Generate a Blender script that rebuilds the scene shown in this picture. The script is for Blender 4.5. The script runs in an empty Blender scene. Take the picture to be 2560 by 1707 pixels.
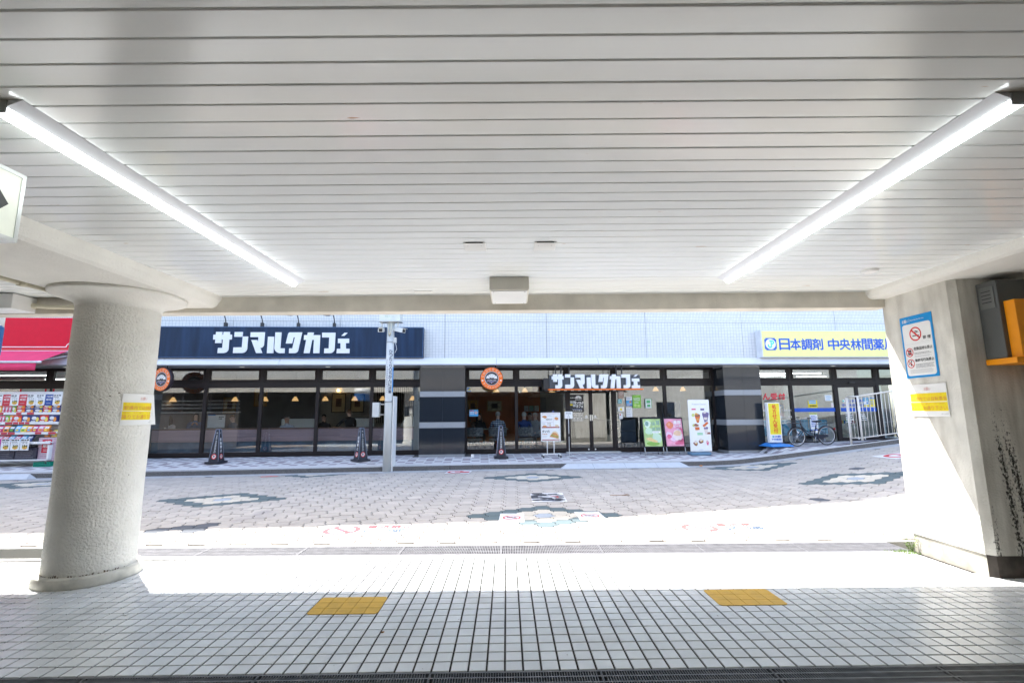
import bpy, bmesh, math, random
from mathutils import Vector, Matrix
random.seed(7)
SC = bpy.context.scene
COL = SC.collection
R = math.radians
# ------------------------------------------------------------------ camera
cam_data = bpy.data.cameras.new('camera')
cam = bpy.data.objects.new('camera', cam_data)
COL.objects.link(cam)
PITCH, ROLL, EYE = R(8.62), 0.008, Vector((0, 0, 1.5))
_u0 = Vector((0, -math.sin(PITCH), math.cos(PITCH)))
_f = Vector((0, math.cos(PITCH), math.sin(PITCH)))
_x = Vector((1, 0, 0))
_r = math.cos(ROLL) * _x - math.sin(ROLL) * _u0
_u = math.sin(ROLL) * _x + math.cos(ROLL) * _u0
cam.matrix_world = Matrix(((_r.x, _u.x, -_f.x, EYE.x), (_r.y, _u.y, -_f.y, EYE.y), (_r.z, _u.z, -_f.z, EYE.z), (0, 0, 0, 1)))
cam_data.sensor_width = 36
cam_data.lens = 36 * 1200 / 2560
cam_data.clip_start = 0.05
cam_data.clip_end = 600
SC.camera = cam
# ------------------------------------------------------------------ sky, sun, exposure
SUN_TO = Vector((-0.69, 0.72, 1.61)).normalized()
world = bpy.data.worlds.new('World')
SC.world = world
world.use_nodes = True
wn = world.node_tree
sky = wn.nodes.new('ShaderNodeTexSky')
sky.sky_type = 'NISHITA'
sky.sun_disc = False
sky.sun_elevation = math.asin(SUN_TO.z)
sky.sun_rotation = math.atan2(SUN_TO.x, SUN_TO.y)
sky.air_density = 1.0
sky.dust_density = 2.5
sky.ozone_density = 0.4
bg = wn.nodes['Background']
wn.links.new(sky.outputs[0], bg.inputs[0])
bg.inputs[1].default_value = 0.108
sun_data = bpy.data.lights.new('sun', 'SUN')
sun_data.energy = 2.25
sun_data.angle = R(0.5)
sun_data.color = (1.0, 0.97, 0.93)
sun = bpy.data.objects.new('sun', sun_data)
COL.objects.link(sun)
sun.rotation_euler = SUN_TO.to_track_quat('Z', 'Y').to_euler()
sun.location = SUN_TO * 60
SC.view_settings.view_transform = 'Standard'
SC.view_settings.look = 'None'
SC.view_settings.gamma = 1.0
SC.view_settings.use_curve_mapping = False
SC.view_settings.exposure = 2.8
SC.cycles.max_bounces = 12
SC.cycles.diffuse_bounces = 6
SC.cycles.glossy_bounces = 4
SC.cycles.transparent_max_bounces = 16
SC.cycles.sample_clamp_indirect = 6.0
SC.cycles.use_denoising = True

# ------------------------------------------------------------------ frames of reference
FA = 0.065                                   # the shop facade is turned a little to the street
FE = Vector((math.cos(FA), math.sin(FA), 0))
FN = Vector((-math.sin(FA), math.cos(FA), 0))
FO = Vector((0, 15.0, 0))
def F(s, d=0.0, z=0.0):
    """facade coordinates: s along the shops, d behind the pillar fronts, z up"""
    return FO + FE * s + FN * d + Vector((0, 0, z))
def to_fac(x, y):
    p = Vector((x, y, 0)) - FO
    return p.dot(FE), p.dot(FN)
def clamp(v, a=0.0, b=1.0):
    return max(a, min(b, v))
def sstep(a, b, v):
    t = clamp((v - a) / (b - a)); return t * t * (3 - 2 * t)
KD = -1.9                                    # kerb line
def road_z(x, y):
    s, d = to_fac(x, y)
    t = clamp((y - 6.0) / 6.9)
    s0 = 4.9 + 1.0 * t
    q = s - s0
    ramp = 0.108 * (0.5 * (q + math.sqrt(q * q + 0.25)) - 0.02)
    z = 0.07 * t + max(0, ramp) * sstep(0, 0.35, t)
    z -= 0.05 * t * clamp((-s - 1) / 8)
    return z
def road_fz(s, d):
    p = F(s, d); return road_z(p.x, p.y)
def pave_z(s, d):
    edge = road_fz(s, KD) + 0.115
    inner = 0.25 if s < 7.85 else (0.42 + 0.027 * (s - 7.85))
    if 7.85 <= s < 8.2: inner = 0.25 + 0.17 * sstep(7.85, 8.15, s) + 0.027 * (s - 7.85)
    if s > 7.85 and d > -0.55: inner = 0.43 + 0.027 * (s - 8.05)
    inner += 0.03 * clamp(d / 0.66)
    t = clamp((d - KD) / (-0.55 - KD))
    return edge + (inner - edge) * t

# ------------------------------------------------------------------ materials
def hx(h):
    h = h.lstrip('#'); c = [int(h[i:i + 2], 16) / 255 for i in (0, 2, 4)]
    return tuple(v / 12.92 if v <= 0.04045 else ((v + 0.055) / 1.055) ** 2.4 for v in c)
MATS = {}
def M(name, rgb, rough=0.6, metal=0.0, var=0.08, vs=6.0, bump=0.0, bs=60.0, rnd=0.0, spec=0.5, emit=0.0, coat=0.0, bdist=0.01, detail=4.0, ecol=None, stretch=None, pos=False, spots=None):
    if name in MATS: return MATS[name]
    if isinstance(rgb, str): rgb = hx(rgb)
    m = bpy.data.materials.new(name); m.use_nodes = True
    nt = m.node_tree; N = nt.nodes; L = nt.links
    p = N['Principled BSDF']
    p.inputs['Roughness'].default_value = rough
    p.inputs['Metallic'].default_value = metal
    p.inputs['Specular IOR Level'].default_value = spec
    p.inputs['Coat Weight'].default_value = coat
    p.inputs['Coat Roughness'].default_value = 0.05
    tc = N.new('ShaderNodeTexCoord')
    vec = tc.outputs['Object']
    if pos:
        gp = N.new('ShaderNodeNewGeometry'); vec = gp.outputs['Position']
    pvec = vec
    if stretch:
        mp = N.new('ShaderNodeMapping'); mp.inputs['Scale'].default_value = stretch
        L.new(vec, mp.inputs['Vector']); vec = mp.outputs['Vector']
    nz = N.new('ShaderNodeTexNoise'); nz.inputs['Scale'].default_value = vs; nz.inputs['Detail'].default_value = detail
    L.new(vec, nz.inputs['Vector'])
    mr = N.new('ShaderNodeMapRange'); mr.inputs['From Min'].default_value = 0.3; mr.inputs['From Max'].default_value = 0.7
    mr.inputs['To Min'].default_value = 1 - var; mr.inputs['To Max'].default_value = 1 + var
    L.new(nz.outputs[0], mr.inputs['Value'])
    val = mr.outputs[0]
    if rnd:
        g = N.new('ShaderNodeNewGeometry'); oi = N.new('ShaderNodeObjectInfo')
        ad = N.new('ShaderNodeMath'); ad.operation = 'ADD'
        L.new(g.outputs['Random Per Island'], ad.inputs[0]); L.new(oi.outputs['Random'], ad.inputs[1])
        fr = N.new('ShaderNodeMath'); fr.operation = 'FRACT'; L.new(ad.outputs[0], fr.inputs[0])
        m2 = N.new('ShaderNodeMapRange'); m2.inputs['To Min'].default_value = 1 - rnd; m2.inputs['To Max'].default_value = 1 + rnd
        L.new(fr.outputs[0], m2.inputs['Value'])
        mu = N.new('ShaderNodeMath'); mu.operation = 'MULTIPLY'; L.new(val, mu.inputs[0]); L.new(m2.outputs[0], mu.inputs[1])
        val = mu.outputs[0]
    hv = N.new('ShaderNodeVectorMath'); hv.operation = 'SCALE'
    hv.inputs[0].default_value = rgb
    L.new(val, hv.inputs['Scale'])
    cout = hv.outputs[0]
    for (scol, sscale, sthr, ssoft, sstr) in (spots or []):          # marks with a shape of their own: stains, rust, gum
        mp2 = N.new('ShaderNodeMapping'); mp2.inputs['Scale'].default_value = sstr; L.new(pvec, mp2.inputs[0])
        ns = N.new('ShaderNodeTexNoise'); ns.inputs['Scale'].default_value = sscale; ns.inputs['Detail'].default_value = 3; L.new(mp2.outputs[0], ns.inputs['Vector'])
        ms = N.new('ShaderNodeMapRange'); ms.inputs['From Min'].default_value = sthr; ms.inputs['From Max'].default_value = sthr + ssoft; L.new(ns.outputs[0], ms.inputs['Value'])
        mm = N.new('ShaderNodeMix'); mm.data_type = 'RGBA'; mm.inputs['B'].default_value = (*scol, 1)
        L.new(ms.outputs[0], mm.inputs['Factor']); L.new(cout, mm.inputs['A']); cout = mm.outputs['Result']
    L.new(cout, p.inputs['Base Color'])
    if emit:
        p.inputs['Emission Color'].default_value = (*(ecol or rgb), 1)
        p.inputs['Emission Strength'].default_value = emit
    if bump:
        nb = N.new('ShaderNodeTexNoise'); nb.inputs['Scale'].default_value = bs; nb.inputs['Detail'].default_value = 5
        L.new(pvec, nb.inputs['Vector'])
        b = N.new('ShaderNodeBump'); b.inputs['Strength'].default_value = bump; b.inputs['Distance'].default_value = bdist
        L.new(nb.outputs[0], b.inputs['Height']); L.new(b.outputs[0], p.inputs['Normal'])
    MATS[name] = m
    m['base'] = list(rgb)
    return m
def glass(name, tint=(0.9, 0.94, 0.95), f0=0.13):
    if name in MATS: return MATS[name]
    m = bpy.data.materials.new(name); m.use_nodes = True
    nt = m.node_tree; N = nt.nodes; L = nt.links; N.clear()
    out = N.new('ShaderNodeOutputMaterial')
    tr = N.new('ShaderNodeBsdfTransparent'); tr.inputs[0].default_value = (*tint, 1)
    gl = N.new('ShaderNodeBsdfGlossy'); gl.inputs['Roughness'].default_value = 0.0
    tcn = N.new('ShaderNodeTexCoord'); nz = N.new('ShaderNodeTexNoise'); nz.inputs['Scale'].default_value = 0.7; nz.inputs['Detail'].default_value = 1
    bp = N.new('ShaderNodeBump'); bp.inputs['Strength'].default_value = 0.05; bp.inputs['Distance'].default_value = 0.02
    L.new(tcn.outputs['Object'], nz.inputs['Vector']); L.new(nz.outputs[0], bp.inputs['Height']); L.new(bp.outputs[0], gl.inputs['Normal'])
    lw = N.new('ShaderNodeLayerWeight'); lw.inputs[0].default_value = 0.5
    pw = N.new('ShaderNodeMath'); pw.operation = 'POWER'; pw.inputs[1].default_value = 5
    ma = N.new('ShaderNodeMath'); ma.operation = 'MULTIPLY_ADD'; ma.inputs[1].default_value = 1 - f0; ma.inputs[2].default_value = f0
    L.new(lw.outputs['Facing'], pw.inputs[0]); L.new(pw.outputs[0], ma.inputs[0])
    mx = N.new('ShaderNodeMixShader')
    L.new(ma.outputs[0], mx.inputs[0]); L.new(tr.outputs[0], mx.inputs[1]); L.new(gl.outputs[0], mx.inputs[2])
    L.new(mx.outputs[0], out.inputs[0])
    MATS[name] = m
    return m

# ------------------------------------------------------------------ mesh builder
class MB:
    def __init__(s): s.v = []; s.f = []; s.m = []; s.sm = []
    def add(s, vs, fs, mi=0, smooth=False):
        o = len(s.v); s.v += [tuple(v) for v in vs]
        for f in fs: s.f.append(tuple(i + o for i in f)); s.m.append(mi); s.sm.append(smooth)
        return s
    def box(s, x0, x1, y0, y1, z0, z1, mi=0):
        return s.add([(x0, y0, z0), (x1, y0, z0), (x1, y1, z0), (x0, y1, z0), (x0, y0, z1), (x1, y0, z1), (x1, y1, z1), (x0, y1, z1)],
                     [(0, 3, 2, 1), (4, 5, 6, 7), (0, 1, 5, 4), (1, 2, 6, 5), (2, 3, 7, 6), (3, 0, 4, 7)], mi)
    def hexa(s, b, t, mi=0):
        """bottom quad b, top quad t, both counter-clockwise seen from above"""
        return s.add(list(b) + list(t), [(0, 3, 2, 1), (4, 5, 6, 7), (0, 1, 5, 4), (1, 2, 6, 5), (2, 3, 7, 6), (3, 0, 4, 7)], mi)
    def prism(s, pts, axis, a, b, mi=0):
        """2-d outline pushed from a to b along an axis; pts are (x,z) for 'y', (y,z) for 'x', (x,y) for 'z'"""
        n = len(pts)
        ar = sum(pts[i][0] * pts[(i + 1) % n][1] - pts[(i + 1) % n][0] * pts[i][1] for i in range(n))
        if ar < 0: pts = pts[::-1]
        if axis == 'y': mk = lambda p, t: (p[0], t, p[1])
        elif axis == 'x': mk = lambda p, t: (t, p[0], p[1])
        else: mk = lambda p, t: (p[0], p[1], t)
        vs = [mk(p, a) for p in pts] + [mk(p, b) for p in pts]
        lo, hi = tuple(range(n)), tuple(range(n, 2 * n))
        if axis == 'y': fs = [lo, hi[::-1]] + [(i, i + n, (i + 1) % n + n, (i + 1) % n) for i in range(n)]
        else: fs = [lo[::-1], hi] + [(i, (i + 1) % n, (i + 1) % n + n, i + n) for i in range(n)]
        return s.add(vs, fs, mi)
    def lathe(s, prof, n=24, c=(0, 0), mi=0, smooth=True, caps=True):
        vs = []; fs = []
        for r, z in prof:
            for i in range(n):
                a = 2 * math.pi * i / n; vs.append((c[0] + r * math.cos(a), c[1] + r * math.sin(a), z))
        for k in range(len(prof) - 1):
            for i in range(n):
                j = (i + 1) % n; fs.append((k * n + i, k * n + j, (k + 1) * n + j, (k + 1) * n + i))
        s.add(vs, fs, mi, smooth)
        if caps:
            o = len(s.v) - len(vs)
            s.f.append(tuple(o + i for i in range(n))[::-1]); s.m.append(mi); s.sm.append(False)
            k = len(prof) - 1
            s.f.append(tuple(o + k * n + i for i in range(n))); s.m.append(mi); s.sm.append(False)
        return s
    def tube(s, path, r, n=8, mi=0, closed=False, caps=True):
        path = [Vector(p) for p in path]; m = len(path); vs = []; fs = []
        rr = r if isinstance(r, (list, tuple)) else [r] * m
        ref = None
        for k in range(m):
            if closed: t = path[(k + 1) % m] - path[k - 1]
            else: t = path[min(k + 1, m - 1)] - path[max(k - 1, 0)]
            t.normalize()
            if ref is None: ref = Vector((0, 0, 1)) if abs(t.z) < 0.9 else Vector((1, 0, 0))
            u = (ref - t * ref.dot(t)); u.normalize(); ref = u; w = t.cross(u)
            for i in range(n):
                a = 2 * math.pi * i / n; vs.append(path[k] + (u * math.cos(a) + w * math.sin(a)) * rr[k])
        for k in range(m if closed else m - 1):
            for i in range(n):
                j = (i + 1) % n; k2 = (k + 1) % m
                fs.append((k * n + i, k * n + j, k2 * n + j, k2 * n + i))
        if caps and not closed: fs += [tuple(range(n))[::-1], tuple((m - 1) * n + i for i in range(n))]
        return s.add(vs, fs, mi, n > 4)
    def ball(s, c, r, nu=14, nv=9, mi=0):
        rx, ry, rz = r if isinstance(r, (list, tuple)) else (r, r, r)
        vs = [(c[0], c[1], c[2] - rz)]
        for k in range(1, nv):
            ph = math.pi * k / nv - math.pi / 2
            for i in range(nu):
                a = 2 * math.pi * i / nu
                vs.append((c[0] + rx * math.cos(ph) * math.cos(a), c[1] + ry * math.cos(ph) * math.sin(a), c[2] + rz * math.sin(ph)))
        vs.append((c[0], c[1], c[2] + rz)); last = len(vs) - 1
        fs = [(0, 1 + (i + 1) % nu, 1 + i) for i in range(nu)]
        for k in range(nv - 2):
            for i in range(nu):
                j = (i + 1) % nu; b = 1 + k * nu
                fs.append((b + i, b + j, b + nu + j, b + nu + i))
        b = 1 + (nv - 2) * nu
        fs += [(b + i, b + (i + 1) % nu, last) for i in range(nu)]
        return s.add(vs, fs, mi, True)
    def mesh(s, name, mats):
        me = bpy.data.meshes.new(name)
        me.from_pydata(s.v, [], s.f)
        for m in (mats if isinstance(mats, (list, tuple)) else [mats]): me.materials.append(m)
        if s.f:
            me.polygons.foreach_set('material_index', s.m)
            me.polygons.foreach_set('use_smooth', s.sm)
        me.update()
        return me
    def obj(s, name, mats, parent=None, loc=(0, 0, 0), rz=0.0, bevel=0.0):
        o = link(name, s.mesh(name, mats), parent, loc, rz)
        if bevel:
            b = o.modifiers.new('bevel', 'BEVEL'); b.width = bevel; b.segments = 2; b.limit_method = 'ANGLE'; b.angle_limit = R(40)
        return o
def link(name, data, parent=None, loc=(0, 0, 0), rz=0.0):
    o = bpy.data.objects.new(name, data); COL.objects.link(o)
    o.location = loc; o.rotation_euler = (0, 0, rz)
    if parent: o.parent = parent
    return o
def tag(o, label=None, cat=None, group=None, kind=None):
    if label: o['label'] = label
    if cat: o['category'] = cat
    if group: o['group'] = group
    if kind: o['kind'] = kind
    return o
def thing(name, label, cat, loc=(0, 0, 0), rz=0.0, group=None):
    return tag(link(name, None, None, loc, rz), label, cat, group)
def fthing(name, label, cat, s=0, d=0, z=0, rz=0.0, group=None):
    return thing(name, label, cat, F(s, d, z), FA + rz, group)
def struct(o): o['kind'] = 'structure'; return o
def copy_tree(o, parent=None):
    c = o.copy(); COL.objects.link(c)
    if parent: c.parent = parent
    for ch in list(o.children): copy_tree(ch, c)
    return c
# ------------------------------------------------------------------ lettering
def bench_mesh(o):
    with bpy.context.temp_override(scene=_ts, view_layer=_ts.view_layers[0]):
        return bpy.data.meshes.new_from_object(o.evaluated_get(bpy.context.evaluated_depsgraph_get()))
_tc = {}
_ts = bpy.data.scenes.new('lettering_bench')
def text_geo(body, bold=0.0, res=3):
    k = (body, bold, res)
    if k in _tc: return _tc[k]
    cu = bpy.data.curves.new('lettering', 'FONT'); cu.body = body; cu.resolution_u = res; cu.offset = bold; cu.align_x = 'CENTER'
    o = bpy.data.objects.new('lettering', cu); _ts.collection.objects.link(o)
    me = bench_mesh(o)
    vs = [tuple(v.co) for v in me.vertices]; fs = [tuple(p.vertices) for p in me.polygons]
    bpy.data.objects.remove(o); bpy.data.curves.remove(cu); bpy.data.meshes.remove(me)
    _tc[k] = (vs, fs); return vs, fs
def text_box(mb, body, x0, x1, z0, z1, y=0.0, mi=0, bold=0.0, depth=0.0, keep=False, res=3):
    """lettering on a plane facing -y, fitted to a box; returns mb"""
    vs, fs = text_geo(body, 0.0, res)
    if not vs: return mb
    ax, bx_ = min(v[0] for v in vs), max(v[0] for v in vs); ay, by = min(v[1] for v in vs), max(v[1] for v in vs)
    sx = (x1 - x0) / max(1e-6, bx_ - ax); sz = (z1 - z0) / max(1e-6, by - ay)
    ox, oz = x0, z0
    if keep:
        k = min(sx, sz); ox = (x0 + x1) / 2 - k * (bx_ - ax) / 2; oz = (z0 + z1) / 2 - k * (by - ay) / 2; sx = sz = k
    k_ = bold * (by - ay) * sz if len(body) and bold else 0
    shifts = [(0, 0)] if not k_ else [(0, 0), (-k_, 0), (k_, 0), (0, -k_), (0, k_)]
    for q, (hx_, hz_) in enumerate(shifts):                         # heavier strokes: the same outlines laid again a hair to each side
        mb.add([(ox + (v[0] - ax) * sx + hx_, y - q * 0.00015, oz + (v[1] - ay) * sz + hz_) for v in vs], fs, mi)
    if depth:
        # side walls from the boundary edges
        cnt = {}
        for f in fs:
            for i in range(len(f)):
                e = (f[i], f[(i + 1) % len(f)]); cnt[e] = 1
        o = len(mb.v); P = [(ox + (v[0] - ax) * sx, oz + (v[1] - ay) * sz) for v in vs]
        for (a, b) in list(cnt):
            if (b, a) not in cnt:
                mb.add([(P[a][0], y, P[a][1]), (P[b][0], y, P[b][1]), (P[b][0], y + depth, P[b][1]), (P[a][0], y + depth, P[a][1])], [(0, 3, 2, 1)], mi)
    return mb
def text_column(mb, body, x0, x1, z0, z1, y=0.0, mi=0, bold=0.0, fill=0.88):
    n = len(body); h = (z1 - z0) / n
    for i, ch in enumerate(body):
        zt = z1 - i * h
        text_box(mb, ch, x0, x1, zt - h + h * (1 - fill) / 2, zt - h * (1 - fill) / 2, y, mi, bold, keep=True)
    return mb
def rect(mb, x0, x1, z0, z1, y=0.0, mi=0):
    return mb.add([(x0, y, z0), (x1, y, z0), (x1, y, z1), (x0, y, z1)], [(0, 1, 2, 3)], mi)
def disc(mb, cx, cz, r, y=0.0, mi=0, n=32, r0=0.0, a0=0.0, a1=2 * math.pi):
    if r0 <= 0 and a1 - a0 > 6.2:
        return mb.add([(cx + r * math.cos(2 * math.pi * i / n), y, cz + r * math.sin(2 * math.pi * i / n)) for i in range(n)], [tuple(range(n))], mi)
    vs = []; fs = []
    for i in range(n + 1):
        a = a0 + (a1 - a0) * i / n
        vs += [(cx + r0 * math.cos(a), y, cz + r0 * math.sin(a)), (cx + r * math.cos(a), y, cz + r * math.sin(a))]
    for i in range(n): fs.append((2 * i, 2 * i + 1, 2 * i + 3, 2 * i + 2))
    return mb.add(vs, fs, mi)
def poly(mb, pts, y=0.0, mi=0):
    n = len(pts); ar = sum(pts[i][0] * pts[(i + 1) % n][1] - pts[(i + 1) % n][0] * pts[i][1] for i in range(n))
    if ar < 0: pts = pts[::-1]
    return mb.add([(p[0], y, p[1]) for p in pts], [tuple(range(n))], mi)
def bars(mb, x0, x1, z, h, y, mi, rnd=0.25, n=1, gap=None):
    """lines of print too small to read"""
    gap = gap or h * 2
    for i in range(n):
        e = x1 - (x1 - x0) * rnd * random.random()
        x = x0
        while x < e - h:
            w = h * random.uniform(1.0, 3.0); rect(mb, x, min(e, x + w), z - i * gap - h / 2, z - i * gap + h / 2, y, mi); x += w + h * 0.5
    return mb
def nosmoke(mb, cx, cz, r, y, ring, ink):
    rect(mb, cx - r * .55, cx + r * .35, cz - r * .32, cz - r * .18, y, ink)
    rect(mb, cx + r * .38, cx + r * .55, cz - r * .32, cz - r * .18, y, ink)
    for k in range(2):
        disc(mb, cx + r * (.1 + .22 * k), cz + r * (.22 - .1 * k), r * .24, y, ink, 10, r * .13, 0.3, 2.6)
        disc(mb, cx + r * (-.2 + .3 * k), cz + r * .32, r * .2, y, ink, 8, r * .11, 3.4, 5.6)
    disc(mb, cx, cz, r, y - 0.0008, ring, 36, r * .82)
    c = math.cos(R(-45)); q = r * .9; w = r * .08
    mb.add([(cx - q * .707 - w, y - 0.0008, cz + q * .707 - w), (cx - q * .707 + w, y - 0.0008, cz + q * .707 + w), (cx + q * .707 + w, y - 0.0008, cz - q * .707 + w), (cx + q * .707 - w, y - 0.0008, cz - q * .707 - w)], [(0, 3, 2, 1)], ring)
LOGO=[[(0.017,0.997),(0.063,0.998),(0.063,0.869),(0.071,0.869),(0.071,0.998),(0.117,1.000),(0.118,0.870),(0.133,0.870),(0.134,0.640),(0.116,0.640),(0.117,0.212),(0.115,0.148),(0.109,0.083),(0.100,0.034),(0.085,0.008),(0.039,0.008),(0.040,0.246),(0.071,0.246),(0.071,0.640),(0.061,0.640),(0.062,0.473),(0.016,0.473),(0.017,0.638),(0.000,0.638),(0.000,0.867),(0.017,0.867)],
[(0.151,0.994),(0.211,0.995),(0.210,0.770),(0.151,0.770)],
[(0.212,0.782),(0.251,0.782),(0.251,0.221),(0.248,0.148),(0.240,0.070),(0.230,0.025),(0.219,0.008),(0.150,0.008),(0.151,0.274),(0.211,0.275)],
[(0.267,0.985),(0.371,0.988),(0.370,0.408),(0.368,0.351),(0.361,0.286),(0.354,0.252),(0.345,0.250),(0.362,0.008),(0.317,0.008),(0.276,0.617),(0.319,0.617),(0.326,0.509),(0.326,0.759),(0.267,0.757)],
[(0.395,0.777),(0.440,0.777),(0.442,0.003),(0.395,0.003)],
[(0.447,0.985),(0.492,0.985),(0.491,0.229),(0.523,0.229),(0.524,0.003),(0.484,0.003),(0.470,0.034),(0.456,0.107),(0.447,0.207)],
[(0.553,0.985),(0.644,0.988),(0.624,0.210),(0.621,0.107),(0.614,0.048),(0.605,0.011),(0.597,0.003),(0.555,0.003),(0.555,0.230),(0.578,0.230),(0.592,0.751),(0.582,0.751),(0.575,0.461),(0.528,0.459),(0.540,0.881),(0.543,0.940),(0.547,0.971)],
[(0.685,0.980),(0.730,0.981),(0.726,0.856),(0.778,0.858),(0.778,0.003),(0.733,0.003),(0.733,0.632),(0.720,0.632),(0.706,0.003),(0.663,0.003),(0.676,0.631),(0.658,0.631),(0.659,0.855),(0.682,0.856)],
[(0.791,0.975),(0.890,0.977),(0.889,0.212),(0.888,0.153),(0.880,0.071),(0.870,0.019),(0.859,0.003),(0.812,0.003),(0.813,0.227),(0.845,0.227),(0.845,0.750),(0.792,0.750)],
[(0.956,0.971),(0.980,0.971),(0.957,0.827),(0.934,0.827)],
[(0.910,0.691),(0.993,0.692),(0.994,0.482),(0.970,0.482),(0.972,0.212),(1.000,0.213),(1.000,0.000),(0.904,0.000),(0.906,0.212),(0.932,0.212),(0.930,0.481),(0.911,0.481)]]
# ================================================================== materials of the station
m_tile = M('floor_tile_glaze', (0.68, 0.70, 0.71), 0.26, var=0.07, vs=3.5, rnd=0.05, bump=0.03, bs=160, pos=True, spots=[((.30, .29, .27), 26, .735, .03, (1, 1, 1)), ((.42, .42, .40), 1.6, .62, .2, (1, 1, 1))])
m_grout = M('floor_grout', (0.014, 0.011, 0.008), 0.9, var=0.3, vs=9)
m_slab = M('floor_beyond', (0.36, 0.27, 0.19), 0.6, var=0.1, vs=7)
m_plank = M('ceiling_enamel', (0.87, 0.895, 0.89), 0.16, var=0.025, vs=1.2, bump=0.045, bs=70, bdist=0.005, spec=0.7, pos=True, spots=[((.50, .33, .18), 7, .745, .03, (.5, 3, 1)), ])
m_gap = M('ceiling_gap', (0.13, 0.11, 0.085), 0.9)
m_stucco = M('stucco_cream', (0.78, 0.765, 0.71), 0.75, var=0.05, vs=3, bump=0.55, bs=52, bdist=0.012)
m_stucco_g = M('stucco_grey', (0.66, 0.62, 0.54), 0.85, var=0.10, vs=5, bump=0.5, bs=60, bdist=0.01)
m_plinth = M('cement_plinth', (0.56, 0.53, 0.46), 0.8, var=0.16, vs=7, bump=0.15, bs=30)
m_white = M('white_paint', (0.78, 0.78, 0.76), 0.4, var=0.03)
m_steel = M('galvanised_steel', (0.42, 0.43, 0.43), 0.42, metal=0.75, var=0.12, vs=12)
m_steel_d = M('dull_drain_steel', (0.15, 0.15, 0.16), 0.6, metal=0.2, var=0.2, vs=10)
m_dark = M('drain_pit', (0.02, 0.019, 0.018), 0.9)
m_black = M('black_plastic', (0.018, 0.018, 0.02), 0.45)
m_yellow = M('yellow_sheet', (0.62, 0.37, 0.03), 0.5, var=0.10, vs=9, bump=0.05, bs=90)
m_conc = M('weathered_concrete', (0.42, 0.40, 0.36), 0.85, var=0.14, vs=2.5, bump=0.2, bs=25, bdist=0.01)
m_conc_l = M('pale_concrete', (0.60, 0.60, 0.57), 0.85, var=0.08, vs=1.2, bump=0.15, bs=18)

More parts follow.
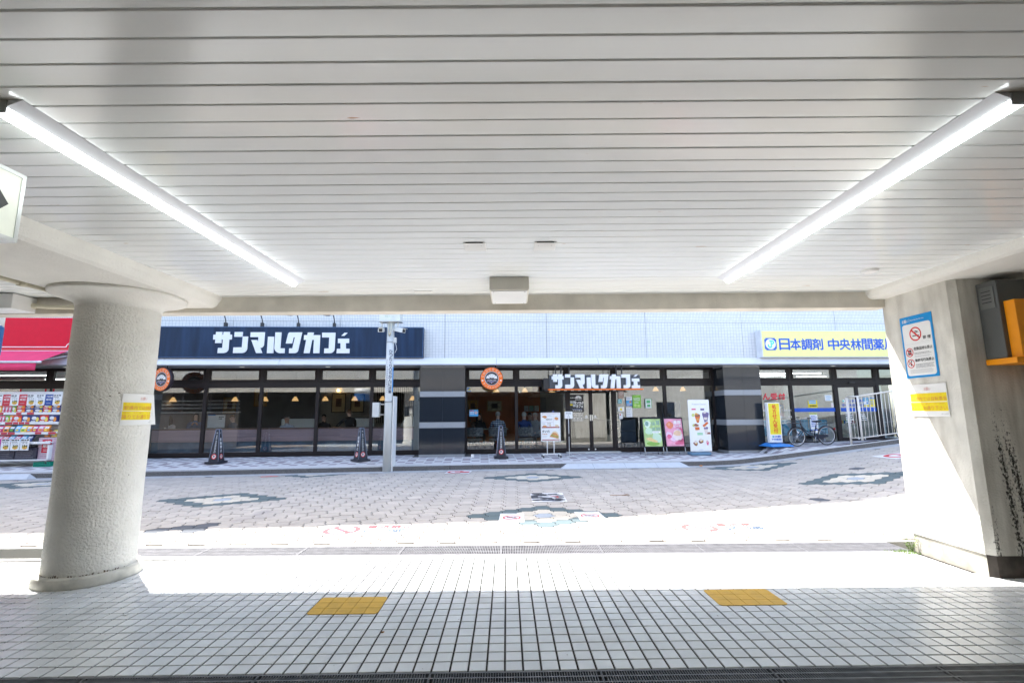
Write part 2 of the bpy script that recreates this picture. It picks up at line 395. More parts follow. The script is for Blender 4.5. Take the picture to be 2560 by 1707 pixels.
def streaked(name, rgb, dirt, x_marks, thr):
    """stucco carrying black streaks of mould that run down from the beam"""
    m = M(name, rgb, 0.85, var=0.08, vs=4, bump=0.6, bs=55, bdist=0.012)
    nt = m.node_tree; N = nt.nodes; L = nt.links; p = N['Principled BSDF']
    src = p.inputs['Base Color'].links[0].from_socket
    tc = N.new('ShaderNodeTexCoord'); sx = N.new('ShaderNodeSeparateXYZ'); L.new(tc.outputs['Object'], sx.inputs[0])
    tot = None
    for (x0, wd, zt, lean) in x_marks:
        ln = N.new('ShaderNodeMath'); ln.operation = 'MULTIPLY_ADD'; ln.inputs[1].default_value = lean; ln.inputs[2].default_value = -x0
        L.new(sx.outputs['Z'], ln.inputs[0])
        a = N.new('ShaderNodeMath'); a.operation = 'ADD'; L.new(sx.outputs['X'], a.inputs[0]); L.new(ln.outputs[0], a.inputs[1])
        ab = N.new('ShaderNodeMath'); ab.operation = 'ABSOLUTE'; L.new(a.outputs[0], ab.inputs[0])
        mr = N.new('ShaderNodeMapRange'); mr.inputs['From Min'].default_value = 0; mr.inputs['From Max'].default_value = wd
        mr.inputs['To Min'].default_value = 1; mr.inputs['To Max'].default_value = 0; L.new(ab.outputs[0], mr.inputs['Value'])
        mz = N.new('ShaderNodeMapRange'); mz.inputs['From Min'].default_value = zt; mz.inputs['From Max'].default_value = zt - 0.7
        mz.inputs['To Min'].default_value = 0; mz.inputs['To Max'].default_value = 1; L.new(sx.outputs['Z'], mz.inputs['Value'])
        mu = N.new('ShaderNodeMath'); mu.operation = 'MULTIPLY'; L.new(mr.outputs[0], mu.inputs[0]); L.new(mz.outputs[0], mu.inputs[1])
        if tot is None: tot = mu.outputs[0]
        else:
            mx = N.new('ShaderNodeMath'); mx.operation = 'MAXIMUM'; L.new(tot, mx.inputs[0]); L.new(mu.outputs[0], mx.inputs[1]); tot = mx.outputs[0]
    nz = N.new('ShaderNodeTexNoise'); nz.inputs['Scale'].default_value = 46; nz.inputs['Detail'].default_value = 6; nz.inputs['Roughness'].default_value = 0.7
    mp = N.new('ShaderNodeMapping'); mp.inputs['Scale'].default_value = (1, 1, 0.6); L.new(tc.outputs['Object'], mp.inputs[0]); L.new(mp.outputs[0], nz.inputs['Vector'])
    ad = N.new('ShaderNodeMath'); ad.operation = 'MULTIPLY_ADD'; ad.inputs[1].default_value = 0.27; L.new(tot, ad.inputs[0]); L.new(nz.outputs[0], ad.inputs[2])
    th = N.new('ShaderNodeMapRange'); th.inputs['From Min'].default_value = thr; th.inputs['From Max'].default_value = thr + 0.10; L.new(ad.outputs[0], th.inputs['Value'])
    # broad grey film of dirt as well
    n2 = N.new('ShaderNodeTexNoise'); n2.inputs['Scale'].default_value = 5; n2.inputs['Detail'].default_value = 5
    m2 = N.new('ShaderNodeMapping'); m2.inputs['Scale'].default_value = (1.6, 1, 0.25); L.new(tc.outputs['Object'], m2.inputs[0]); L.new(m2.outputs[0], n2.inputs['Vector'])
    f2 = N.new('ShaderNodeMapRange'); f2.inputs['From Min'].default_value = 0.40; f2.inputs['From Max'].default_value = 0.68; f2.inputs['To Max'].default_value = 0.75; L.new(n2.outputs[0], f2.inputs['Value'])
    mxa = N.new('ShaderNodeMix'); mxa.data_type = 'RGBA'; mxa.inputs['B'].default_value = (rgb[0] * .55, rgb[1] * .53, rgb[2] * .5, 1)
    L.new(f2.outputs[0], mxa.inputs['Factor']); L.new(src, mxa.inputs['A'])
    mxb = N.new('ShaderNodeMix'); mxb.data_type = 'RGBA'; mxb.inputs['B'].default_value = (*dirt, 1)
    L.new(th.outputs[0], mxb.inputs['Factor']); L.new(mxa.outputs['Result'], mxb.inputs['A'])
    L.new(mxb.outputs['Result'], p.inputs['Base Color'])
    return m

# ================================================================== station floor
TX, TY, TX0, TY0 = 0.1094, 0.1155, -0.015, 3.112
FR = 0.012                                   # the tiling is laid a touch askew to the street edge
mb = MB()
mb.add([(-9, 3.098, -0.006), (5.2, 3.098, -0.006), (5.2, 5.475, -0.006), (-9, 5.475, -0.006)], [(0, 1, 2, 3)], 0)
mb.box(-26, 7, -6.5, 2.79, -0.2, -0.001, 1); mb.box(-26, -9, 2.79, 5.3, -0.2, -0.001, 1)
floor = struct(mb.obj('station_floor', [m_grout, m_slab], None, (0, 0, 0), FR))
def tile_mesh(name, w, d, mat, b=0.003):
    mb = MB(); t = 0.0; z0 = -0.012
    mb.add([(0, 0, z0), (w, 0, z0), (w, d, z0), (0, d, z0), (0, 0, t - b), (w, 0, t - b), (w, d, t - b), (0, d, t - b), (b, b, t), (w - b, b, t), (w - b, d - b, t), (b, d - b, t)],
           [(0, 1, 5, 4), (1, 2, 6, 5), (2, 3, 7, 6), (3, 0, 4, 7), (4, 5, 9, 8), (5, 6, 10, 9), (6, 7, 11, 10), (7, 4, 8, 11), (8, 9, 10, 11)])
    return mb.mesh(name, mat)
tile_me = tile_mesh('tile', TX - 0.0115, TY - 0.0105, m_tile)
n_rows = 20
rest = MB(); cnt = 0
tv = [tuple(v.co) for v in tile_me.vertices]; tf = [tuple(p.vertices) for p in tile_me.polygons]
for j in range(n_rows):
    y = TY0 + j * TY
    half = 1.09 * (y + TY) + 0.25
    for i in range(-82, 48):
        x = TX0 + i * TX
        if x < -8.9 or x > 5.1: continue
        if x > 4.36 and y > 4.66: continue
        dz = random.uniform(-0.0006, 0.0006)
        if j < 5 and abs(x) < half - 0.15 and cnt < 300:
            link('tile', tile_me, floor, (x, y, dz)); cnt += 1
        else:
            rest.add([(v[0] + x, v[1] + y, v[2] + dz) for v in tv], tf)
tag(rest.obj('tile', m_tile, floor), kind='stuff')

# yellow sheets stuck over the floor tiles: one patch per tile, sagging into nothing at the joints
def floor_sheet(label, x0, y0, nx, ny, r=0):
    mb = MB()
    for i in range(nx):
        for j in range(ny):
            a = x0 + i * TX; b = y0 + j * TY; w, d = TX - 0.0035, TY - 0.0035
            k = 0.02 if (i in (0, nx - 1) and j in (0, ny - 1)) else 0
            z = 0.0042
            if i == 0 and j == 0: pts = [(a + k, b), (a + w, b), (a + w, b + d), (a, b + d), (a, b + k)]
            elif i == nx - 1 and j == 0: pts = [(a, b), (a + w - k, b), (a + w, b + k), (a + w, b + d), (a, b + d)]
            elif i == nx - 1 and j == ny - 1: pts = [(a, b), (a + w, b), (a + w, b + d - k), (a + w - k, b + d), (a, b + d)]
            elif i == 0 and j == ny - 1: pts = [(a, b), (a + w, b), (a + w, b + d), (a + k, b + d), (a, b + d - k)]
            else: pts = [(a, b), (a + w, b), (a + w, b + d), (a, b + d)]
            mb.prism(pts, 'z', 0.0008, z)
    return tag(mb.obj('floor_sheet', m_yellow, None, (0, 0, 0), FR), label, 'floor sheet', 'yellow sheets on the tiled floor')
floor_sheet('yellow sheet on the floor tiles on the side towards the round column', TX0 - 14 * TX + 0.002, TY0 + 7.3 * TY - 0.002, 5, 3)
floor_sheet('yellow sheet on the floor tiles on the side towards the square pillar', TX0 + 15.4 * TX, TY0 + 7.9 * TY, 5, 3)

# ================================================================== drains
pit = MB()
pit.box(-9, 5.2, 5.475, 5.905, -0.25, -0.16)
struct(pit.obj('drain_channel', m_dark))
struct(MB().box(-9, 7, 2.78, 3.11, -0.25, -0.12).obj('drain_channel', m_dark, None, (0, 0, 0), FR))
def grate_mesh(w, d, pitch, bw, flange):
    fr = MB(); t = 0.0; h = -0.03
    fr.box(0, w, 0, flange, h, t); fr.box(0, w, d - flange, d, h, t)
    ew = 0.012 if flange > .03 else 0.004
    fr.box(0, ew, flange, d - flange, h, t); fr.box(w - ew, w, flange, d - flange, h, t)
    br = MB(); x = 0.012 + pitch
    while x < w - 0.02:
        br.box(x - bw / 2, x + bw / 2, flange, d - flange, h, t - 0.001); x += pitch
    for q in ((0.36, 0.66) if flange > .03 else (.2, .4, .6, .8)): br.box(ew, w - ew, d * q - 0.006, d * q + 0.006, h, t - 0.002)
    return fr, br
fr, br = grate_mesh(1.116, 0.40, 0.0186, 0.009, 0.045)
fr_me = fr.mesh('frame', m_steel_d); br_me = br.mesh('bars', m_steel_d)
GL = ['steel drain grate by the round column, partly behind its base', 'steel drain grate just right of the round column foot', 'steel drain grate in front of the left no smoking ground sheet', 'steel drain grate at the middle of the opening, left half',
      'steel drain grate at the middle of the opening, right half', 'steel drain grate in front of the faded right no smoking ground sheet', 'steel drain grate second from the square pillar', 'steel drain grate ending at the square pillar with moss']
for k in range(8):
    t = thing('drain_grate', GL[k], 'drain grate', (-4.62 + k * 1.12, 5.49, -0.002), 0, 'drain grates along the street edge')
    link('frame', fr_me, t); link('bars', br_me, t)
# concrete strips either side of the street drain
struct(MB().box(-9, 4.34, 5.415, 5.49, -0.2, -0.003).obj('drain_edge', m_conc_l))
struct(MB().box(-9, 4.9, 5.89, 5.95, -0.2, -0.001).obj('drain_edge', m_conc_l))
fr, br = grate_mesh(1.0, 0.30, 0.0155, 0.0042, 0.014)
m_steel_b = M('worn_grate_steel', (0.15, 0.155, 0.16), 0.5, metal=0.3, var=.2, vs=14)
fr_me2 = fr.mesh('frame', m_steel_b); br_me2 = br.mesh('bars', m_steel_b)
GN = ['narrow floor drain grate at the bottom left corner', 'narrow floor drain grate along the bottom edge left of the middle', 'narrow floor drain grate along the bottom edge just left of the middle', 'narrow floor drain grate at the middle of the bottom edge', 'narrow floor drain grate along the bottom edge just right of the middle', 'narrow floor drain grate along the bottom edge right of the middle', 'narrow floor drain grate at the bottom right corner']
for k in range(7):
    t = thing('floor_drain_grate', GN[k], 'drain grate', (-3.5 + k * 1.003, 2.797 + (-3.5 + k * 1.003) * FR, 0.001), FR, 'floor drain grates along the bottom')
    link('frame', fr_me2, t); link('bars', br_me2, t)

# ================================================================== ceiling
CZ = 2.88
mb = MB()
mb.box(-3.38, 4.13, -7, 5.46, CZ + 0.03, CZ + 0.06); mb.box(-9.2, -4.51, -6, 5.46, CZ + 0.03, CZ + 0.06)
ceiling = struct(mb.obj('ceiling', m_gap))
def plank(x0, x1, w):
    mb = MB(); r = 0.005
    prof = [(0, CZ + 0.022), (0, CZ + r), (r * .4, CZ + r * .3), (r, CZ), (w - r, CZ), (w - r * .4, CZ + r * .3), (w, CZ + r), (w, CZ + 0.022)]
    mb.prism([(p[0], p[1]) for p in prof], 'x', x0, x1)
    return mb.mesh('ceiling_panel', m_plank)
pm1 = plank(-3.37, 4.115, 0.1228); pm2 = plank(-9, -4.53, 0.1228)
PY = 1.456
for k in range(-64, 32):
    y = PY + k * 0.128
    if y + 0.122 > 5.45: break
    link('ceiling_panel', pm1, ceiling, (0, y, random.uniform(-0.0008, 0.0008)))
    if k > 2: link('ceiling_panel', pm2, ceiling, (0, y, random.uniform(-0.0008, 0.0008)))
struct(MB().box(-3.37, 4.115, 5.43, 5.45, CZ - 0.004, CZ + 0.03).obj('ceiling_trim', m_white))

# ================================================================== beams and roof
mb = MB()
mb.box(-30, 4.36, 5.45, 5.63, 2.69, 3.4)
struct(mb.obj('beam', m_stucco_g, bevel=0.006))
mb = MB()
mb.prism([(-3.37, 3.3), (-3.37, 2.885), (-3.385, 2.83), (-3.43, 2.765), (-3.47, 2.745), (-4.51, 2.745), (-4.53, 2.765), (-4.53, 3.3)], 'y', -7, 5.449)
struct(mb.obj('beam', m_stucco))
mb = MB()
mb.prism([(4.115, 3.3), (4.115, 2.885), (4.125, 2.84), (4.15, 2.80), (4.19, 2.785), (5.6, 2.785), (5.6, 3.3)], 'y', -7, 5.449)
struct(mb.obj('beam', m_stucco))
struct(MB().box(-30, 22, -6.5, 5.46, 3.42, 3.7).obj('unseen_roof', m_conc))  # unseen roof added to block the sun above the ceiling
struct(MB().box(-30, 22, -6.7, -6.5, -0.2, 3.7).obj('unseen_rear_wall', M('concourse_shade', (0.09, 0.09, 0.10), 0.8, var=.3, vs=1.5)))  # unseen dark wall added so the shop windows mirror a dim interior
# outer face of the station above the opening: pale concrete panels standing in the sun
sw = thing('station_wall', 'pale concrete outer wall of the station above the opening', 'wall', (0, 5.63, 0))
for k in range(-9, 7):
    x = k * 3.2 - 0.4
    MB().box(x, x + 3.185, -0.16, 0.0, 3.405, 4.9).obj('wall_panel', m_conc_l, sw)
MB().box(-29.2, 22, -0.2, 0.04, 4.9, 5.05).obj('coping', m_conc, sw)
# retaining wall, ramp kerb and fence on the street side of the square pillar
rw = thing('retaining_wall', 'pale concrete retaining wall beside the ramp past the square pillar', 'wall', (5.0, 5.5, 0))
for k in range(5):
    MB().box(k * 3.2 + 1.7, k * 3.2 + 4.885, 0.1, 0.4, -0.1, 3.3).obj('wall_panel', m_conc_l, rw)
# things behind the camera that close the passage
struct(MB().box(5.6, 5.9, -6.5, 4.6, -0.1, 3.4).obj('side_wall', m_conc_l))

# ================================================================== round column
cxy = (-4.069, 4.879)
col = thing('round_column', 'thick round cream column with a flared cap under the ceiling beam', 'column', (*cxy, 0))
mb = MB()
prof = [(0.3535, 0.08)] + [(0.3535 + 0.002 * math.sin(k * 1.7), 0.1 + k * 0.25) for k in range(11)] + [(0.3535, 2.625)]
mb.lathe(prof, 64); mb.obj('shaft', M('stucco_column', (0.74, 0.725, 0.67), 0.8, var=0.07, vs=4, bump=0.95, bs=46, bdist=0.02, spots=[((.45, .42, .36), 3, .68, .12, (1, 1, .4)), ((.12, .09, .06), 30, .76, .02, (1, 1, 1))]), col)
mb = MB(); cap = [(0.3545, 2.59), (0.36, 2.62), (0.385, 2.648), (0.44, 2.673), (0.51, 2.698), (0.55, 2.708), (0.572, 2.716), (0.574, 2.744)]
mb.lathe(cap, 72); mb.obj('capital', m_stucco, col)
mb = MB(); mb.lathe([(0.409, -0.01), (0.411, 0.02), (0.409, 0.082), (0.402, 0.092), (0.34, 0.096)], 64)
pl = mb.obj('plinth', M('worn_plinth', (0.60, 0.58, 0.51), 0.8, var=0.22, vs=9, bump=0.25, bs=26), col)
mb = MB()                                                          # broken mortar ring between shaft and plinth
for i in range(46):
    a = R(200 + i * 3.4); rr = 0.357
    if random.random() < 0.75:
        w = R(2.2); h = random.uniform(0.01, 0.03)
        mb.add([(rr * math.cos(a), rr * math.sin(a), 0.09), (rr * math.cos(a + w), rr * math.sin(a + w), 0.09), (rr * math.cos(a + w), rr * math.sin(a + w), 0.095 + h * random.random()), (rr * math.cos(a), rr * math.sin(a), 0.095 + h * random.random())], [(0, 1, 2, 3)])
tag(mb.obj('cracked_mortar', M('rusty_mortar', (0.12, 0.08, 0.055), 0.9, var=0.4, vs=30), col), kind='stuff')

# notice wrapped round the column
m_paper = M('white_paper', (0.80, 0.80, 0.78), 0.45, var=0.02)
m_pyel = M('poster_yellow', (0.86, 0.68, 0.01), 0.45, var=0.04)
m_porange = M('faded_orange_ink', (0.72, 0.34, 0.05), 0.5)
m_ppink = M('faded_pink_ink', (0.75, 0.45, 0.43), 0.5)
m_pgrey = M('grey_ink', (0.30, 0.30, 0.31), 0.5)
m_ink = M('black_ink', (0.02, 0.02, 0.022), 0.45)
m_red = M('red_ink', (0.66, 0.02, 0.018), 0.45)
def notice_geo(mb, w, h):
    rect(mb, -w / 2, w / 2, 0, h, 0, 0)
    rect(mb, -w / 2 + .012, w / 2 - .008, h * .46, h * .72, -.0012, 1); rect(mb, -w / 2 + .008, w / 2 - .008, h * .17, h * .44, -.0012, 1)
    text_box(mb, 'お願い', -.035, .045, h * .80, h * .90, -.0016, 3, 0.01)
    text_box(mb, '駅構内では自転車を', -w / 2 + .02, w / 2 - .012, h * .49, h * .615, -.0022, 2, 0.012)
    text_box(mb, '降りてお通り下さい', -w / 2 + .012, w / 2 - .02, h * .20, h * .33, -.0022, 2, 0.012)
    text_box(mb, 'えきこうない じてんしゃ', -w / 2 + .02, w / 2 - .06, h * .65, h * .69, -.0022, 2)
    text_box(mb, 'お とお くだ', -w / 2 + .02, w / 2 - .04, h * .37, h * .41, -.0022, 2)
    text_box(mb, '小田急中央林間駅長', w / 2 - .10, w / 2 - .012, h * .07, h * .10, -.0016, 4)
    return mb
def split_x(mb, step):
    """cut long faces so a sheet can bend"""
    bm = bmesh.new(); me = mb.mesh('tmp', [m_paper] * 6); bm.from_mesh(me)
    x0 = min(v[0] for v in mb.v); x1 = max(v[0] for v in mb.v); k = x0 + step
    while k < x1:
        bmesh.ops.bisect_plane(bm, geom=bm.verts[:] + bm.edges[:] + bm.faces[:], plane_co=(k, 0, 0), plane_no=(1, 0, 0)); k += step
    bm.verts.ensure_lookup_table(); out = MB()
    out.v = [tuple(v.co) for v in bm.verts]
    for f in bm.faces: out.f.append(tuple(v.index for v in f.verts)); out.m.append(f.material_index); out.sm.append(False)
    bm.verts.index_update(); out.f = [tuple(v.index for v in f.verts) for f in bm.faces]
    bm.free(); bpy.data.meshes.remove(me); return out
mb = split_x(notice_geo(MB(), 0.40, 0.305), 0.02)
ang0 = R(-4.0)                                                     # sheet centre, measured from the column axis towards the camera's right
nv = []
for (x, y, z) in mb.v:
    a = x / 0.3575; rr = 0.3585 - y + (0.0 if z > .05 or x < .12 else (x - .12) * (.05 - z) * 9)
    b = math.atan2(-cxy[1], -cxy[0]) + ang0 + R(51) + a
    nv.append((rr * math.cos(b), rr * math.sin(b), z))
mb.v = nv
o = mb.obj('paper_notice', [m_paper, m_pyel, m_porange, m_ppink, m_pgrey], None, (*cxy, 1.425))
tag(o, 'curled white and yellow paper notice taped round the round column', 'notice')
for q in range(3):
    o = MB().box(-.05 + q * .035, -.035 + q * .035, -.004, 0, 0, .008).obj('tape_mark', M('brown_tape', (.13, .09, .06), .8))
    a = math.atan2(-cxy[1], -cxy[0]) + R(-4 + q * 5)
    o.location = (cxy[0] + .357 * math.cos(a), cxy[1] + .357 * math.sin(a), 1.70 + (q - 1) * .03); o.rotation_euler = (0, 0, a + math.pi / 2)
    tag(o, 'small brown tape scrap above the notice on the round column, %s of three' % ('lowest', 'middle', 'highest')[q], 'tape scrap', 'tape scraps on the column')

# ================================================================== square pillar on the right
m_pil = streaked('stucco_pillar', (0.70, 0.68, 0.62), (0.03, 0.027, 0.024), [(0.42, 0.10, 1.75, 0.085), (0.30, 0.08, 1.75, 0.06), (0.08, 0.05, 0.95, 0.0)], 0.665)
pil = thing('square_pillar', 'square cream stucco pillar with black streaks and two posters', 'pillar', (4.33, 4.60, 0))
c = 0.055
out = [(0, 0.89), (0, c), (c, 0), (2.2, 0), (2.2, 0.89)]
mb = MB(); mb.prism(out, 'z', 0.195, 2.787); mb.obj('shaft', m_pil, pil)
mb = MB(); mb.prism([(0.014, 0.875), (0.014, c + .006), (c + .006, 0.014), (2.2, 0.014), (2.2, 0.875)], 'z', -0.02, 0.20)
mb.m = [1 if f in (3, 4) else 0 for f in range(len(mb.f))]  # front faces darker: grime and shade together in the colour
mb.obj('plinth', [M('cement_plinth_lit', (0.36, 0.34, 0.29), 0.85, var=0.22, vs=8, bump=.15, bs=30), M('grimy_shaded_plinth', (0.06, 0.05, 0.042), 0.85, var=.5, vs=7)], pil)

# posters on the pillar's street-lit side face (they face -x)
def side_face(o, y, z):
    o.location = (4.326, y, z); o.rotation_euler = (0, 0, -math.pi / 2); return o
m_cyan = M('poster_blue', (0.0, 0.27, 0.66), 0.35)
m_lgrey = M('pale_grey_ink', (0.50, 0.51, 0.52), 0.5)
ps = thing('rules_poster', 'blue bordered station rules poster with no smoking sign on the pillar', 'poster')
W, H = 0.405, 0.665
side_face(ps, 5.262, 1.852)                                        # local x runs towards the camera
mb = MB(); mb.box(0, W, -.003, 0.002, 0, H, 0); mb.obj('sheet', [m_cyan], ps)
mb = MB(); r_ = .03
pts = []
for (qx, qz, a) in ((W - .022 - r_, .022 + r_, -90), (W - .022 - r_, H - .085 - r_, 0), (.022 + r_, H - .085 - r_, 90), (.022 + r_, .022 + r_, 180)):
    for i in range(6): t = R(a + i * 18); pts.append((qx + r_ * math.cos(t), qz + r_ * math.sin(t)))
poly(mb, pts, -.0042, 0); mb.obj('panel', m_paper, ps)
mb = MB()
nosmoke(mb, .185, .465, .075, -.0052, 0, 1); nosmoke(mb, .082, .275, .048, -.0052, 0, 1)
rect(mb, .062, .102, .248, .302, -.0050, 1); rect(mb, .07, .094, .258, .292, -.0051, 2)
disc(mb, .082, .155, .048, -.0058, 0, 30, .04); rect(mb, .076, .09, .13, .165, -.0050, 1); disc(mb, .088, .178, .009, -.0050, 1, 10); rect(mb, .055, .066, .145, .16, -.0050, 1)
mb.add([(.046, -.0058, .184), (.052, -.0058, .19), (.118, -.0058, .126), (.112, -.0058, .12)], [(0, 3, 2, 1)], 0)
rect(mb, .04, W - .04, .362, .3635, -.0048, 2)
bars(mb, .14, W - .04, .262, .006, -.0048, 3, .2, 2, .012); bars(mb, .14, W - .04, .232, .004, -.0048, 2, .2, 3, .009)
bars(mb, .14, W - .04, .142, .006, -.0048, 3, .1, 4, .012); bars(mb, .06, W - .05, .085, .004, -.0048, 2, .1, 5, .009)
mb.obj('print', [m_red, m_ink, m_lgrey, m_pgrey], ps)
mb = MB()
text_box(mb, 'お願い', .03, .115, H - .066, H - .03, -.0046, 0, .02); mb.obj('heading', [m_paper, m_ink, m_lgrey], ps); mb = MB(); text_box(mb, 'Please obey the following', .135, .31, H - .056, H - .04, -.0046, 0, .01)
rect(mb, .124, .126, H - .07, H - .025, -.0046, 0)
mb.obj('subheading', [m_paper, m_ink, m_lgrey], ps); mb = MB(); text_box(mb, '禁 煙', .272, .368, .395, .43, -.0052, 1, .02); text_box(mb, 'No smoking', .25, .368, .372, .386, -.0052, 2)
mb.obj('caption', [m_paper, m_ink, m_lgrey], ps); mb = MB(); text_box(mb, '危険品持込禁止', .14, .372, .29, .325, -.0052, 1, .02); mb.obj('lettering', [m_paper, m_ink, m_lgrey], ps); mb = MB(); text_box(mb, '無許可行為禁止', .14, .372, .165, .20, -.0052, 1, .02)
mb.obj('lettering', [m_paper, m_ink, m_lgrey], ps)
mb = notice_geo(MB(), 0.46, 0.335)
o = mb.obj('paper_notice', [m_paper, m_pyel, m_porange, m_ppink, m_pgrey])
side_face(o, 5.03, 1.443); o.location.x = 4.322
tag(o, 'white and yellow paper notice below the rules poster on the square pillar', 'notice')

# intercom box high on the pillar front
bx = thing('emergency_box', 'dark grey wall box with orange trim high on the square pillar', 'wall box', (4.56, 4.595, 1.96))
m_boxg = M('grey_casing', (0.085, 0.09, 0.088), 0.5, var=0.05)
MB().box(0, .42, -.20, 0, .02, .76).obj('casing', m_boxg, bx, bevel=.008)
mb = MB(); mb.box(-.008, -.0003, -.17, -.03, .50, .71); mb.obj('cover', M('grey_cover', (.13, .135, .13), .5), bx, bevel=.003)
for q in range(4): MB().box(-.011, -.0082, -.145, -.055, .66 - q * .035, .668 - q * .035).obj('louvre', m_black, bx)
m_or = M('orange_plastic', (0.85, 0.30, 0.0), 0.45, var=0.04)
mb = MB(); mb.box(.04, .42, -.30, -.2002, .0185, .55); mb.obj('orange_cover', m_or, bx, bevel=.006)
mb = MB(); mb.box(-.02, .42, -.30, -.01, -.035, .018); mb.obj('orange_tray', m_or, bx, bevel=.006)

# ================================================================== ceiling lights
def light_fitting(x, label):
    t = thing('ceiling_light', label, 'ceiling light', (x, 1.92, CZ), 0, 'long fluorescent ceiling lights')
    Ln = 2.9
    mb = MB(); mb.prism([(-.11, -.002), (-.10, -.006), (-.040, -.032), (.040, -.032), (.10, -.006), (.11, -.002)], 'y', 0, Ln); mb.obj('reflector', M('lamp_enamel', (.74, .76, .80), .35, var=.02), t)
    mb = MB(); mb.prism([(.036 * math.cos(R(180 + 15 * i)), -.0322 + .030 * math.sin(R(180 + 15 * i))) for i in range(13)], 'y', .02, Ln - .02)
    mb.obj('diffuser', M('lamp_diffuser', (.85, .9, .92), .4, emit=2.1, ecol=(.94, 1.0, 1.0)), t)
    MB().box(-.044, .044, -.004, .001, -.062, -.003).obj('end_cap', M('lamp_cap', (.30, .31, .31), .5), t)
    return t
light_fitting(-2.246, 'long lit ceiling light on the side of the round column')
light_fitting(2.235, 'long lit ceiling light on the side of the square pillar')

# lit sign box hanging at the left edge
sg = thing('hanging_sign', 'lit hanging sign box with a black arrow at the upper left edge', 'sign', (-2.60, 2.416, 2.41))
m_alu = M('aluminium', (.55, .57, .56), .35, metal=.7)
mb = MB(); Lh = 1.3; hh = .373
for (a, b, c_, d_) in ((-.16, 0, hh - .02, hh), (-.16, 0, 0, .02)): mb.box(a, b, -Lh, 0, c_, d_)
mb.box(-.16, 0, -.02, 0, .02, hh - .02); mb.box(-.16, 0, -Lh, -Lh + .02, .02, hh - .02)
mb.obj('frame', m_alu, sg)
MB().box(-.15, -.004, -Lh + .02, -.02, .02, hh - .02).obj('lit_panel', M('sign_panel', (.66, .68, .60), .3, emit=.03, ecol=(.95, 1, .85)), sg)
mb = MB()
yc, zc = -.155, .185
pts = [(yc + .085, zc), (yc + .01, zc + .085), (yc - .04, zc + .085), (yc + .015, zc + .022), (yc - .16, zc + .022), (yc - .16, zc - .022), (yc + .015, zc - .022), (yc - .04, zc - .085), (yc + .01, zc - .085)]
mb.prism(pts, 'x', -.004, 0.001); mb.obj('arrow', m_ink, sg)
MB().box(-.09, -.06, -.5, -.1, hh, .468).obj('bracket', m_steel, sg)

# box, plates and pipework under the ceiling
bx = thing('ceiling_box', 'beige steel box fixed under the ceiling by the front beam', 'ceiling box', (-.024, 4.72, CZ))
MB().box(-.2, .2, 0, .62, -.135, -.001).obj('casing', M('box_beige', (.66, .63, .55), .55, var=.05), bx, bevel=.004)
MB().box(-.185, .185, .02, .58, -.146, -.1352).obj('cover', m_white, bx)  # white panel puts the light on the box underside into colour
for k in range(4): MB().lathe([(.006, -.150), (.006, -.1461)], 8, ((-.16, .16)[k % 2], (.05, .54)[k // 2])).obj('screw', m_steel, bx)
for x, lb in ((-.30, 'white cover plate on the ceiling left of the ceiling box'), (.277, 'white cover plate on the ceiling right of the ceiling box')):
    t = thing('cover_plate', lb, 'cover plate', (x, 3.72, CZ), 0, 'cover plates on the ceiling')
    MB().box(-.09, .09, 0, .19, -.012, -.0015).obj('plate', m_white, t, bevel=.003)
    MB().box(-.07, .07, -.001, .0, -.0105, -.003).obj('slot', m_dark, t)
    for q in (-.055, .055): MB().lathe([(.004, -.0145), (.004, -.0122)], 8, (q, .06)).obj('screw', m_steel, t)
t = tag(MB().box(-.10, .10, -.03, .03, -.008, -.0015).obj('access_flap', m_white, None, (-1.0, 5.28, CZ)), 'small white flap in the ceiling near the front beam', 'flap')
mb = MB(); mb.lathe([(.05, -.022), (.075, -.004), (.075, -.001)], 20); tag(mb.obj('smoke_detector', m_white, None, (3.55, 4.6, CZ)), 'white smoke detector on the ceiling near the square pillar', 'detector')
m_pipe = M('cream_pipe', (.62, .58, .45), .45, var=.08)
pp = thing('conduit_pipe', 'cream pipe along the edge of the left ceiling beam', 'pipe')
MB().tube([(-4.56, 1.0, 2.74), (-4.56, 5.0, 2.74)], .022, 10).obj('pipe', m_pipe, pp)
for y in (3.2, 4.33): MB().tube([(-4.56, y - .03, 2.74), (-4.56, y + .03, 2.74)], .031, 10).obj('coupling', m_pipe, pp)
pp = thing('conduit_pipe', 'curved cream pipe running along the front beam behind the column', 'pipe')
MB().tube([(-6.05, 5.415, 3.05), (-5.92, 5.41, 2.95), (-5.82, 5.41, 2.88), (-5.70, 5.41, 2.825), (-5.55, 5.41, 2.785), (-5.35, 5.41, 2.765), (-5.1, 5.41, 2.76), (-4.2, 5.41, 2.76)], .024, 10).obj('pipe', m_pipe, pp)
MB().tube([(-5.58, 5.41, 2.79), (-5.50, 5.41, 2.775)], .033, 10).obj('coupling', m_pipe, pp)
bx = thing('beam_bracket', 'white box bracket on the front beam above the blue post', 'bracket', (-5.80, 5.30, 2.70))
MB().box(-.28, .28, -.13, .145, 0, .17).obj('casing', m_white, bx, bevel=.006)
MB().box(-.02, .0, -.134, -.131, .0, .17).obj('seam', M('rusty_seam', (.35, .25, .16), .8), bx)
lw = thing('low_wall', 'low concrete wall left of the station opening, mirrored in the cafe windows', 'wall', (-18, 4.95, 0))
MB().box(0, 5.4, 0, .2, -.1, 1.68).obj('wall', M('brown_concrete', (.085, .07, .06), .85, var=.3, vs=2), lw); MB().box(0, 5.4, -.03, .23, 1.68, 1.75).obj('coping', m_conc_l, lw)
lw = thing('pipe_fence', 'white pipe fence on the low wall left of the station', 'fence', (-18, 5.05, 1.75))
for z in (.18, .36, .54, .95): MB().tube([(0, 0, z), (5.4, 0, z)], .03, 8).obj('rail', m_white, lw)
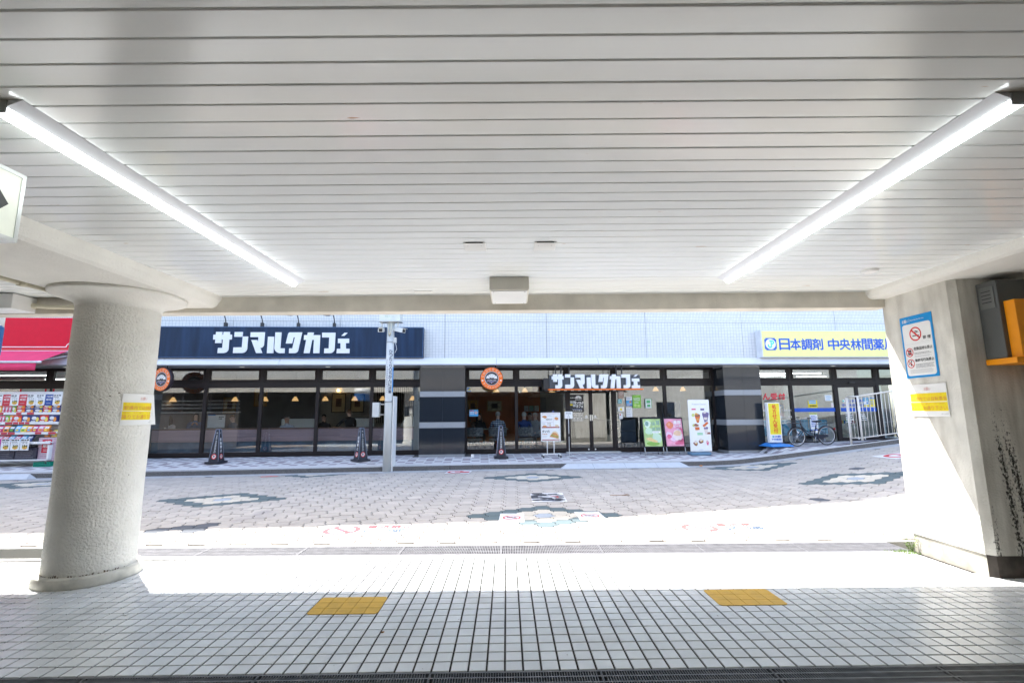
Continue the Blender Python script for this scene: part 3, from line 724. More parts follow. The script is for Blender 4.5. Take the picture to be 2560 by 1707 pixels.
for x in (.1, 1.4, 2.7, 4.0, 5.3): MB().tube([(x, 0, 0), (x, 0, 1.4)], .035, 8).obj('post', m_steel, lw)
bp = thing('blue_post_top', 'top of a blue ribbed post, cut short, at the left edge behind the column', 'sign', (-6.50, 5.5, 0))  # post cut short to keep its mirror image out of the windows
mb = MB(); pr = []
for k in range(87, 100): pr += [(.40, k * .026), (.405, k * .026 + .013)]
pr.append((.40, 2.60)); mb.lathe(pr, 28); mb.obj('sleeve', M('blue_sleeve', (.01, .10, .30), .35, var=.08), bp)
mb = MB(); mb.lathe([(.398, 2.602), (.398, 2.87)], 28); mb.obj('collar', m_white, bp)
# ================================================================== road of interlocking pavers
m_paver = M('paver_pink_grey', (0.405, 0.375, 0.335), 0.8, var=0.10, vs=2.5, rnd=0.07, bump=0.12, bs=90, bdist=0.004, pos=True, spots=[((.22, .20, .19), 18, .72, .05, (1, 1, 1)), ((.30, .28, .27), 1.1, .60, .2, (1, 1, 1))])
m_pav_d = M('paver_green_grey', (0.085, 0.12, 0.128), 0.8, var=0.16, vs=60, rnd=0.08)
m_pav_c = M('paver_cream', (0.52, 0.48, 0.40), 0.8, var=0.10, vs=30, rnd=0.06)
m_pav_b = M('paver_blue_grey', (0.33, 0.37, 0.41), 0.8, var=0.12, vs=40, rnd=0.06)
m_pav_k = M('paver_slate', (0.075, 0.085, 0.10), 0.8, var=0.12, vs=30)
m_joint = M('sandy_joint', (0.028, 0.017, 0.012), 0.95, var=0.3, vs=20)
HS = 0.166
AX = (1.5 * HS, math.sqrt(3) / 2 * HS); BX = (1.5 * HS, -math.sqrt(3) / 2 * HS)
H0 = (0.455, 7.44)                                                  # a pattern centre
def hex_at(x, y):
    x -= H0[0]; y -= H0[1]
    p = (x / AX[0] + y / AX[1]) / 2; q = (x / AX[0] - y / AX[1]) / 2
    return round(p), round(q)
def hex_c(a, b): return H0[0] + a * AX[0] + b * BX[0], H0[1] + a * AX[1] + b * BX[1]
kindof = {}
def pattern(x, y, half=2):
    a0, b0 = hex_at(x, y)
    for a in range(-2, 3):
        for b in range(-2, 3):
            r = max(abs(a), abs(b))
            kindof[(a0 + a, b0 + b)] = 1 if r == 2 else (2 if r == 1 else 3)
for x, y in ((0.455, 7.44), (-5.25, 9.05), (0.62, 11.5), (6.95, 9.95), (-4.95, 12.6), (6.25, 12.75), (-10.8, 11.3), (-11.9, 7.6)): pattern(x, y)
for x, y in ((4.98, 8.45), (7.6, 11.0), (-8.3, 7.0), (-7.9, 6.95), (-4.85, 6.75), (-4.6, 6.85), (-4.36, 6.72), (-4.4, 6.95)): kindof[hex_at(x, y)] = 4
# outline of one paver: flat front and back edges, S-curved slanting sides that mate with the neighbours
def edge_curve(p, q, amp, n=4):
    out = []
    dx, dy = q[0] - p[0], q[1] - p[1]; l = math.hypot(dx, dy); nx, ny = -dy / l, dx / l
    for i in range(n):
        t = i / n; w = amp * math.sin(2 * math.pi * t)
        out.append((p[0] + dx * t + nx * w, p[1] + dy * t + ny * w))
    return out
cor = [(HS * math.cos(R(60 * i)), HS * math.sin(R(60 * i))) for i in range(6)]
e_a = edge_curve(cor[0], cor[1], 0.02) + [cor[1]]
e_b = edge_curve(cor[2], cor[3], 0.02) + [cor[3]]
# side 3-4 is side 1-0 moved by (cor3-cor1 ... ) ; side 5-0 is side 3-2 moved
o34 = [(p[0] - (cor[0][0] - cor[4][0]) , p[1] - (cor[0][1] - cor[4][1])) for p in e_a[::-1]]
o34 = [(p[0], p[1]) for p in o34]
o34 = [(p[0] + (cor[3][0] - o34[0][0]), p[1] + (cor[3][1] - o34[0][1])) for p in o34]
o50 = e_b[::-1]
o50 = [(p[0] + (cor[5][0] - o50[0][0]), p[1] + (cor[5][1] - o50[0][1])) for p in o50]
OUT = e_a[:-1] + [cor[1]] + e_b[:-1] + [cor[3]] + o34[1:-1] + [cor[4]] + [cor[5]] + o50[1:-1]
def shrink(pts, g):
    n = len(pts); out = []
    for i in range(n):
        a, b, c = Vector(pts[i - 1]), Vector(pts[i]), Vector(pts[(i + 1) % n])
        t1 = (b - a).normalized(); t2 = (c - b).normalized(); n1 = Vector((-t1.y, t1.x)); n2 = Vector((-t2.y, t2.x))
        m = (n1 + n2); m = m / max(0.5, m.length_squared / 2 * 1.0) if m.length > 1e-6 else n1
        out.append((b.x + m.x * g, b.y + m.y * g))
    return out
P_OUT = shrink(OUT, 0.0065); P_IN = shrink(OUT, 0.0105)
PAV = (P_OUT, P_IN)
def clip_front(pts, lim):
    out = []
    for i in range(len(pts)):
        a, b = pts[i], pts[(i + 1) % len(pts)]
        if a[1] >= lim: out.append(a)
        if (a[1] >= lim) != (b[1] >= lim):
            t = (lim - a[1]) / (b[1] - a[1]); out.append((a[0] + (b[0] - a[0]) * t, lim))
    return out
def paver(x, y):
    """vertices relative to the paver centre, following the lie of the road"""
    z0 = road_z(x, y); vs = []
    P_OUT, P_IN = PAV
    if y - HS < 5.96:
        o_ = clip_front(OUT, 5.958 - y); P_OUT, P_IN = shrink(o_, 0.0065), shrink(o_, 0.0105)
    NP = len(P_OUT)
    for p in P_OUT: vs.append((p[0], p[1], road_z(x + p[0], y + p[1]) - z0 - 0.016))
    for p in P_OUT: vs.append((p[0], p[1], road_z(x + p[0], y + p[1]) - z0 - 0.003))
    for p in P_IN: vs.append((p[0], p[1], road_z(x + p[0], y + p[1]) - z0))
    n = NP
    fs = [(i, (i + 1) % n, n + (i + 1) % n, n + i) for i in range(n)] + [(n + i, n + (i + 1) % n, 2 * n + (i + 1) % n, 2 * n + i) for i in range(n)] + [tuple(range(2 * n, 3 * n))]
    return vs, fs, z0
def road_sheet(x0, x1, y0, y1, nx, ny, dz):
    mb = MB(); vs = []
    for j in range(ny + 1):
        for i in range(nx + 1):
            x = x0 + (x1 - x0) * i / nx; y = y0 + (y1 - y0) * j / ny; vs.append((x, y, road_z(x, y) + dz))
    mb.add(vs, [(j * (nx + 1) + i, j * (nx + 1) + i + 1, (j + 1) * (nx + 1) + i + 1, (j + 1) * (nx + 1) + i) for j in range(ny) for i in range(nx)], 0, True)
    return mb
road = struct(road_sheet(-40, 40, 5.945, 15.0, 200, 24, -0.011).obj('road', m_joint))
PM = [m_paver, m_pav_d, m_pav_c, m_pav_b, m_pav_k]
todo = []
for a in range(-70, 71):
    for b in range(-70, 71):
        x, y = hex_c(a, b)
        if y < 5.95 - HS * 0.55 or x < -17 or x > 15: continue
        s, d = to_fac(x, y)
        if d > KD - 0.28 or abs(x) > 1.12 * y + 1.2 and y < 9 and x < 0: continue
        # skip what can never be seen behind the square pillar
        todo.append((y, x, a, b))
todo.sort()
rest = [MB() for _ in PM]; cnt = 0
for y, x, a, b in todo:
    vs, fs, z0 = paver(x, y)
    k = kindof.get((a, b), 0)
    inview = -0.97 * y < x < 0.80 * y and not (-0.93 < x / y < -0.745)
    dz = random.uniform(-0.002, 0.002)
    if cnt < 300 and inview:
        mb = MB(); mb.add(vs, fs); mb.obj('paver', PM[k], road, (x, y, z0 + dz)); cnt += 1
    else:
        rest[k].add([(v[0] + x, v[1] + y, v[2] + z0 + dz) for v in vs], fs)
allm = MB()
for k, r_ in enumerate(rest): allm.add(r_.v, r_.f, k)
tag(allm.obj('paver', PM, road), kind='stuff')
# asphalt seam strips beside the kerb and drain edge
strip = MB()
for i in range(120):
    s0 = -18 + i * 0.28; s1 = s0 + 0.28
    q = []
    for s, d in ((s0, KD - 0.36), (s1, KD - 0.36), (s1, KD - 0.0), (s0, KD - 0.0)):
        p = F(s, d); q.append((p.x, p.y, road_z(p.x, p.y) + (0.001 if d < KD - .1 else 0.004)))
    strip.add(q, [(0, 1, 2, 3)])
struct(strip.obj('gutter', M('gutter_concrete', (0.36, 0.37, 0.38), 0.85, var=0.15, vs=8)))

# ================================================================== kerb and pavement
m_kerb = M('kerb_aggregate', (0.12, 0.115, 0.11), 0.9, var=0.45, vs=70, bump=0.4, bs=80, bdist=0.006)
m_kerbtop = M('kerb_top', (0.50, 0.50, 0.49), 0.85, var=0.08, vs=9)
m_pt_l = M('paving_light', (0.56, 0.56, 0.56), 0.75, var=0.06, vs=9, rnd=0.05)
m_pt_d = M('paving_mauve', (0.30, 0.27, 0.29), 0.75, var=0.08, vs=9, rnd=0.06)
base = MB(); S0, S1 = -18.0, 14.0
vs = []; n = 128
for i in range(n + 1):
    s = S0 + (S1 - S0) * i / n
    for d in (KD + 0.02, -1.4, -0.95, -0.55, 0.0, 0.72):
        p = F(s, d); vs.append((p.x, p.y, pave_z(s, d) - 0.012))
base.add(vs, [(i * 6 + j, (i + 1) * 6 + j, (i + 1) * 6 + j + 1, i * 6 + j + 1) for i in range(n) for j in range(5)])
pave = struct(base.obj('pavement', M('paving_joint', (0.10, 0.095, 0.09), 0.9, var=0.2)))
# kerb stones
for i in range(53):
    s0 = S0 + i * 0.6; s1 = s0 + 0.592
    if s1 > 14: break
    def kq(s, d, z):
        p = F(s, d); return (p.x, p.y, z)
    b_, t_ = [], []
    for s, d in ((s0, KD), (s1, KD), (s1, KD + 0.17), (s0, KD + 0.17)): b_.append(kq(s, d, road_fz(s, KD) - 0.05))
    for s, d in ((s0, KD + 0.02), (s1, KD + 0.02), (s1, KD + 0.17), (s0, KD + 0.17)): t_.append(kq(s, d, road_fz(s, KD) + 0.115))
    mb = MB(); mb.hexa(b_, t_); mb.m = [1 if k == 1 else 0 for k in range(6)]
    mb.obj('kerb_stone', [m_kerb, m_kerbtop], pave)
# paving slabs: a chequer of pale and mauve slabs with one drain slit between rows
rows = []
d = KD + 0.178
ws = [0.30, 0.19, 0.19, 0.19, 0.03, 0.19, 0.19, 0.19, 0.19, 0.19, 0.19, 0.19]
for w in ws: rows.append((d, d + w)); d += w
rest = MB(); cnt = 0
for j, (d0, d1) in enumerate(rows):
    if j == 4: continue
    if j == 0: L_, Dk, off = 0.597, 0.0, 0.0
    else: L_, Dk, off = 0.30, 0.215, (j % 2) * 0.257
    s = -17.5 + off; k = 0
    while s < 13.5:
        w = L_ if (k % 2 == 0 or j == 0) else Dk
        s0, s1 = s + 0.002, s + w - 0.002; s += w; k += 1
        if d1 > -0.02 and (-2.86 < s1 and s0 < -1.4 or 6.7 < s1 and s0 < 8.1): continue
        if d1 > 0.62: continue
        mi = 0 if (k % 2 == 1 or j == 0) else 1
        if s0 > 8.05 and d0 > -1.2: mi = 1 if (int(s0 * 2.1) + j) % 3 else 0
        sc, dc = (s0 + s1) / 2, (d0 + d1) / 2; zc_ = pave_z(sc, dc); pc = F(sc, dc)
        q = [(s0, d0 + .002), (s1, d0 + .002), (s1, d1 - .002), (s0, d1 - .002)]
        top = []
        for a, b in q:
            p = F(a, b); top.append((p.x - pc.x, p.y - pc.y, pave_z(a, b) - zc_))
        bot = [(a, b, c_ - 0.014) for a, b, c_ in top]
        mb = MB(); mb.hexa(bot, top); mb.f.pop(0); mb.m.pop(0); mb.sm.pop(0)
        if cnt < 300 and -11.5 < sc < 8.0 and (j <= 7):
            mb.obj('paving_slab', [m_pt_l, m_pt_d][mi], pave, (pc.x, pc.y, zc_)); cnt += 1
        else: rest.add([(v[0] + pc.x, v[1] + pc.y, v[2] + zc_) for v in mb.v], mb.f, mi)
tag(rest.obj('paving_slab', [m_pt_l, m_pt_d], pave), kind='stuff')
# drop kerb wedges in the gutter
m_ramp = M('kerb_ramp_plate', (0.50, 0.53, 0.56), 0.6, var=0.06, vs=8)
for k, (s0, nseg, lb) in enumerate(((1.15, 4, 'pale sloping kerb ramp in the gutter in front of the cafe entrance'), (-14.6, 3, 'pale sloping kerb ramp in the gutter in front of the red drugstore'))):
    t = fthing('kerb_ramp', lb, 'kerb ramp', s0, KD, road_fz(s0 + 1, KD) + .005, 0, 'kerb ramps in the gutter')
    for i in range(nseg):
        a, b = i * 0.86, i * 0.86 + 0.853
        l = 0.16 if i == 0 else 0; r_ = 0.16 if i == nseg - 1 else 0
        mb = MB(); mb.hexa([(a, -.27, 0), (b, -.27, 0), (b, -.005, 0), (a, -.005, 0)], [(a + .0, -.268, .006), (b, -.268, .006), (b - r_, -.005, .11), (a + l, -.005, .11)])
        mb.obj('ramp_section', m_ramp, t)

# ================================================================== prints stuck on the road
def ground_print(name, label, cat, px, py, rz, w, h, draw, mats, group=None, dz=0.006, nx=8, ny=5, ragged=False):
    """flat print lying on the road; local x to the right, local 'z' of the drawing runs away from the camera"""
    mb = MB(); draw(mb, w, h)
    z0 = road_z(px, py); vs = []
    c_, s_ = math.cos(rz), math.sin(rz)
    for (x, y, z) in mb.v:
        wx, wy = px + x * c_ - z * s_, py + x * s_ + z * c_
        vs.append((x, z, road_z(wx, wy) - z0 + dz - y))
    mb.v = vs
    return tag(mb.obj(name, mats, None, (px, py, z0), rz), label, cat, group)
m_gwhite = M('ground_sheet_white', (0.66, 0.67, 0.68), 0.6, var=0.05, vs=12)
m_gred = M('ground_sheet_red', (0.50, 0.03, 0.04), 0.6, var=0.2, vs=25)
m_gredf = M('ground_sheet_faded_red', (0.55, 0.09, 0.085), 0.6, var=0.2, vs=25)
m_gblue = M('ground_sheet_ink', (0.06, 0.09, 0.14), 0.6, var=0.2, vs=25)
m_gblack = M('ground_sheet_black', (0.04, 0.045, 0.055), 0.6, var=0.3, vs=25)
def grid_rect(mb, x0, x1, z0, z1, y, mi, nx, nz):
    for i in range(nx):
        for j in range(nz):
            rect(mb, x0 + (x1 - x0) * i / nx, x0 + (x1 - x0) * (i + 1) / nx, z0 + (z1 - z0) * j / nz, z0 + (z1 - z0) * (j + 1) / nz, y, mi)
def zone_sheet(mb, w, h):
    grid_rect(mb, -w / 2, w / 2, 0, h, 0, 0, 6, 2)
    r = h * .46; cx, cz = -w / 2 + r + .03, h * .5
    disc(mb, cx, cz, r, -.0015, 1, 40, r * .72)
    mb.add([(cx - r * .62, -.0015, cz + r * .42), (cx - r * .42, -.0015, cz + r * .62), (cx + r * .62, -.0015, cz - r * .42), (cx + r * .42, -.0015, cz - r * .62)], [(0, 3, 2, 1)], 1)
    rect(mb, cx - r * .55, cx + r * .4, cz - r * .12, cz - r * .02, -.0022, 2)
    disc(mb, cx + r * .25, cz + r * .3, r * .2, -.0022, 2, 10, r * .1, 0.2, 3.6); disc(mb, cx + r * .5, cz + r * .2, r * .16, -.0022, 2, 10, r * .07, 3.3, 6.0)
    x0 = cx + r + .05
    text_box(mb, '重点禁止', x0, w / 2 - .02, h * .66, h * .95, -.0022, 1, .03)
    text_box(mb, '区 域', x0 + .02, w / 2 - .10, h * .24, h * .58, -.0022, 2, .03)
    bars(mb, x0, w / 2 - .12, h * .1, .02, -.0022, 2, .1)
    for k in range(5): rect(mb, cx - r * .5 + k * r * .22, cx - r * .4 + k * r * .22, cz - r * .93, cz - r * .83, -.003, 0)
    for k in range(6): rect(mb, cx - r * .55 + k * r * .2, cx - r * .43 + k * r * .2, cz + r * .8, cz + r * .9, -.003, 0)
ground_print('ground_sheet', 'large no smoking zone sheet on the paving, crossed by the shadow edge', 'ground sheet', -1.93, 6.36, 0.0, 1.20, 0.52, zone_sheet, [m_gwhite, m_gred, m_gblue])
ground_print('ground_sheet', 'large faded no smoking zone sheet wholly in the sun near the square pillar', 'ground sheet', 2.78, 6.34, 0.02, 1.20, 0.50, zone_sheet, [m_gwhite, m_gredf, m_gblue])
def small_sheet(mb, w, h):
    grid_rect(mb, -w / 2, w / 2, 0, h, 0, 0, 2, 2)
    disc(mb, 0, h * .5, w * .36, -.0015, 1, 30, w * .30)
    mb.add([(-w * .25, -.0015, h * .5 + w * .17), (-w * .2, -.0015, h * .5 + w * .23), (w * .25, -.0015, h * .5 - w * .17), (w * .2, -.0015, h * .5 - w * .23)], [(0, 3, 2, 1)], 1)
    bars(mb, -w * .2, w * .22, h * .55, .022, -.002, 2, .1, 2, .04); bars(mb, -w * .35, w * .3, h * .9, .014, -.002, 2, .2)
ground_print('ground_sheet', 'small square no smoking sheet on the left of the dark paver diamond', 'ground sheet', -0.03, 7.00, -0.02, 0.36, 0.56, small_sheet, [m_gwhite, m_gred, m_gblue])
ground_print('ground_sheet', 'small square no smoking sheet on the right of the dark paver diamond', 'ground sheet', 1.14, 7.08, 0.05, 0.38, 0.56, small_sheet, [m_gwhite, m_gredf, m_gblue])
def torn_sheet(mb, w, h):
    grid_rect(mb, -w / 2, w / 2, 0, h, 0, 0, 4, 3)
    random.seed(31)
    for k in range(26):
        cx, cz = random.uniform(-w * .42, w * .38), h * random.uniform(.06, .94)
        cz += random.uniform(-.03, .03); a = random.uniform(.05, .17); b_ = random.uniform(.02, .06); n = 9
        pts = [(clamp(cx + a * math.cos(2 * math.pi * i / n) * random.uniform(.5, 1.2), -w * .49, w * .49), clamp(cz + b_ * math.sin(2 * math.pi * i / n) * random.uniform(.5, 1.2) * (1.6 if i % 3 else 1), .01, h * .99)) for i in range(n)]
        poly(mb, pts, -.0012 - k * .0002, 1)
    rect(mb, -w * .5, -w * .3, h * .35, h * .62, -.007, 1)
    disc(mb, w * .12, h * .48, .12, -.0075, 2, 14, .09, -1.0, 1.8)
    rect(mb, -w * .2, w * .2, h * .1, h * .16, -.0065, 3)
ground_print('ground_sheet', 'torn black and white sheet stuck on the paving at the middle of the road', 'ground sheet', 0.62, 8.45, 0.0, 0.60, 0.86, torn_sheet, [m_gwhite, m_gblack, m_gredf, m_gblue])
def red_sheet(mb, w, h):
    grid_rect(mb, -w / 2, w / 2, 0, h, 0, 0, 3, 2)
    disc(mb, -w * .1, h * .5, h * .45, -.0012, 1, 20, h * .3, .6, 5.5)
    rect(mb, w * .05, w * .45, h * .3, h * .7, -.0018, 1); rect(mb, -w * .15, w * .02, h * .4, h * .6, -.0018, 1)
ground_print('ground_sheet', 'faded red and white ground sheet near the kerb just right of the camera pole', 'ground sheet', -1.40, 12.25, -0.08, 0.62, 0.5, red_sheet, [m_gwhite, m_gred])
ground_print('ground_sheet', 'worn pink ground sheet near the kerb left of the camera pole', 'ground sheet', -6.0, 12.0, 0.05, 0.5, 0.3, red_sheet, [m_paver, m_gredf])
ground_print('ground_sheet', 'red and white ground sheet up the slope beside the square pillar', 'ground sheet', 9.55, 11.6, 0.05, 1.1, 0.75, red_sheet, [m_gwhite, m_gred])
# small litter
def bit(name, label, x, y, w, h, mat, rz=0, z=None, cat=None, hh=.008):
    mb = MB(); mb.prism([(-w, -h * .4), (w * .3, -h), (w, h * .2), (w * .2, h), (-w * .7, h * .5)], 'z', 0.002, hh)
    return tag(mb.obj(name, mat, None, (x, y, road_z(x, y) if z is None else z), rz), label, cat or 'litter')
m_leaf = M('dry_leaf', (.26, .13, .05), .7, var=.3, vs=60)
bit('dead_leaf', 'brown dead leaf lying on the shaded floor tiles', -0.92, 3.62, .012, .008, m_leaf, .4, 0.0, 'leaf')
bit('dead_leaf', 'dark dead leaf on the sunlit floor tiles near the drain grate', 0.43, 5.26, .014, .008, m_leaf, 1.2, 0.0, 'leaf')
bit('dead_leaf', 'orange dead leaf in the gutter where the kerb starts to rise', *F(4.95, KD - .12)[:2], .05, .03, M('orange_leaf', (.5, .2, .04), .7), .2, None, 'leaf', .03)
bit('paper_scrap', 'small white paper scrap on the shaded floor by the round column', -2.98, 3.95, .02, .008, m_paper, .3, 0.0)
mb = MB()
for p_, q_ in (((0, 0), (.22, .02)), ((.22, .02), (.34, .09)), ((.22, .02), (.36, .0))): mb.tube([(p_[0], p_[1], .008), (q_[0], q_[1], .012)], .004, 6)
x, y = 1.75, 9.0
tag(mb.obj('twig', m_leaf, None, (x, y, road_z(x, y))), 'thin brown twig lying on the paving in the middle of the road', 'twig')
mb = MB(); mb.lathe([(.085, .0), (.085, .003), (.06, .0035)], 28)
mh = mb.obj('tan_cap', M('brass_cap', (.55, .48, .36), .5, var=.2, vs=20), None, (-2.42, 4.98, .0005)); tag(mh, 'small round tan cap set in the sunlit floor tiles', 'floor cap')

# moss and weeds by the square pillar foot
m_moss = M('moss_green', (.12, .20, .035), .9, var=.4, vs=40)
mb = MB(); random.seed(5)
for k in range(420):
    x, y = random.uniform(4.02, 4.32), random.uniform(5.36, 5.52)
    if random.random() > (x - 3.95) / .3: continue
    a = random.uniform(0, 6.28); l = random.uniform(.01, .03)
    mb.add([(x, y, 0), (x + .006 * math.cos(a), y + .006 * math.sin(a), 0), (x + l * .5 * math.cos(a + 1), y + l * .5 * math.sin(a + 1), l)], [(0, 1, 2)])
tag(mb.obj('moss', m_moss), 'bright green moss growing at the foot of the square pillar', 'moss', kind='stuff')
wd = thing('weed', 'small green weed growing by the corner of the square pillar', 'weed', (4.31, 5.47, 0))
mb = MB(); lf = MB()
for k in range(9):
    a = random.uniform(1.8, 5.4); h = random.uniform(.06, .17); t = (.05 * math.cos(a), .05 * math.sin(a), h)
    mb.tube([(0, 0, 0), (t[0] * .4, t[1] * .4, h * .6), t], .002, 5)
    for q in range(4):
        f = .4 + .2 * q; b = a + random.uniform(-1.4, 1.4); c0 = (t[0] * f, t[1] * f, h * f); l = .028
        lf.add([c0, (c0[0] + l * .5 * math.cos(b + .5), c0[1] + l * .5 * math.sin(b + .5), c0[2] + .008), (c0[0] + l * math.cos(b), c0[1] + l * math.sin(b), c0[2] + .004), (c0[0] + l * .5 * math.cos(b - .5), c0[1] + l * .5 * math.sin(b - .5), c0[2] + .008)], [(0, 1, 2, 3)])
mb.obj('stem', m_moss, wd); tag(lf.obj('leaf', m_moss, wd), kind='stuff')
random.seed(11)
# ================================================================== shop building across the road
def tile_wall(name, bw, bh, off):
    m = bpy.data.materials.new(name); m.use_nodes = True
    nt = m.node_tree; N = nt.nodes; L = nt.links; p = N['Principled BSDF']
    tc = N.new('ShaderNodeTexCoord'); sp = N.new('ShaderNodeSeparateXYZ'); L.new(tc.outputs['Object'], sp.inputs[0])
    cb = N.new('ShaderNodeCombineXYZ'); L.new(sp.outputs['X'], cb.inputs[0]); L.new(sp.outputs['Z'], cb.inputs[1])
    br = N.new('ShaderNodeTexBrick'); br.offset = 0; br.squash = 1
    br.inputs['Scale'].default_value = 1; br.inputs['Brick Width'].default_value = bw; br.inputs['Row Height'].default_value = bh
    br.inputs['Mortar Size'].default_value = 0.0045; br.inputs['Mortar Smooth'].default_value = 0.3; br.inputs['Bias'].default_value = 0
    br.inputs['Color1'].default_value = (0.63, 0.635, 0.635, 1); br.inputs['Color2'].default_value = (0.68, 0.685, 0.68, 1); br.inputs['Mortar'].default_value = (0.30, 0.32, 0.37, 1)
    L.new(cb.outputs[0], br.inputs['Vector'])
    nz = N.new('ShaderNodeTexNoise'); nz.inputs['Scale'].default_value = 0.8; L.new(tc.outputs['Object'], nz.inputs['Vector'])
    mr = N.new('ShaderNodeMapRange'); mr.inputs['To Min'].default_value = 0.93; mr.inputs['To Max'].default_value = 1.07; L.new(nz.outputs[0], mr.inputs['Value'])
    sc = N.new('ShaderNodeVectorMath'); sc.operation = 'SCALE'; L.new(br.outputs['Color'], sc.inputs[0]); L.new(mr.outputs[0], sc.inputs['Scale']); L.new(sc.outputs[0], p.inputs['Base Color'])
    p.inputs['Roughness'].default_value = 0.28
    b = N.new('ShaderNodeBump'); b.inputs['Strength'].default_value = 0.3; b.inputs['Distance'].default_value = 0.004; b.invert = True
    L.new(br.outputs['Fac'], b.inputs['Height']); L.new(b.outputs[0], p.inputs['Normal'])
    return m
m_wt = tile_wall('wall_tile', 0.10, 0.05, 0); m_ws = tile_wall('wall_tile_soldier', 0.05, 0.10, 0)
m_sand_gap = M('wall_joint', (0.10, 0.11, 0.13), 0.9)
m_frame = M('bronze_frame', (0.022, 0.017, 0.017), 0.45, metal=0.0, var=0.08, spec=.25)
m_glass = glass('window_glass')
m_can = M('canopy_aluminium', (0.66, 0.66, 0.68), 0.38, var=0.05, vs=2)
m_sof = M('canopy_soffit', (0.33, 0.34, 0.35), 0.5)
m_gr_d = M('granite_dark', (0.022, 0.027, 0.034), 0.07, var=0.5, vs=160, spec=0.5, detail=2)
m_gr_l = M('granite_light', (0.30, 0.31, 0.32), 0.5, var=0.2, vs=140, bump=0.1, bs=150, bdist=.002)
bld = fthing('shop_building', 'long building with pale tiled wall and a row of shops below', 'building')
JX = [-2.12 + 3.24 * k for k in range(-8, 8)]
def roof_z(s): return 17.05 - 1.95 * sstep(-7.5, 0.5, s)
for i in range(len(JX) - 1):
    a, b = JX[i] + 0.006, JX[i + 1] - 0.006
    lv = [3.245, 4.425, 7.5, 10.6, 13.7, 17.6]
    for k in range(5):
        if k < 4:
            mb = MB(); mb.box(a, b, 0.10, 0.38, lv[k] + (0.005 if k else 0), lv[k + 1] - 0.005)
        else:                                                       # unseen roof edge sloped to shape the shadow it casts on the road
            za, zb = roof_z(a), roof_z(b)
            mb = MB(); mb.hexa([(a, .10, 13.705), (b, .10, 13.705), (b, .38, 13.705), (a, .38, 13.705)], [(a, .10, za), (b, .10, zb), (b, .38, zb), (a, .38, za)])
        mb.obj('wall_panel', m_wt if k != 1 else m_ws, bld)
MB().box(JX[0], JX[-1], 0.11, 0.45, 3.25, 15.0).obj('wall_core', m_sand_gap, bld)
MB().box(JX[0], JX[-1], 0.11, 10, 3.1, 3.24).obj('unseen_upper_floor', m_conc, bld)  # unseen slab added to keep sun out of the shop rooms
MB().box(JX[0], JX[-1], 9.2, 9.5, -0.2, 3.1).obj('unseen_rear_wall', M('dim_wall', (.12, .11, .10), .8), bld)  # unseen wall added behind the rooms, also against the sun
# canopy
seams = [-19.8, -16.7, -13.6, -10.4, -7.05, -3.75, -0.5, 2.70, 5.84, 8.92, 11.97, 15.0, 18]
for a, b in zip(seams[:-1], seams[1:]):
    mb = MB(); mb.hexa([(a + .005, -.215, 3.035), (b - .005, -.215, 3.035), (b - .005, .095, 3.035), (a + .005, .095, 3.035)], [(a + .005, -.05, 3.243), (b - .005, -.05, 3.243), (b - .005, .095, 3.243), (a + .005, .095, 3.243)])
    mb.obj('canopy_panel', m_can, bld)
MB().box(-19.8, 18, -.205, .78, 3.005, 3.0345).obj('soffit', m_sof, bld)
m_dl = M('downlight_glow', (.9, .88, .8), .4, emit=.15)
for s in (-13.4, -10.87, -8.3, -5.72, 1.44, 3.9, 10.7):
    mb = MB(); mb.lathe([(.085, 3.0), (.085, 3.0045)], 20, (s, .22)); mb.lathe([(.065, 2.9985), (.065, 2.9998)], 20, (s, .22), 1); mb.obj('downlight', [m_white, m_dl], bld)
# granite pillars, each slab a piece
bands = [(2.955, 3.003, 'l'), (2.22, 2.952, 'd'), (2.05, 2.217, 'l'), (1.283, 2.047, 'd'), (1.108, 1.28, 'l'), (0.322, 1.105, 'd'), (0.16, 0.319, 'l')]
def granite(s0, s1, sm, d1):
    pr = link('stone_pillar', None, bld)
    MB().box(s0 + .025, s1 - .025, .026, d1 - .02, .1, 3.0).obj('core', m_sand_gap, pr)
    for z0, z1, k in bands:
        m = m_gr_l if k == 'l' else m_gr_d; j = random.uniform(0, .002)
        MB().box(s0, sm - .002, -j, .022 - j, z0, z1).obj('stone_slab', m, pr); MB().box(sm + .002, s1, -j, .022 - j, z0, z1).obj('stone_slab', m, pr)
        for a, b in ((s0, s0 + .022), (s1 - .022, s1)):
            MB().box(a, b, .0235, d1, z0, z1).obj('stone_slab', m, pr)
granite(-2.85, -1.468, -2.15, .95); granite(6.80, 8.025, 7.43, .95); granite(-12.5, -11.3, -11.9, .95)
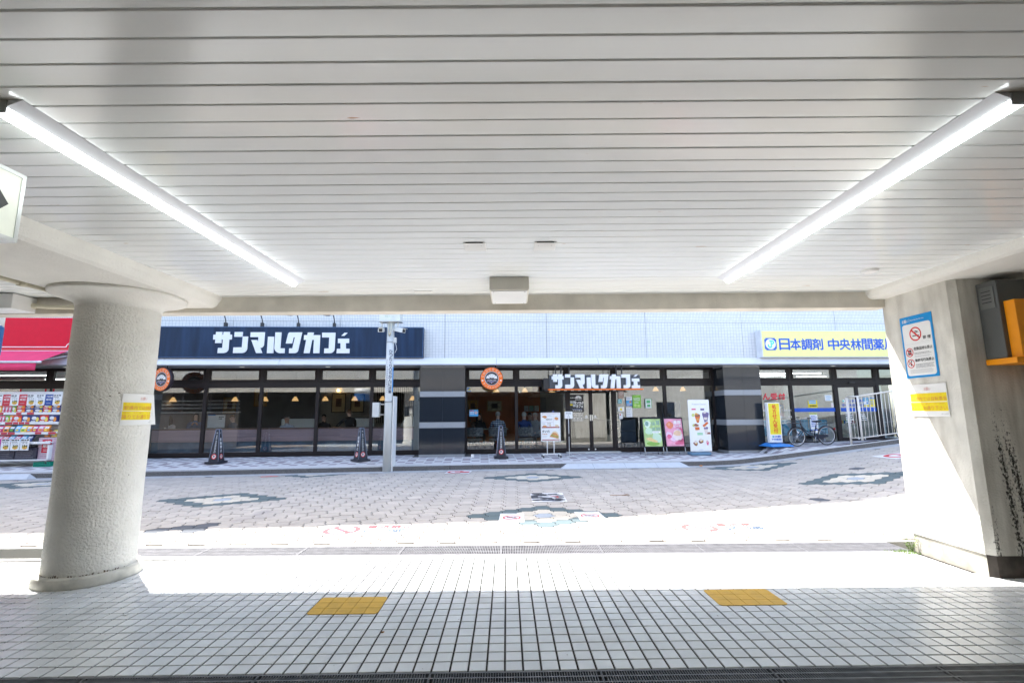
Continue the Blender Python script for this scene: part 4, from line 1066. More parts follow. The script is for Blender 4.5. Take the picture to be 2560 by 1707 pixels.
# glazed bays
def bay(s0, s1, z0=0.285, sill=0.125, top=True, m0=.05, m1=.05, pane=True, zt=2.39):
    w = link('window', None, bld); fr = MB(); d0, d1 = .66, .76
    fr.box(s0, s0 + m0, d0, d1, z0, 3.004); fr.box(s1 - m1, s1, d0, d1, z0, 3.004)
    a, b = s0 + m0, s1 - m1
    fr.box(a, b, d0 + .004, d1, z0, z0 + sill); fr.box(a, b, d0 + .002, d1, zt, 2.575); fr.box(a, b, d0 + .003, d1, 2.985, 3.003)
    g = .012
    for (q0, q1, r0, r1) in ((a + g, a + g + .045, 2.59, 2.972), (b - g - .045, b - g, 2.59, 2.972), (a + g + .045, b - g - .045, 2.59, 2.64), (a + g + .045, b - g - .045, 2.922, 2.972)):
        fr.box(q0, q1, d0 - .006, d1 - .02, r0, r1)
    fr.obj('frame', m_frame, w)
    MB().box(a + g + .045, b - g - .045, .70, .706, 2.64, 2.922).obj('transom_pane', m_glass, w)
    if pane: MB().box(a, b, .70, .708, z0 + sill, zt).obj('pane', m_glass, w)
    mb = MB(); mb.box(a, b, .715, .745, 2.574, 2.592); mb.box(a, a + g, .715, .745, 2.59, 2.985); mb.box(b - g, b, .715, .745, 2.59, 2.985); mb.box(a, b, .715, .745, 2.97, 2.986)
    mb.obj('transom_surround', m_frame, w)
    return w
L_ = [-11.28, -9.56, -7.87, -6.14, -4.45, -2.853]
for a, b in zip(L_[:-1], L_[1:]): bay(a, b)
bay(-1.465, .17); bay(.17, 1.83)
bay(3.41, 5.105); bay(5.105, 6.797)
def doors(s0, s1, sc, z0, zt=2.39, stile=.055):
    w = bay(s0, s1, z0 - .01, .02, pane=False)
    w.name = 'entrance'
    for a, b, side in ((s0 + .05, sc - .003, 1), (sc + .003, s1 - .05, -1)):
        dr = MB(); e0, e1 = .677, .737
        dr.box(a, a + stile, e0, e1, z0 + .012, zt - .002); dr.box(b - stile, b, e0, e1, z0 + .012, zt - .002)
        dr.box(a + stile, b - stile, e0 + .002, e1, z0 + .012, z0 + .13); dr.box(a + stile, b - stile, e0 + .002, e1, zt - .07, zt - .002)
        dr.obj('door', m_frame, w)
        MB().box(a + stile, b - stile, .704, .712, z0 + .13, zt - .07).obj('door_pane', m_glass, w)
        hx_ = (b - stile / 2) if side == 1 else (a + stile / 2)
        MB().box(hx_ - .018, hx_ + .018, .652, .6775, z0 + .98, z0 + 1.17).obj('handle', M('door_pull', (.62, .62, .58), .35, metal=.5), w)
        mb = MB(); x_ = hx_ - side * .08
        mb.lathe([(.024, 0), (.024, .004)], 14); mb.v = [(x_ + v[0], .676 - v[2], z0 + .075 + v[1]) for v in mb.v]; mb.obj('floor_lock', m_white, w)
    return w
doors(1.83, 3.41, 2.61, .295)
MB().box(1.75, 3.5, .45, .66, .26, .30).obj('threshold', m_conc_l, bld)
# pharmacy front
zb = .485
bay(8.03, 9.475, .455, .07); bay(9.475, 11.035, zb, .05)
doors(11.035, 12.56, 11.80, .52); bay(12.56, 14.3, .56, .05); bay(14.3, 16, .6, .05)
MB().box(11.52, 11.72, .60, .66, 2.46, 2.50).obj('door_sensor', m_black, bld)
# drugstore front
for a, b in ((-17.7, -16.0), (-16.0, -14.2), (-14.2, -12.52)): bay(a, b, .28, .12)

# ---------------------------------------------------------------- rooms behind the glass
m_cfloor = M('cafe_floor', (.10, .075, .055), .35, var=.15, vs=4)
m_cgrey = M('cafe_grey_wall', (.22, .22, .225), .8, var=.1, vs=3)
m_corange = M('cafe_orange_wall', (.40, .10, .02), .6, var=.15, vs=2)
m_cceil = M('cafe_ceiling', (.16, .155, .15), .8)
m_beige = M('cafe_beige_wall', (.36, .33, .28), .7, var=.05)
MB().box(-11.3, 7.4, .765, 9, .20, .285).obj('room_floor', m_cfloor, bld)
MB().box(-11.3, 7.4, .78, 9, 2.985, 3.003).obj('room_ceiling', m_cceil, bld)
MB().box(-11.3, -7.4, 5.2, 5.35, .285, 2.98).obj('room_wall', m_cgrey, bld)
MB().box(-7.39, -3.2, 4.9, 5.05, .285, 2.98).obj('room_wall', m_beige, bld)
MB().box(-11.5, -11.32, .96, 9, .2, 3.0).obj('room_wall', m_cgrey, bld)
for k in range(26): MB().box(-5.1 + k * .075, -5.07 + k * .075, 4.55, 4.6, 1.2, 2.95).obj('louvre_slat', M('dark_wood_slat', (.03, .02, .015), .6), bld)
MB().box(-3.15, -2.9, .96, 5.6, .285, 2.98).obj('room_wall', m_beige, bld)
MB().box(-2.9, 1.6, 6.0, 6.15, .285, 2.98).obj('room_wall', m_corange, bld)
MB().box(1.61, 7.4, 6.4, 6.55, .285, 2.98).obj('room_wall', m_cgrey, bld)
MB().box(-1.5, .9, 2.55, 2.62, 2.32, 2.52).obj('room_beam', M('yellow_orange_beam', (.62, .36, .12), .6), bld)  # beam in one yellow-orange colour
m_pwall = M('pharmacy_wall', (.62, .64, .62), .7); m_pfl = M('pharmacy_floor', (.42, .41, .38), .3)
MB().box(7.42, 16, .765, 7, .30, .47).obj('room_floor', m_pfl, bld)
MB().box(7.42, 16, .78, 7, 2.985, 3.003).obj('room_ceiling', m_pwall, bld)
MB().box(7.42, 7.55, .96, 7, .3, 2.98).obj('room_wall', m_pwall, bld); MB().box(7.56, 16, 6.6, 6.8, .3, 2.98).obj('room_wall', m_pwall, bld)
MB().box(12.66, 12.8, .8, 6.6, .47, 2.98).obj('room_wall', m_pwall, bld)
MB().box(10.6, 10.85, 2.6, 2.85, .47, 2.98).obj('room_post', m_pwall, bld)
MB().box(-19, -12.2, .765, 9, .2, .285).obj('room_floor', m_pfl, bld)
MB().box(-19, -12.2, .78, 9, 2.985, 3.003).obj('room_ceiling', m_pwall, bld)
MB().box(-19, -12.2, 8.0, 8.2, .285, 2.98).obj('room_wall', m_pwall, bld)
MB().box(-12.35, -12.2, .96, 8, .285, 2.98).obj('room_wall', m_pwall, bld)
# interior strip lights
m_tube = M('tube_glow', (1, 1, 1), .4, emit=1.6)
def tube_light(s, d, z, ln, label, group):
    t = fthing('strip_light', label, 'strip light', s, d, z, 0, group)
    MB().box(0, ln, -.05, .05, -.004, .05).obj('housing', m_white, t); MB().box(.02, ln - .02, -.03, .03, -.03, -.0045).obj('tube', m_tube, t)
for k, (s, d, ln) in enumerate(((8.2, 1.5, 3.0), (8.2, 2.6, 2.4), (8.2, 4.2, 2.6), (11.3, 3.0, 1.2))):
    tube_light(s, d, 2.88, ln, 'white strip light behind the pharmacy transom, ' + ('nearest the glass', 'second from the glass', 'farthest from the glass', 'above the pharmacy door')[k], 'strip lights in the pharmacy')
for k, (s, d, ln) in enumerate(((-17, 1.5, 2.2), (-14.6, 2.2, 1.9), (-16.5, 3.2, 3.5), (-15, 5, 3), (-13.8, 1.2, 1.3))):
    tube_light(s, d, 2.88, ln, 'white strip light on the drugstore ceiling, ' + ('left near the glass', 'right of the middle', 'left and deeper in', 'deepest in', 'nearest the round column')[k], 'strip lights in the drugstore')
# pendant lamps
m_shade = M('pendant_shade', (.80, .55, .28), .5, emit=.14, ecol=(1.0, .55, .2))
def pendant(s, d, z, label):
    t = fthing('pendant_lamp', label, 'pendant lamp', s, d, z, 0, 'small pendant lamps in the cafe')
    mb = MB(); mb.lathe([(.03, .09), (.05, .06), (.085, 0), (.11, -.055), (.107, -.055), (.08, 0), (.028, .088)], 14, caps=False); mb.obj('shade', m_shade, t)
    mb = MB(); mb.lathe([(.022, .09), (.03, .1), (.03, .135), (.012, .15)], 10); mb.obj('cap', m_black, t)
    MB().tube([(0, 0, .15), (0, 0, 2.985 - z)], .004, 5).obj('cord', m_black, t)
    MB().ball((0, 0, -.02), .03, 8, 6).obj('bulb', M('bulb_glow', (1, .85, .6), .4, emit=2.0, ecol=(1, .72, .38)), t)
wl = ['behind the first cafe window, beside the round sign', 'at the right edge of the frame beside the second mullion', 'left in the third cafe window', 'right in the third cafe window', 'left in the fourth cafe window', 'right in the fourth cafe window', 'behind the camera pole', 'far right in the left cafe front']
for k, s in enumerate((-11.2, -9.21, -8.23, -7.24, -6.25, -5.27, -4.33, -3.32)): pendant(s, 1.8, 2.06, 'glowing pendant lamp ' + wl[k])
for k, (s, z) in enumerate(((-.45, 2.32), (.55, 2.32), (1.51, 2.31), (5.22, 2.335), (6.21, 2.335))):
    pendant(s, 1.8, z, 'glowing pendant lamp ' + ('behind the orange round sign', 'behind the second window of the cafe', 'beside the projecting letter sign', 'behind the green ticket poster', 'above the dark banner')[k])
# pictures on the cafe walls
def picture(s, d, z, w, h, label, fr, mat, art):
    t = fthing('framed_picture', label, 'picture', s, d, z, 0, 'framed pictures in the cafe')
    f = MB(); b = .035
    f.box(0, w, -.03, 0, 0, b); f.box(0, w, -.03, 0, h - b, h); f.box(0, b, -.03, 0, b, h - b); f.box(w - b, w, -.03, 0, b, h - b); f.obj('frame', fr, t)
    MB().box(b, w - b, -.014, 0, b, h - b).obj('mount', mat, t)
    mb = MB(); mb.box(w * .3, w * .7, -.018, -.0145, h * .3, h * .72); mb.obj('print', art, t)
m_gold = M('gold_frame', (.42, .22, .06), .4); m_cream = M('cream_mount', (.55, .40, .2), .6); m_brown = M('brown_print', (.16, .07, .03), .6, var=.5, vs=12)
m_dkf = M('dark_picture_frame', (.04, .03, .025), .5)
picture(-11.28, 5.15, 1.62, .5, .65, 'gold framed picture on the grey wall behind the seated women', m_gold, m_cream, m_brown)
picture(-10.1, 5.15, 1.9, .5, .7, 'gold framed picture on the grey wall above the whiteboard', m_gold, m_cream, m_brown)
picture(-6.95, 4.85, 1.62, .56, .78, 'framed print lit by a wall lamp on the beige cafe wall', m_dkf, m_cream, m_brown)
picture(-6.2, 4.85, 1.62, .54, .74, 'framed print on the beige cafe wall nearest the slats', m_dkf, m_cream, m_brown)
picture(-.72, 5.98, 1.62, .66, .48, 'framed glossy print on the orange wall behind the plaid man', m_gold, M('glossy_print', (.42, .38, .26), .15, var=.6, vs=6), m_dkf)
picture(-1.55, 5.98, 1.62, .46, .5, 'small orange framed print at the left of the orange wall', m_gold, M('amber_print', (.55, .25, .03), .3, var=.5, vs=8), m_brown)
t = fthing('wall_lamp', 'warm wall lamp over the framed print on the beige wall', 'wall lamp', -6.7, 4.8, 2.46)
MB().lathe([(.03, .0), (.05, .06), (.02, .09)], 10).obj('shade', M('lamp_warm', (1, .7, .3), .4, emit=4, ecol=(1, .6, .2)), t)
# counter along the left windows
ct = fthing('counter', 'long brown window counter with a dark base in the cafe', 'counter', -11.25, 1.0, .285)
MB().box(0, 8.3, 0, .5, .80, .845).obj('counter_top', M('counter_wood', (.20, .105, .075), .3, var=.12, vs=2, stretch=(.3, 4, 4)), ct)
MB().box(0, 8.3, -.015, .03, .43, .799).obj('front_panel', M('counter_panel', (.42, .27, .27), .45, var=.12, vs=2, stretch=(.3, 4, 8)), ct)
MB().box(0, 8.3, .03, .06, 0, .43).obj('base_panel', M('counter_base', (.10, .15, .20), .5, var=.3, vs=3), ct)
# whiteboard and low partitions in the left room
t = fthing('white_board', 'white board with a small drawing behind the second cafe window', 'board', -10.25, 2.2, 1.13)
MB().box(0, .56, 0, .02, 0, .43).obj('sheet', m_white, t); mb = MB(); bars(mb, .36, .52, .36, .03, -.003, 0, .3, 2, .06); mb.obj('drawing', m_ink, t)
MB().box(.0, .25, -.004, -.001, .41, .45).obj('blue_tape', M('blue_tape', (.02, .15, .4), .5), t)
for k, (s, w) in enumerate(((-8.2, 1.3), (-5.9, 1.0))):
    t = fthing('low_partition', ('white low partition behind the man with glasses', 'white low partition under the framed prints')[k], 'partition', s, 3.2, .285, 0, 'white low partitions in the cafe')
    MB().box(0, w, 0, .05, 0, 1.12).obj('board', m_white, t); MB().box(-.02, w + .02, -.01, .06, 1.12, 1.15).obj('rail', m_dkf, t)
t = fthing('white_arch', 'white rounded arch panel behind the camera pole', 'panel', -3.95, 3.0, .285)
MB().prism([(0, 0), (.8, 0), (.8, 1.35)] + [(.8 - .8 * math.sin(R(9 * i)), .55 + .8 * math.cos(R(9 * i))) for i in range(1, 10)], 'y', 0, .06).obj('panel', m_white, t)
t = fthing('display_screen', 'black display screen on a stand beside the white arch', 'screen', -3.55, 2.5, 1.45)
MB().box(0, .28, 0, .05, 0, .38).obj('screen', m_black, t); MB().tube([(.14, .03, 0), (.14, .03, -1.16)], .02, 8).obj('stand', m_black, t)
# pharmacy inside: sofas, shelf trolley
m_sofa = M('teal_vinyl', (.05, .38, .60), .35, var=.1)
for k, (s, w) in enumerate(((8.6, 1.05), (9.68, .95), (10.72, .62))):
    t = fthing('sofa', ('teal sofa behind the yellow prescription sign', 'teal sofa behind the bicycle', 'teal sofa behind the pharmacy door frame')[k], 'sofa', s, 1.6, .47, 0, 'teal sofas in the pharmacy')
    MB().box(0, w, 0, .14, .25, .76).obj('backrest', m_sofa, t, bevel=.04); MB().box(0, w, .14, .62, .2, .42).obj('seat', m_sofa, t, bevel=.03)
    for q in (.05, w - .08): MB().box(q, q + .03, .1, .5, 0, .2).obj('leg', m_black, t)
t = fthing('shelf_trolley', 'cream wire shelf trolley with small goods behind the pharmacy door', 'shelf', 11.75, 1.5, .48)
m_cw = M('cream_wire', (.60, .57, .48), .5)
for z in (.06, .22, .58): MB().box(0, .6, 0, .4, z, z + .02).obj('shelf', m_cw, t)
for x in (0, .58):
    for y in (0, .38): MB().box(x, x + .02, y, y + .02, 0, .75).obj('post', m_cw, t)
for k in range(9): MB().box(.05 + k * .06, .055 + k * .06, .002, .006, .08, .58).obj('wire', m_cw, t)
gc = ['#b52a35', '#d7c64a', '#3c7fb5', '#e8e4da', '#5a9a55', '#c66a2e', '#8f3f7a', '#e7b9c2']
for k in range(9):
    o = MB().box(0, random.uniform(.045, .06), 0, .08, 0, random.uniform(.07, .14)).obj('goods_box', M('goods_%d' % (k % 8), gc[k % 8], .5), None, F(11.78 + k * .062, 1.55, 1.082), FA)
    tag(o, '%s goods box on the pharmacy shelf trolley, %s from the left' % (['crimson', 'mustard', 'blue', 'cream', 'green', 'orange', 'purple', 'pink', 'red'][k], ['first', 'second', 'third', 'fourth', 'fifth', 'sixth', 'seventh', 'eighth', 'ninth'][k]), 'box', 'goods on the pharmacy trolley')
# pharmacy rear shelves
for q in range(2):
    t = fthing('wall_shelf', ('shelf of goods deep in the pharmacy behind the sofas', 'shelf of goods deep in the pharmacy behind the door')[q], 'shelf', 9.3 + q * 1.9, 5.9, .48, 0, 'goods shelves deep in the pharmacy')
    for z in (.4, .8, 1.15): MB().box(0, 1.6, 0, .35, z, z + .02).obj('shelf', m_cw, t)
    MB().box(0, 1.6, .35, .38, 0, 1.5).obj('back', m_cw, t)
    mb = MB(); random.seed(q + 3)
    for z in (.42, .82, 1.17):
        x = .02
        while x < 1.5: w = random.uniform(.05, .12); mb.box(x, x + w, .05, .3, z, z + random.uniform(.1, .25), random.randrange(8)); x += w + .01
    tag(mb.obj('goods', [M('goods_%d' % i, gc[i], .5) for i in range(8)], t), kind='stuff')
random.seed(21)
# ================================================================== shop signs
m_navy = M('sign_navy', (0.011, 0.028, 0.066), 0.5, spec=.25, var=0.35, vs=5, stretch=(1.2, 1, .12))
m_letter = M('sign_letter_white', (0.74, 0.75, 0.77), 0.4, var=0.02)
LX0, LX1, LZ0, LZ1 = -9.018, -4.979, 3.380, 4.027
def logo(mb, x0, x1, z0, z1, y, depth, mi=0):
    for q in LOGO:
        mb.prism([(x0 + p[0] * (x1 - x0), z0 + p[1] * (z1 - z0)) for p in q], 'y', y, y + depth, mi)
    return mb
def logo_parts(parent, x0, x1, z0, z1, y, depth, mat):
    for q in LOGO:
        MB().prism([(x0 + p[0] * (x1 - x0), z0 + p[1] * (z1 - z0)) for p in q], 'y', y, y + depth).obj('letter', mat, parent)
sg = fthing('cafe_sign', 'long navy sign board with white katakana above the cafe windows', 'shop sign', -11.3, -.12, 3.25)
MB().box(0, 8.54, 0, .215, 0, .945).obj('board', m_navy, sg)
mb = MB()
for a, b, c_, d_ in ((0, 8.54, 0, .02), (0, 8.54, .925, .945), (0, .02, .02, .925), (8.52, 8.54, .02, .925)): mb.box(a, b, -.012, -.0002, c_, d_)
mb.obj('rim', M('sign_rim', (.02, .075, .19), .3), sg)
logo_parts(sg, 2.268, 6.315, .132, .782, -.022, .0215, m_letter)
for k, s in enumerate((-8.74, -7.66, -6.58, -5.50)):
    t = fthing('sign_lamp', 'black gooseneck lamp over the navy sign, ' + ('leftmost of the row', 'second from the left of the row', 'second from the right of the row', 'rightmost of the row')[k], 'sign lamp', s, -.06, 4.197, 0, 'gooseneck lamps over the cafe sign')
    MB().box(-.035, .035, -.05, .06, 0, .13).obj('mount', m_black, t)
    MB().tube([(0, 0, .12), (0, -.03, .22), (0, -.10, .31), (0, -.25, .39), (0, -.5, .43), (0, -.68, .40), (0, -.75, .33)], .016, 8).obj('arm', m_black, t)
    mb = MB(); mb.lathe([(.02, .12), (.05, .09), (.11, 0), (.105, 0), (.03, .085)], 16, caps=False); mb.obj('shade', m_black, t, (0, -.76, .22))
m_orng = M('sign_orange', (0.92, 0.17, 0.004), 0.4, var=0.04); m_choc = M('sign_chocolate', (0.038, 0.026, 0.032), 0.4)
m_ivory = M('sign_ivory', (0.74, 0.72, 0.68), 0.4)
def ring_text(mb, body, r, a_mid, a_span, h, y, mi, flip=False, bold=.02):
    n = len(body)
    for i, ch in enumerate(body):
        t = i / (n - 1) - .5
        a = a_mid - t * a_span if not flip else a_mid + t * a_span
        tmp = MB(); w = h * (.9 if ch not in 'I・ー' else .5); text_box(tmp, ch, -w / 2, w / 2, -h / 2, h / 2, 0, 0, bold)
        ro = a - math.pi / 2 if not flip else a + math.pi / 2
        c_, s_ = math.cos(ro), math.sin(ro)
        mb.add([(r * math.cos(a) + v[0] * c_ - v[2] * s_, y, r * math.sin(a) + v[0] * s_ + v[2] * c_) for v in tmp.v], tmp.f, mi)
def round_sign(s, z, rz, label, d=-.08):
    t = fthing('round_sign', label, 'round sign', s, d, z, rz, 'round orange hanging signs')
    mb = MB(); mb.lathe([(.345, -.06), (.352, -.05), (.352, .05), (.345, .06)], 48); mb.v = [(v[0], v[2], v[1]) for v in mb.v]; mb.f = [f[::-1] for f in mb.f]
    mb.obj('body', m_choc, t)
    for sd in (1, -1):
        q = MB(); disc(q, 0, 0, .338, -.0612, 0, 48, .222); disc(q, 0, 0, .216, -.0614, 1, 40, .205)
        for k in range(5):
            a0 = R(176 - k * 35.2 - (1.6 if k else 0)); a1 = R(176 - (k + 1) * 35.2 + 1.6); r1 = (.175, .152, .152, .152, .175)[k]; cz = -.01
            i0 = (.07, .04, .012, .04, .07)[k]
            poly(q, [(i0 * math.cos(a0), cz + i0 * math.sin(a0)), (r1 * math.cos(a0), cz + r1 * math.sin(a0)), (r1 * math.cos(a1), cz + r1 * math.sin(a1)), (i0 * math.cos(a1), cz + i0 * math.sin(a1))], -.0616, 1)
        text_box(q, 'ST-MARC CAFÉ', -.13, .13, -.062, -.038, -.0618, 1, .02); bars(q, -.16, .16, -.085, .014, -.0616, 2, .05); bars(q, -.07, .07, -.11, .012, -.0616, 2, .05)
        rect(q, -.02, -.007, -.15, -.128, -.0616, 3); rect(q, -.007, .007, -.15, -.128, -.0616, 1); rect(q, .007, .02, -.15, -.128, -.0616, 4)
        ring_text(q, 'CHOCO', .282, R(124), R(86), .068, -.0625, 1); ring_text(q, 'CRO', .282, R(36), R(40), .068, -.0625, 1)
        ring_text(q, 'サンマルクカフェ', .282, R(-90), R(112), .062, -.0625, 1, True)
        rect(q, -.305, -.258, -.085, -.04, -.0622, 1); rect(q, .258, .305, -.085, -.04, -.0622, 1)
        if sd < 0: q.v = [(-v[0], -v[1], v[2]) for v in q.v]
        q.obj('face', [m_orng, m_ivory, M('sign_lilac', (.35, .33, .52), .4), M('flag_blue', (.05, .25, .6), .4), M('flag_red', (.6, .08, .06), .4)], t)
    MB().tube([(.12, 0, .32), (.12, 0, 3.005 - z)], .018, 8).obj('hanger', m_black, t)

    return t
round_sign(-10.39, 2.605, R(-20), 'round orange sign hanging beside the round column edge')
round_sign(-.647, 2.60, 0, 'round orange sign hanging right of the granite pillar')
ps = fthing('letter_sign', 'hanging sign of raised white katakana above the cafe entrance', 'shop sign', 1.15, -.2, 2.262)
MB().box(0, 2.87, .06, .16, .0, .43).obj('back_panel', M('slate_panel', (.055, .065, .08), .5), ps)
logo_parts(ps, .06, 2.84, .012, .455, -.015, .0745, m_letter)
MB().box(-.05, 2.93, -.05, .16, -.035, -.002).obj('orange_rail', m_orng, ps)
MB().box(-.15, 2.3, .02, .2, -.06, -.036).obj('lamp_rail', m_black, ps)
for k in range(10): MB().box(.0 + k * .22, .09 + k * .22, .015, .0195, -.058, -.040).obj('lamp', m_white, ps)
for x in (.2, .37, .63, 2.12, 2.30): MB().box(x - .015, x + .015, .08, .11, .43, .742).obj('hanger', m_black, ps)
MB().box(-.18, 0, .1, .5, 0, .34).obj('side_box', m_black, ps)
# pharmacy sign
m_lem = M('sign_lemon', (0.80, 0.76, 0.30), 0.35, var=.02); m_pblue = M('sign_blue', (0.0, 0.085, 0.50), 0.4); m_mint = M('sign_mint', (.08, .62, .46), .4)
sg = fthing('pharmacy_sign', 'long pale yellow pharmacy sign with blue letters', 'shop sign', 8.03, -.22, 3.245)
MB().box(0, 5.6, .004, .315, 0, .88).obj('casing', M('sign_casing', (.62, .64, .67), .4), sg)
MB().box(.035, 5.57, -.004, .003, .02, .855).obj('face', m_lem, sg)
mb = MB(); x0, z0, w = .105, .225, .40
poly(mb, [(x0 + w * a, z0 + w * b) for a, b in ((.1, 0), (.9, 0), (.9, .1), (1, .1), (1, .9), (.9, .9), (.9, 1), (.1, 1), (.1, .9), (0, .9), (0, .1), (.1, .1))], -.0055, 0)
disc(mb, x0 + w / 2, z0 + w / 2, w * .43, -.007, 1, 32)
cx, cz = x0 + w / 2, z0 + w / 2
mb2 = [(-.19, -.06), (-.19, -.16), (-.13, -.25), (-.02, -.27), (.05, -.2), (.05, .24)]
def stroke(mb, pts, t, y, mi):
    for i in range(len(pts) - 1):
        a, b = Vector(pts[i]), Vector(pts[i + 1]); dv = (b - a).normalized(); nv_ = Vector((-dv.y, dv.x)) * t / 2; a = a - dv * t * .3; b = b + dv * t * .3
        poly(mb, [tuple(a + nv_), tuple(a - nv_), tuple(b - nv_), tuple(b + nv_)], y - i * .0001, mi)
stroke(mb, [(cx + a * w, cz + b * w) for a, b in mb2], .045, -.0085, 2)
stroke(mb, [(cx + a * w, cz + b * w) for a, b in ((-.06, .25), (.16, .25), (.25, .19), (.25, .09), (.16, .02), (.05, .02))], .045, -.0092, 2)
mb.obj('logo', [m_pblue, m_paper, m_mint], sg)
for txt, a, b in (('日本調剤', .585, 2.075), ('中央林間薬局', 2.235, 4.55)):
    w = (b - a) / len(txt)
    for i, ch in enumerate(txt): text_box(MB(), ch, a + w * i + .012, a + w * (i + 1) - .012, .24, .60, -.0055, 0, .03).obj('letter', m_pblue, sg)
# ================================================================== drugstore at the left
m_dred = M('drug_red', (0.60, 0.003, 0.026), 0.5, spec=.2, var=.04); m_awn = M('awning_fabric', (0.74, 0.045, 0.14), 0.75, var=.06, vs=3)
sg = fthing('drugstore_sign', 'red shop sign with a thin white inner border', 'shop sign', -15.45, -.06, 3.52)
MB().box(-2.2, 2.6, 0, .155, 0, .93).obj('board', m_dred, sg)
MB().box(-2.2, 2.6, -.03, .155, -.06, -.002).obj('lower_rim', M('drug_rim', (.6, .03, .03), .4), sg)
mb = MB(); x0, x1, z0 = .20, 2.32, .045; t_ = .022
rect(mb, x0 + .13, x1 - .13, z0, z0 + t_, -.003, 0)
for cx, a0, a1 in ((x0, R(0), R(90)), (x1, R(90), R(180))): disc(mb, cx, z0, .135, -.003, 0, 14, .113, a0, a1)
mb.obj('white_border', m_paper, sg)
MB().box(-2.2, 2.6, -.12, .09, -.13, -.065).obj('awning_case', M('awning_case', (.62, .55, .60), .4), sg)
aw = fthing('awning', 'red fabric awning pulled out over the drugstore shelves', 'awning', -18, 0, 0)
ex = 4.9
mb = MB(); mb.hexa([(0, -1.05, 3.03), (ex, -1.05, 3.03), (ex, -.14, 3.45), (0, -.14, 3.45)], [(0, -1.05, 3.038), (ex, -1.05, 3.038), (ex, -.14, 3.458), (0, -.14, 3.458)]); mb.obj('canvas', m_awn, aw)
mb = MB(); nseg = 24; vs = []
for i in range(nseg + 1):
    x = ex * i / nseg - (.03 if i == nseg else 0); w = .012 * math.sin(i * 1.9)
    vs += [(x, -1.085 + w * .3, 3.0), (x - .03, -1.075 + w, 2.79)]
mb.add(vs, [(2 * i, 2 * i + 1, 2 * i + 3, 2 * i + 2) for i in range(nseg)], 0, True); o = mb.obj('valance', m_awn, aw)
sm = o.modifiers.new('thickness', 'SOLIDIFY'); sm.thickness = .004
MB().tube([(0, -1.085, 3.02), (ex + .03, -1.085, 3.02)], .03, 10).obj('front_bar', m_can, aw)
MB().ball((ex + .05, -1.085, 3.02), (.06, .035, .035), 10, 6).obj('bar_cap', m_white, aw)
mb = MB(); mb.tube([(ex - .2, -1.05, 2.99), (ex - .25, -.55, 3.16), (ex - .05, -.12, 3.30)], .02, 8); mb.obj('arm', m_can, aw)
# shelf rack with goods out on the pavement
RS0, RS1 = -14.80, -12.52
rk = fthing('goods_rack', 'white rolling goods rack with four shelves on the pavement before the drugstore', 'rack', RS0, -.85, .29)
RW = RS1 - RS0
shz = [(1.36, .02), (1.10, -.02), (.83, -.10), (.58, -.2)]
for k, (z, d) in enumerate(shz):
    MB().box(0, RW, d, d + .32, z - .03, z).obj('shelf', m_white, rk)
    MB().box(0, RW, d - .012, d - .0005, z - .055, z + .01).obj('price_rail', m_white, rk)
    x = .02
    while x < RW - .1:
        w = random.uniform(.1, .2)
        if random.random() < .42: MB().box(x, x + w, d - .0155, d - .0125, z - .05, z + .006).obj('price_strip', M('strip_red', (.52, .03, .06), .5), rk)
        x += w + .02
MB().box(0, RW, .35, .38, .1, 1.95).obj('back_panel', m_white, rk)
for x in (0, .80, .87, RW - .05): MB().box(x, x + .05, -.2, .35, .09, .50).obj('upright', m_white, rk)
MB().box(0, RW, -.2, .35, .09, .12).obj('bottom_shelf', m_white, rk)
for x in (.1, .78, .92, RW - .1):
    mb = MB(); mb.lathe([(.035, -.015), (.035, .015)], 12); mb.v = [(v[2], v[0], v[1] + .035) for v in mb.v]; mb.obj('castor', m_black, rk, (x, -.12, -.01)); MB().box(x - .02, x + .02, -.14, -.1, .05, .09).obj('castor_fork', m_steel, rk)
for k, (a, b) in enumerate(((.06, .78), (.94, 1.36), (1.38, 1.92))):
    o = MB().box(0, b - a, 0, .4, 0, .30).obj('storage_box', M('storage_dark', (.03, .03, .05), .5, var=.3, vs=14), None, F(RS0 + a, -1.0, .415), FA)
    mb = MB()
    for q in range(5): bars(mb, .03, b - a - .03, .05 + q * .05, .008, -.002, 0, .3)
    mb.obj('print', M('storage_print', (.30, .28, .30), .5), o)
    tag(o, 'dark printed storage box at the bottom of the goods rack, ' + ('cut by the left edge', 'right of the white upright', 'nearest the round column')[k], 'box', 'dark boxes at the bottom of the goods rack')
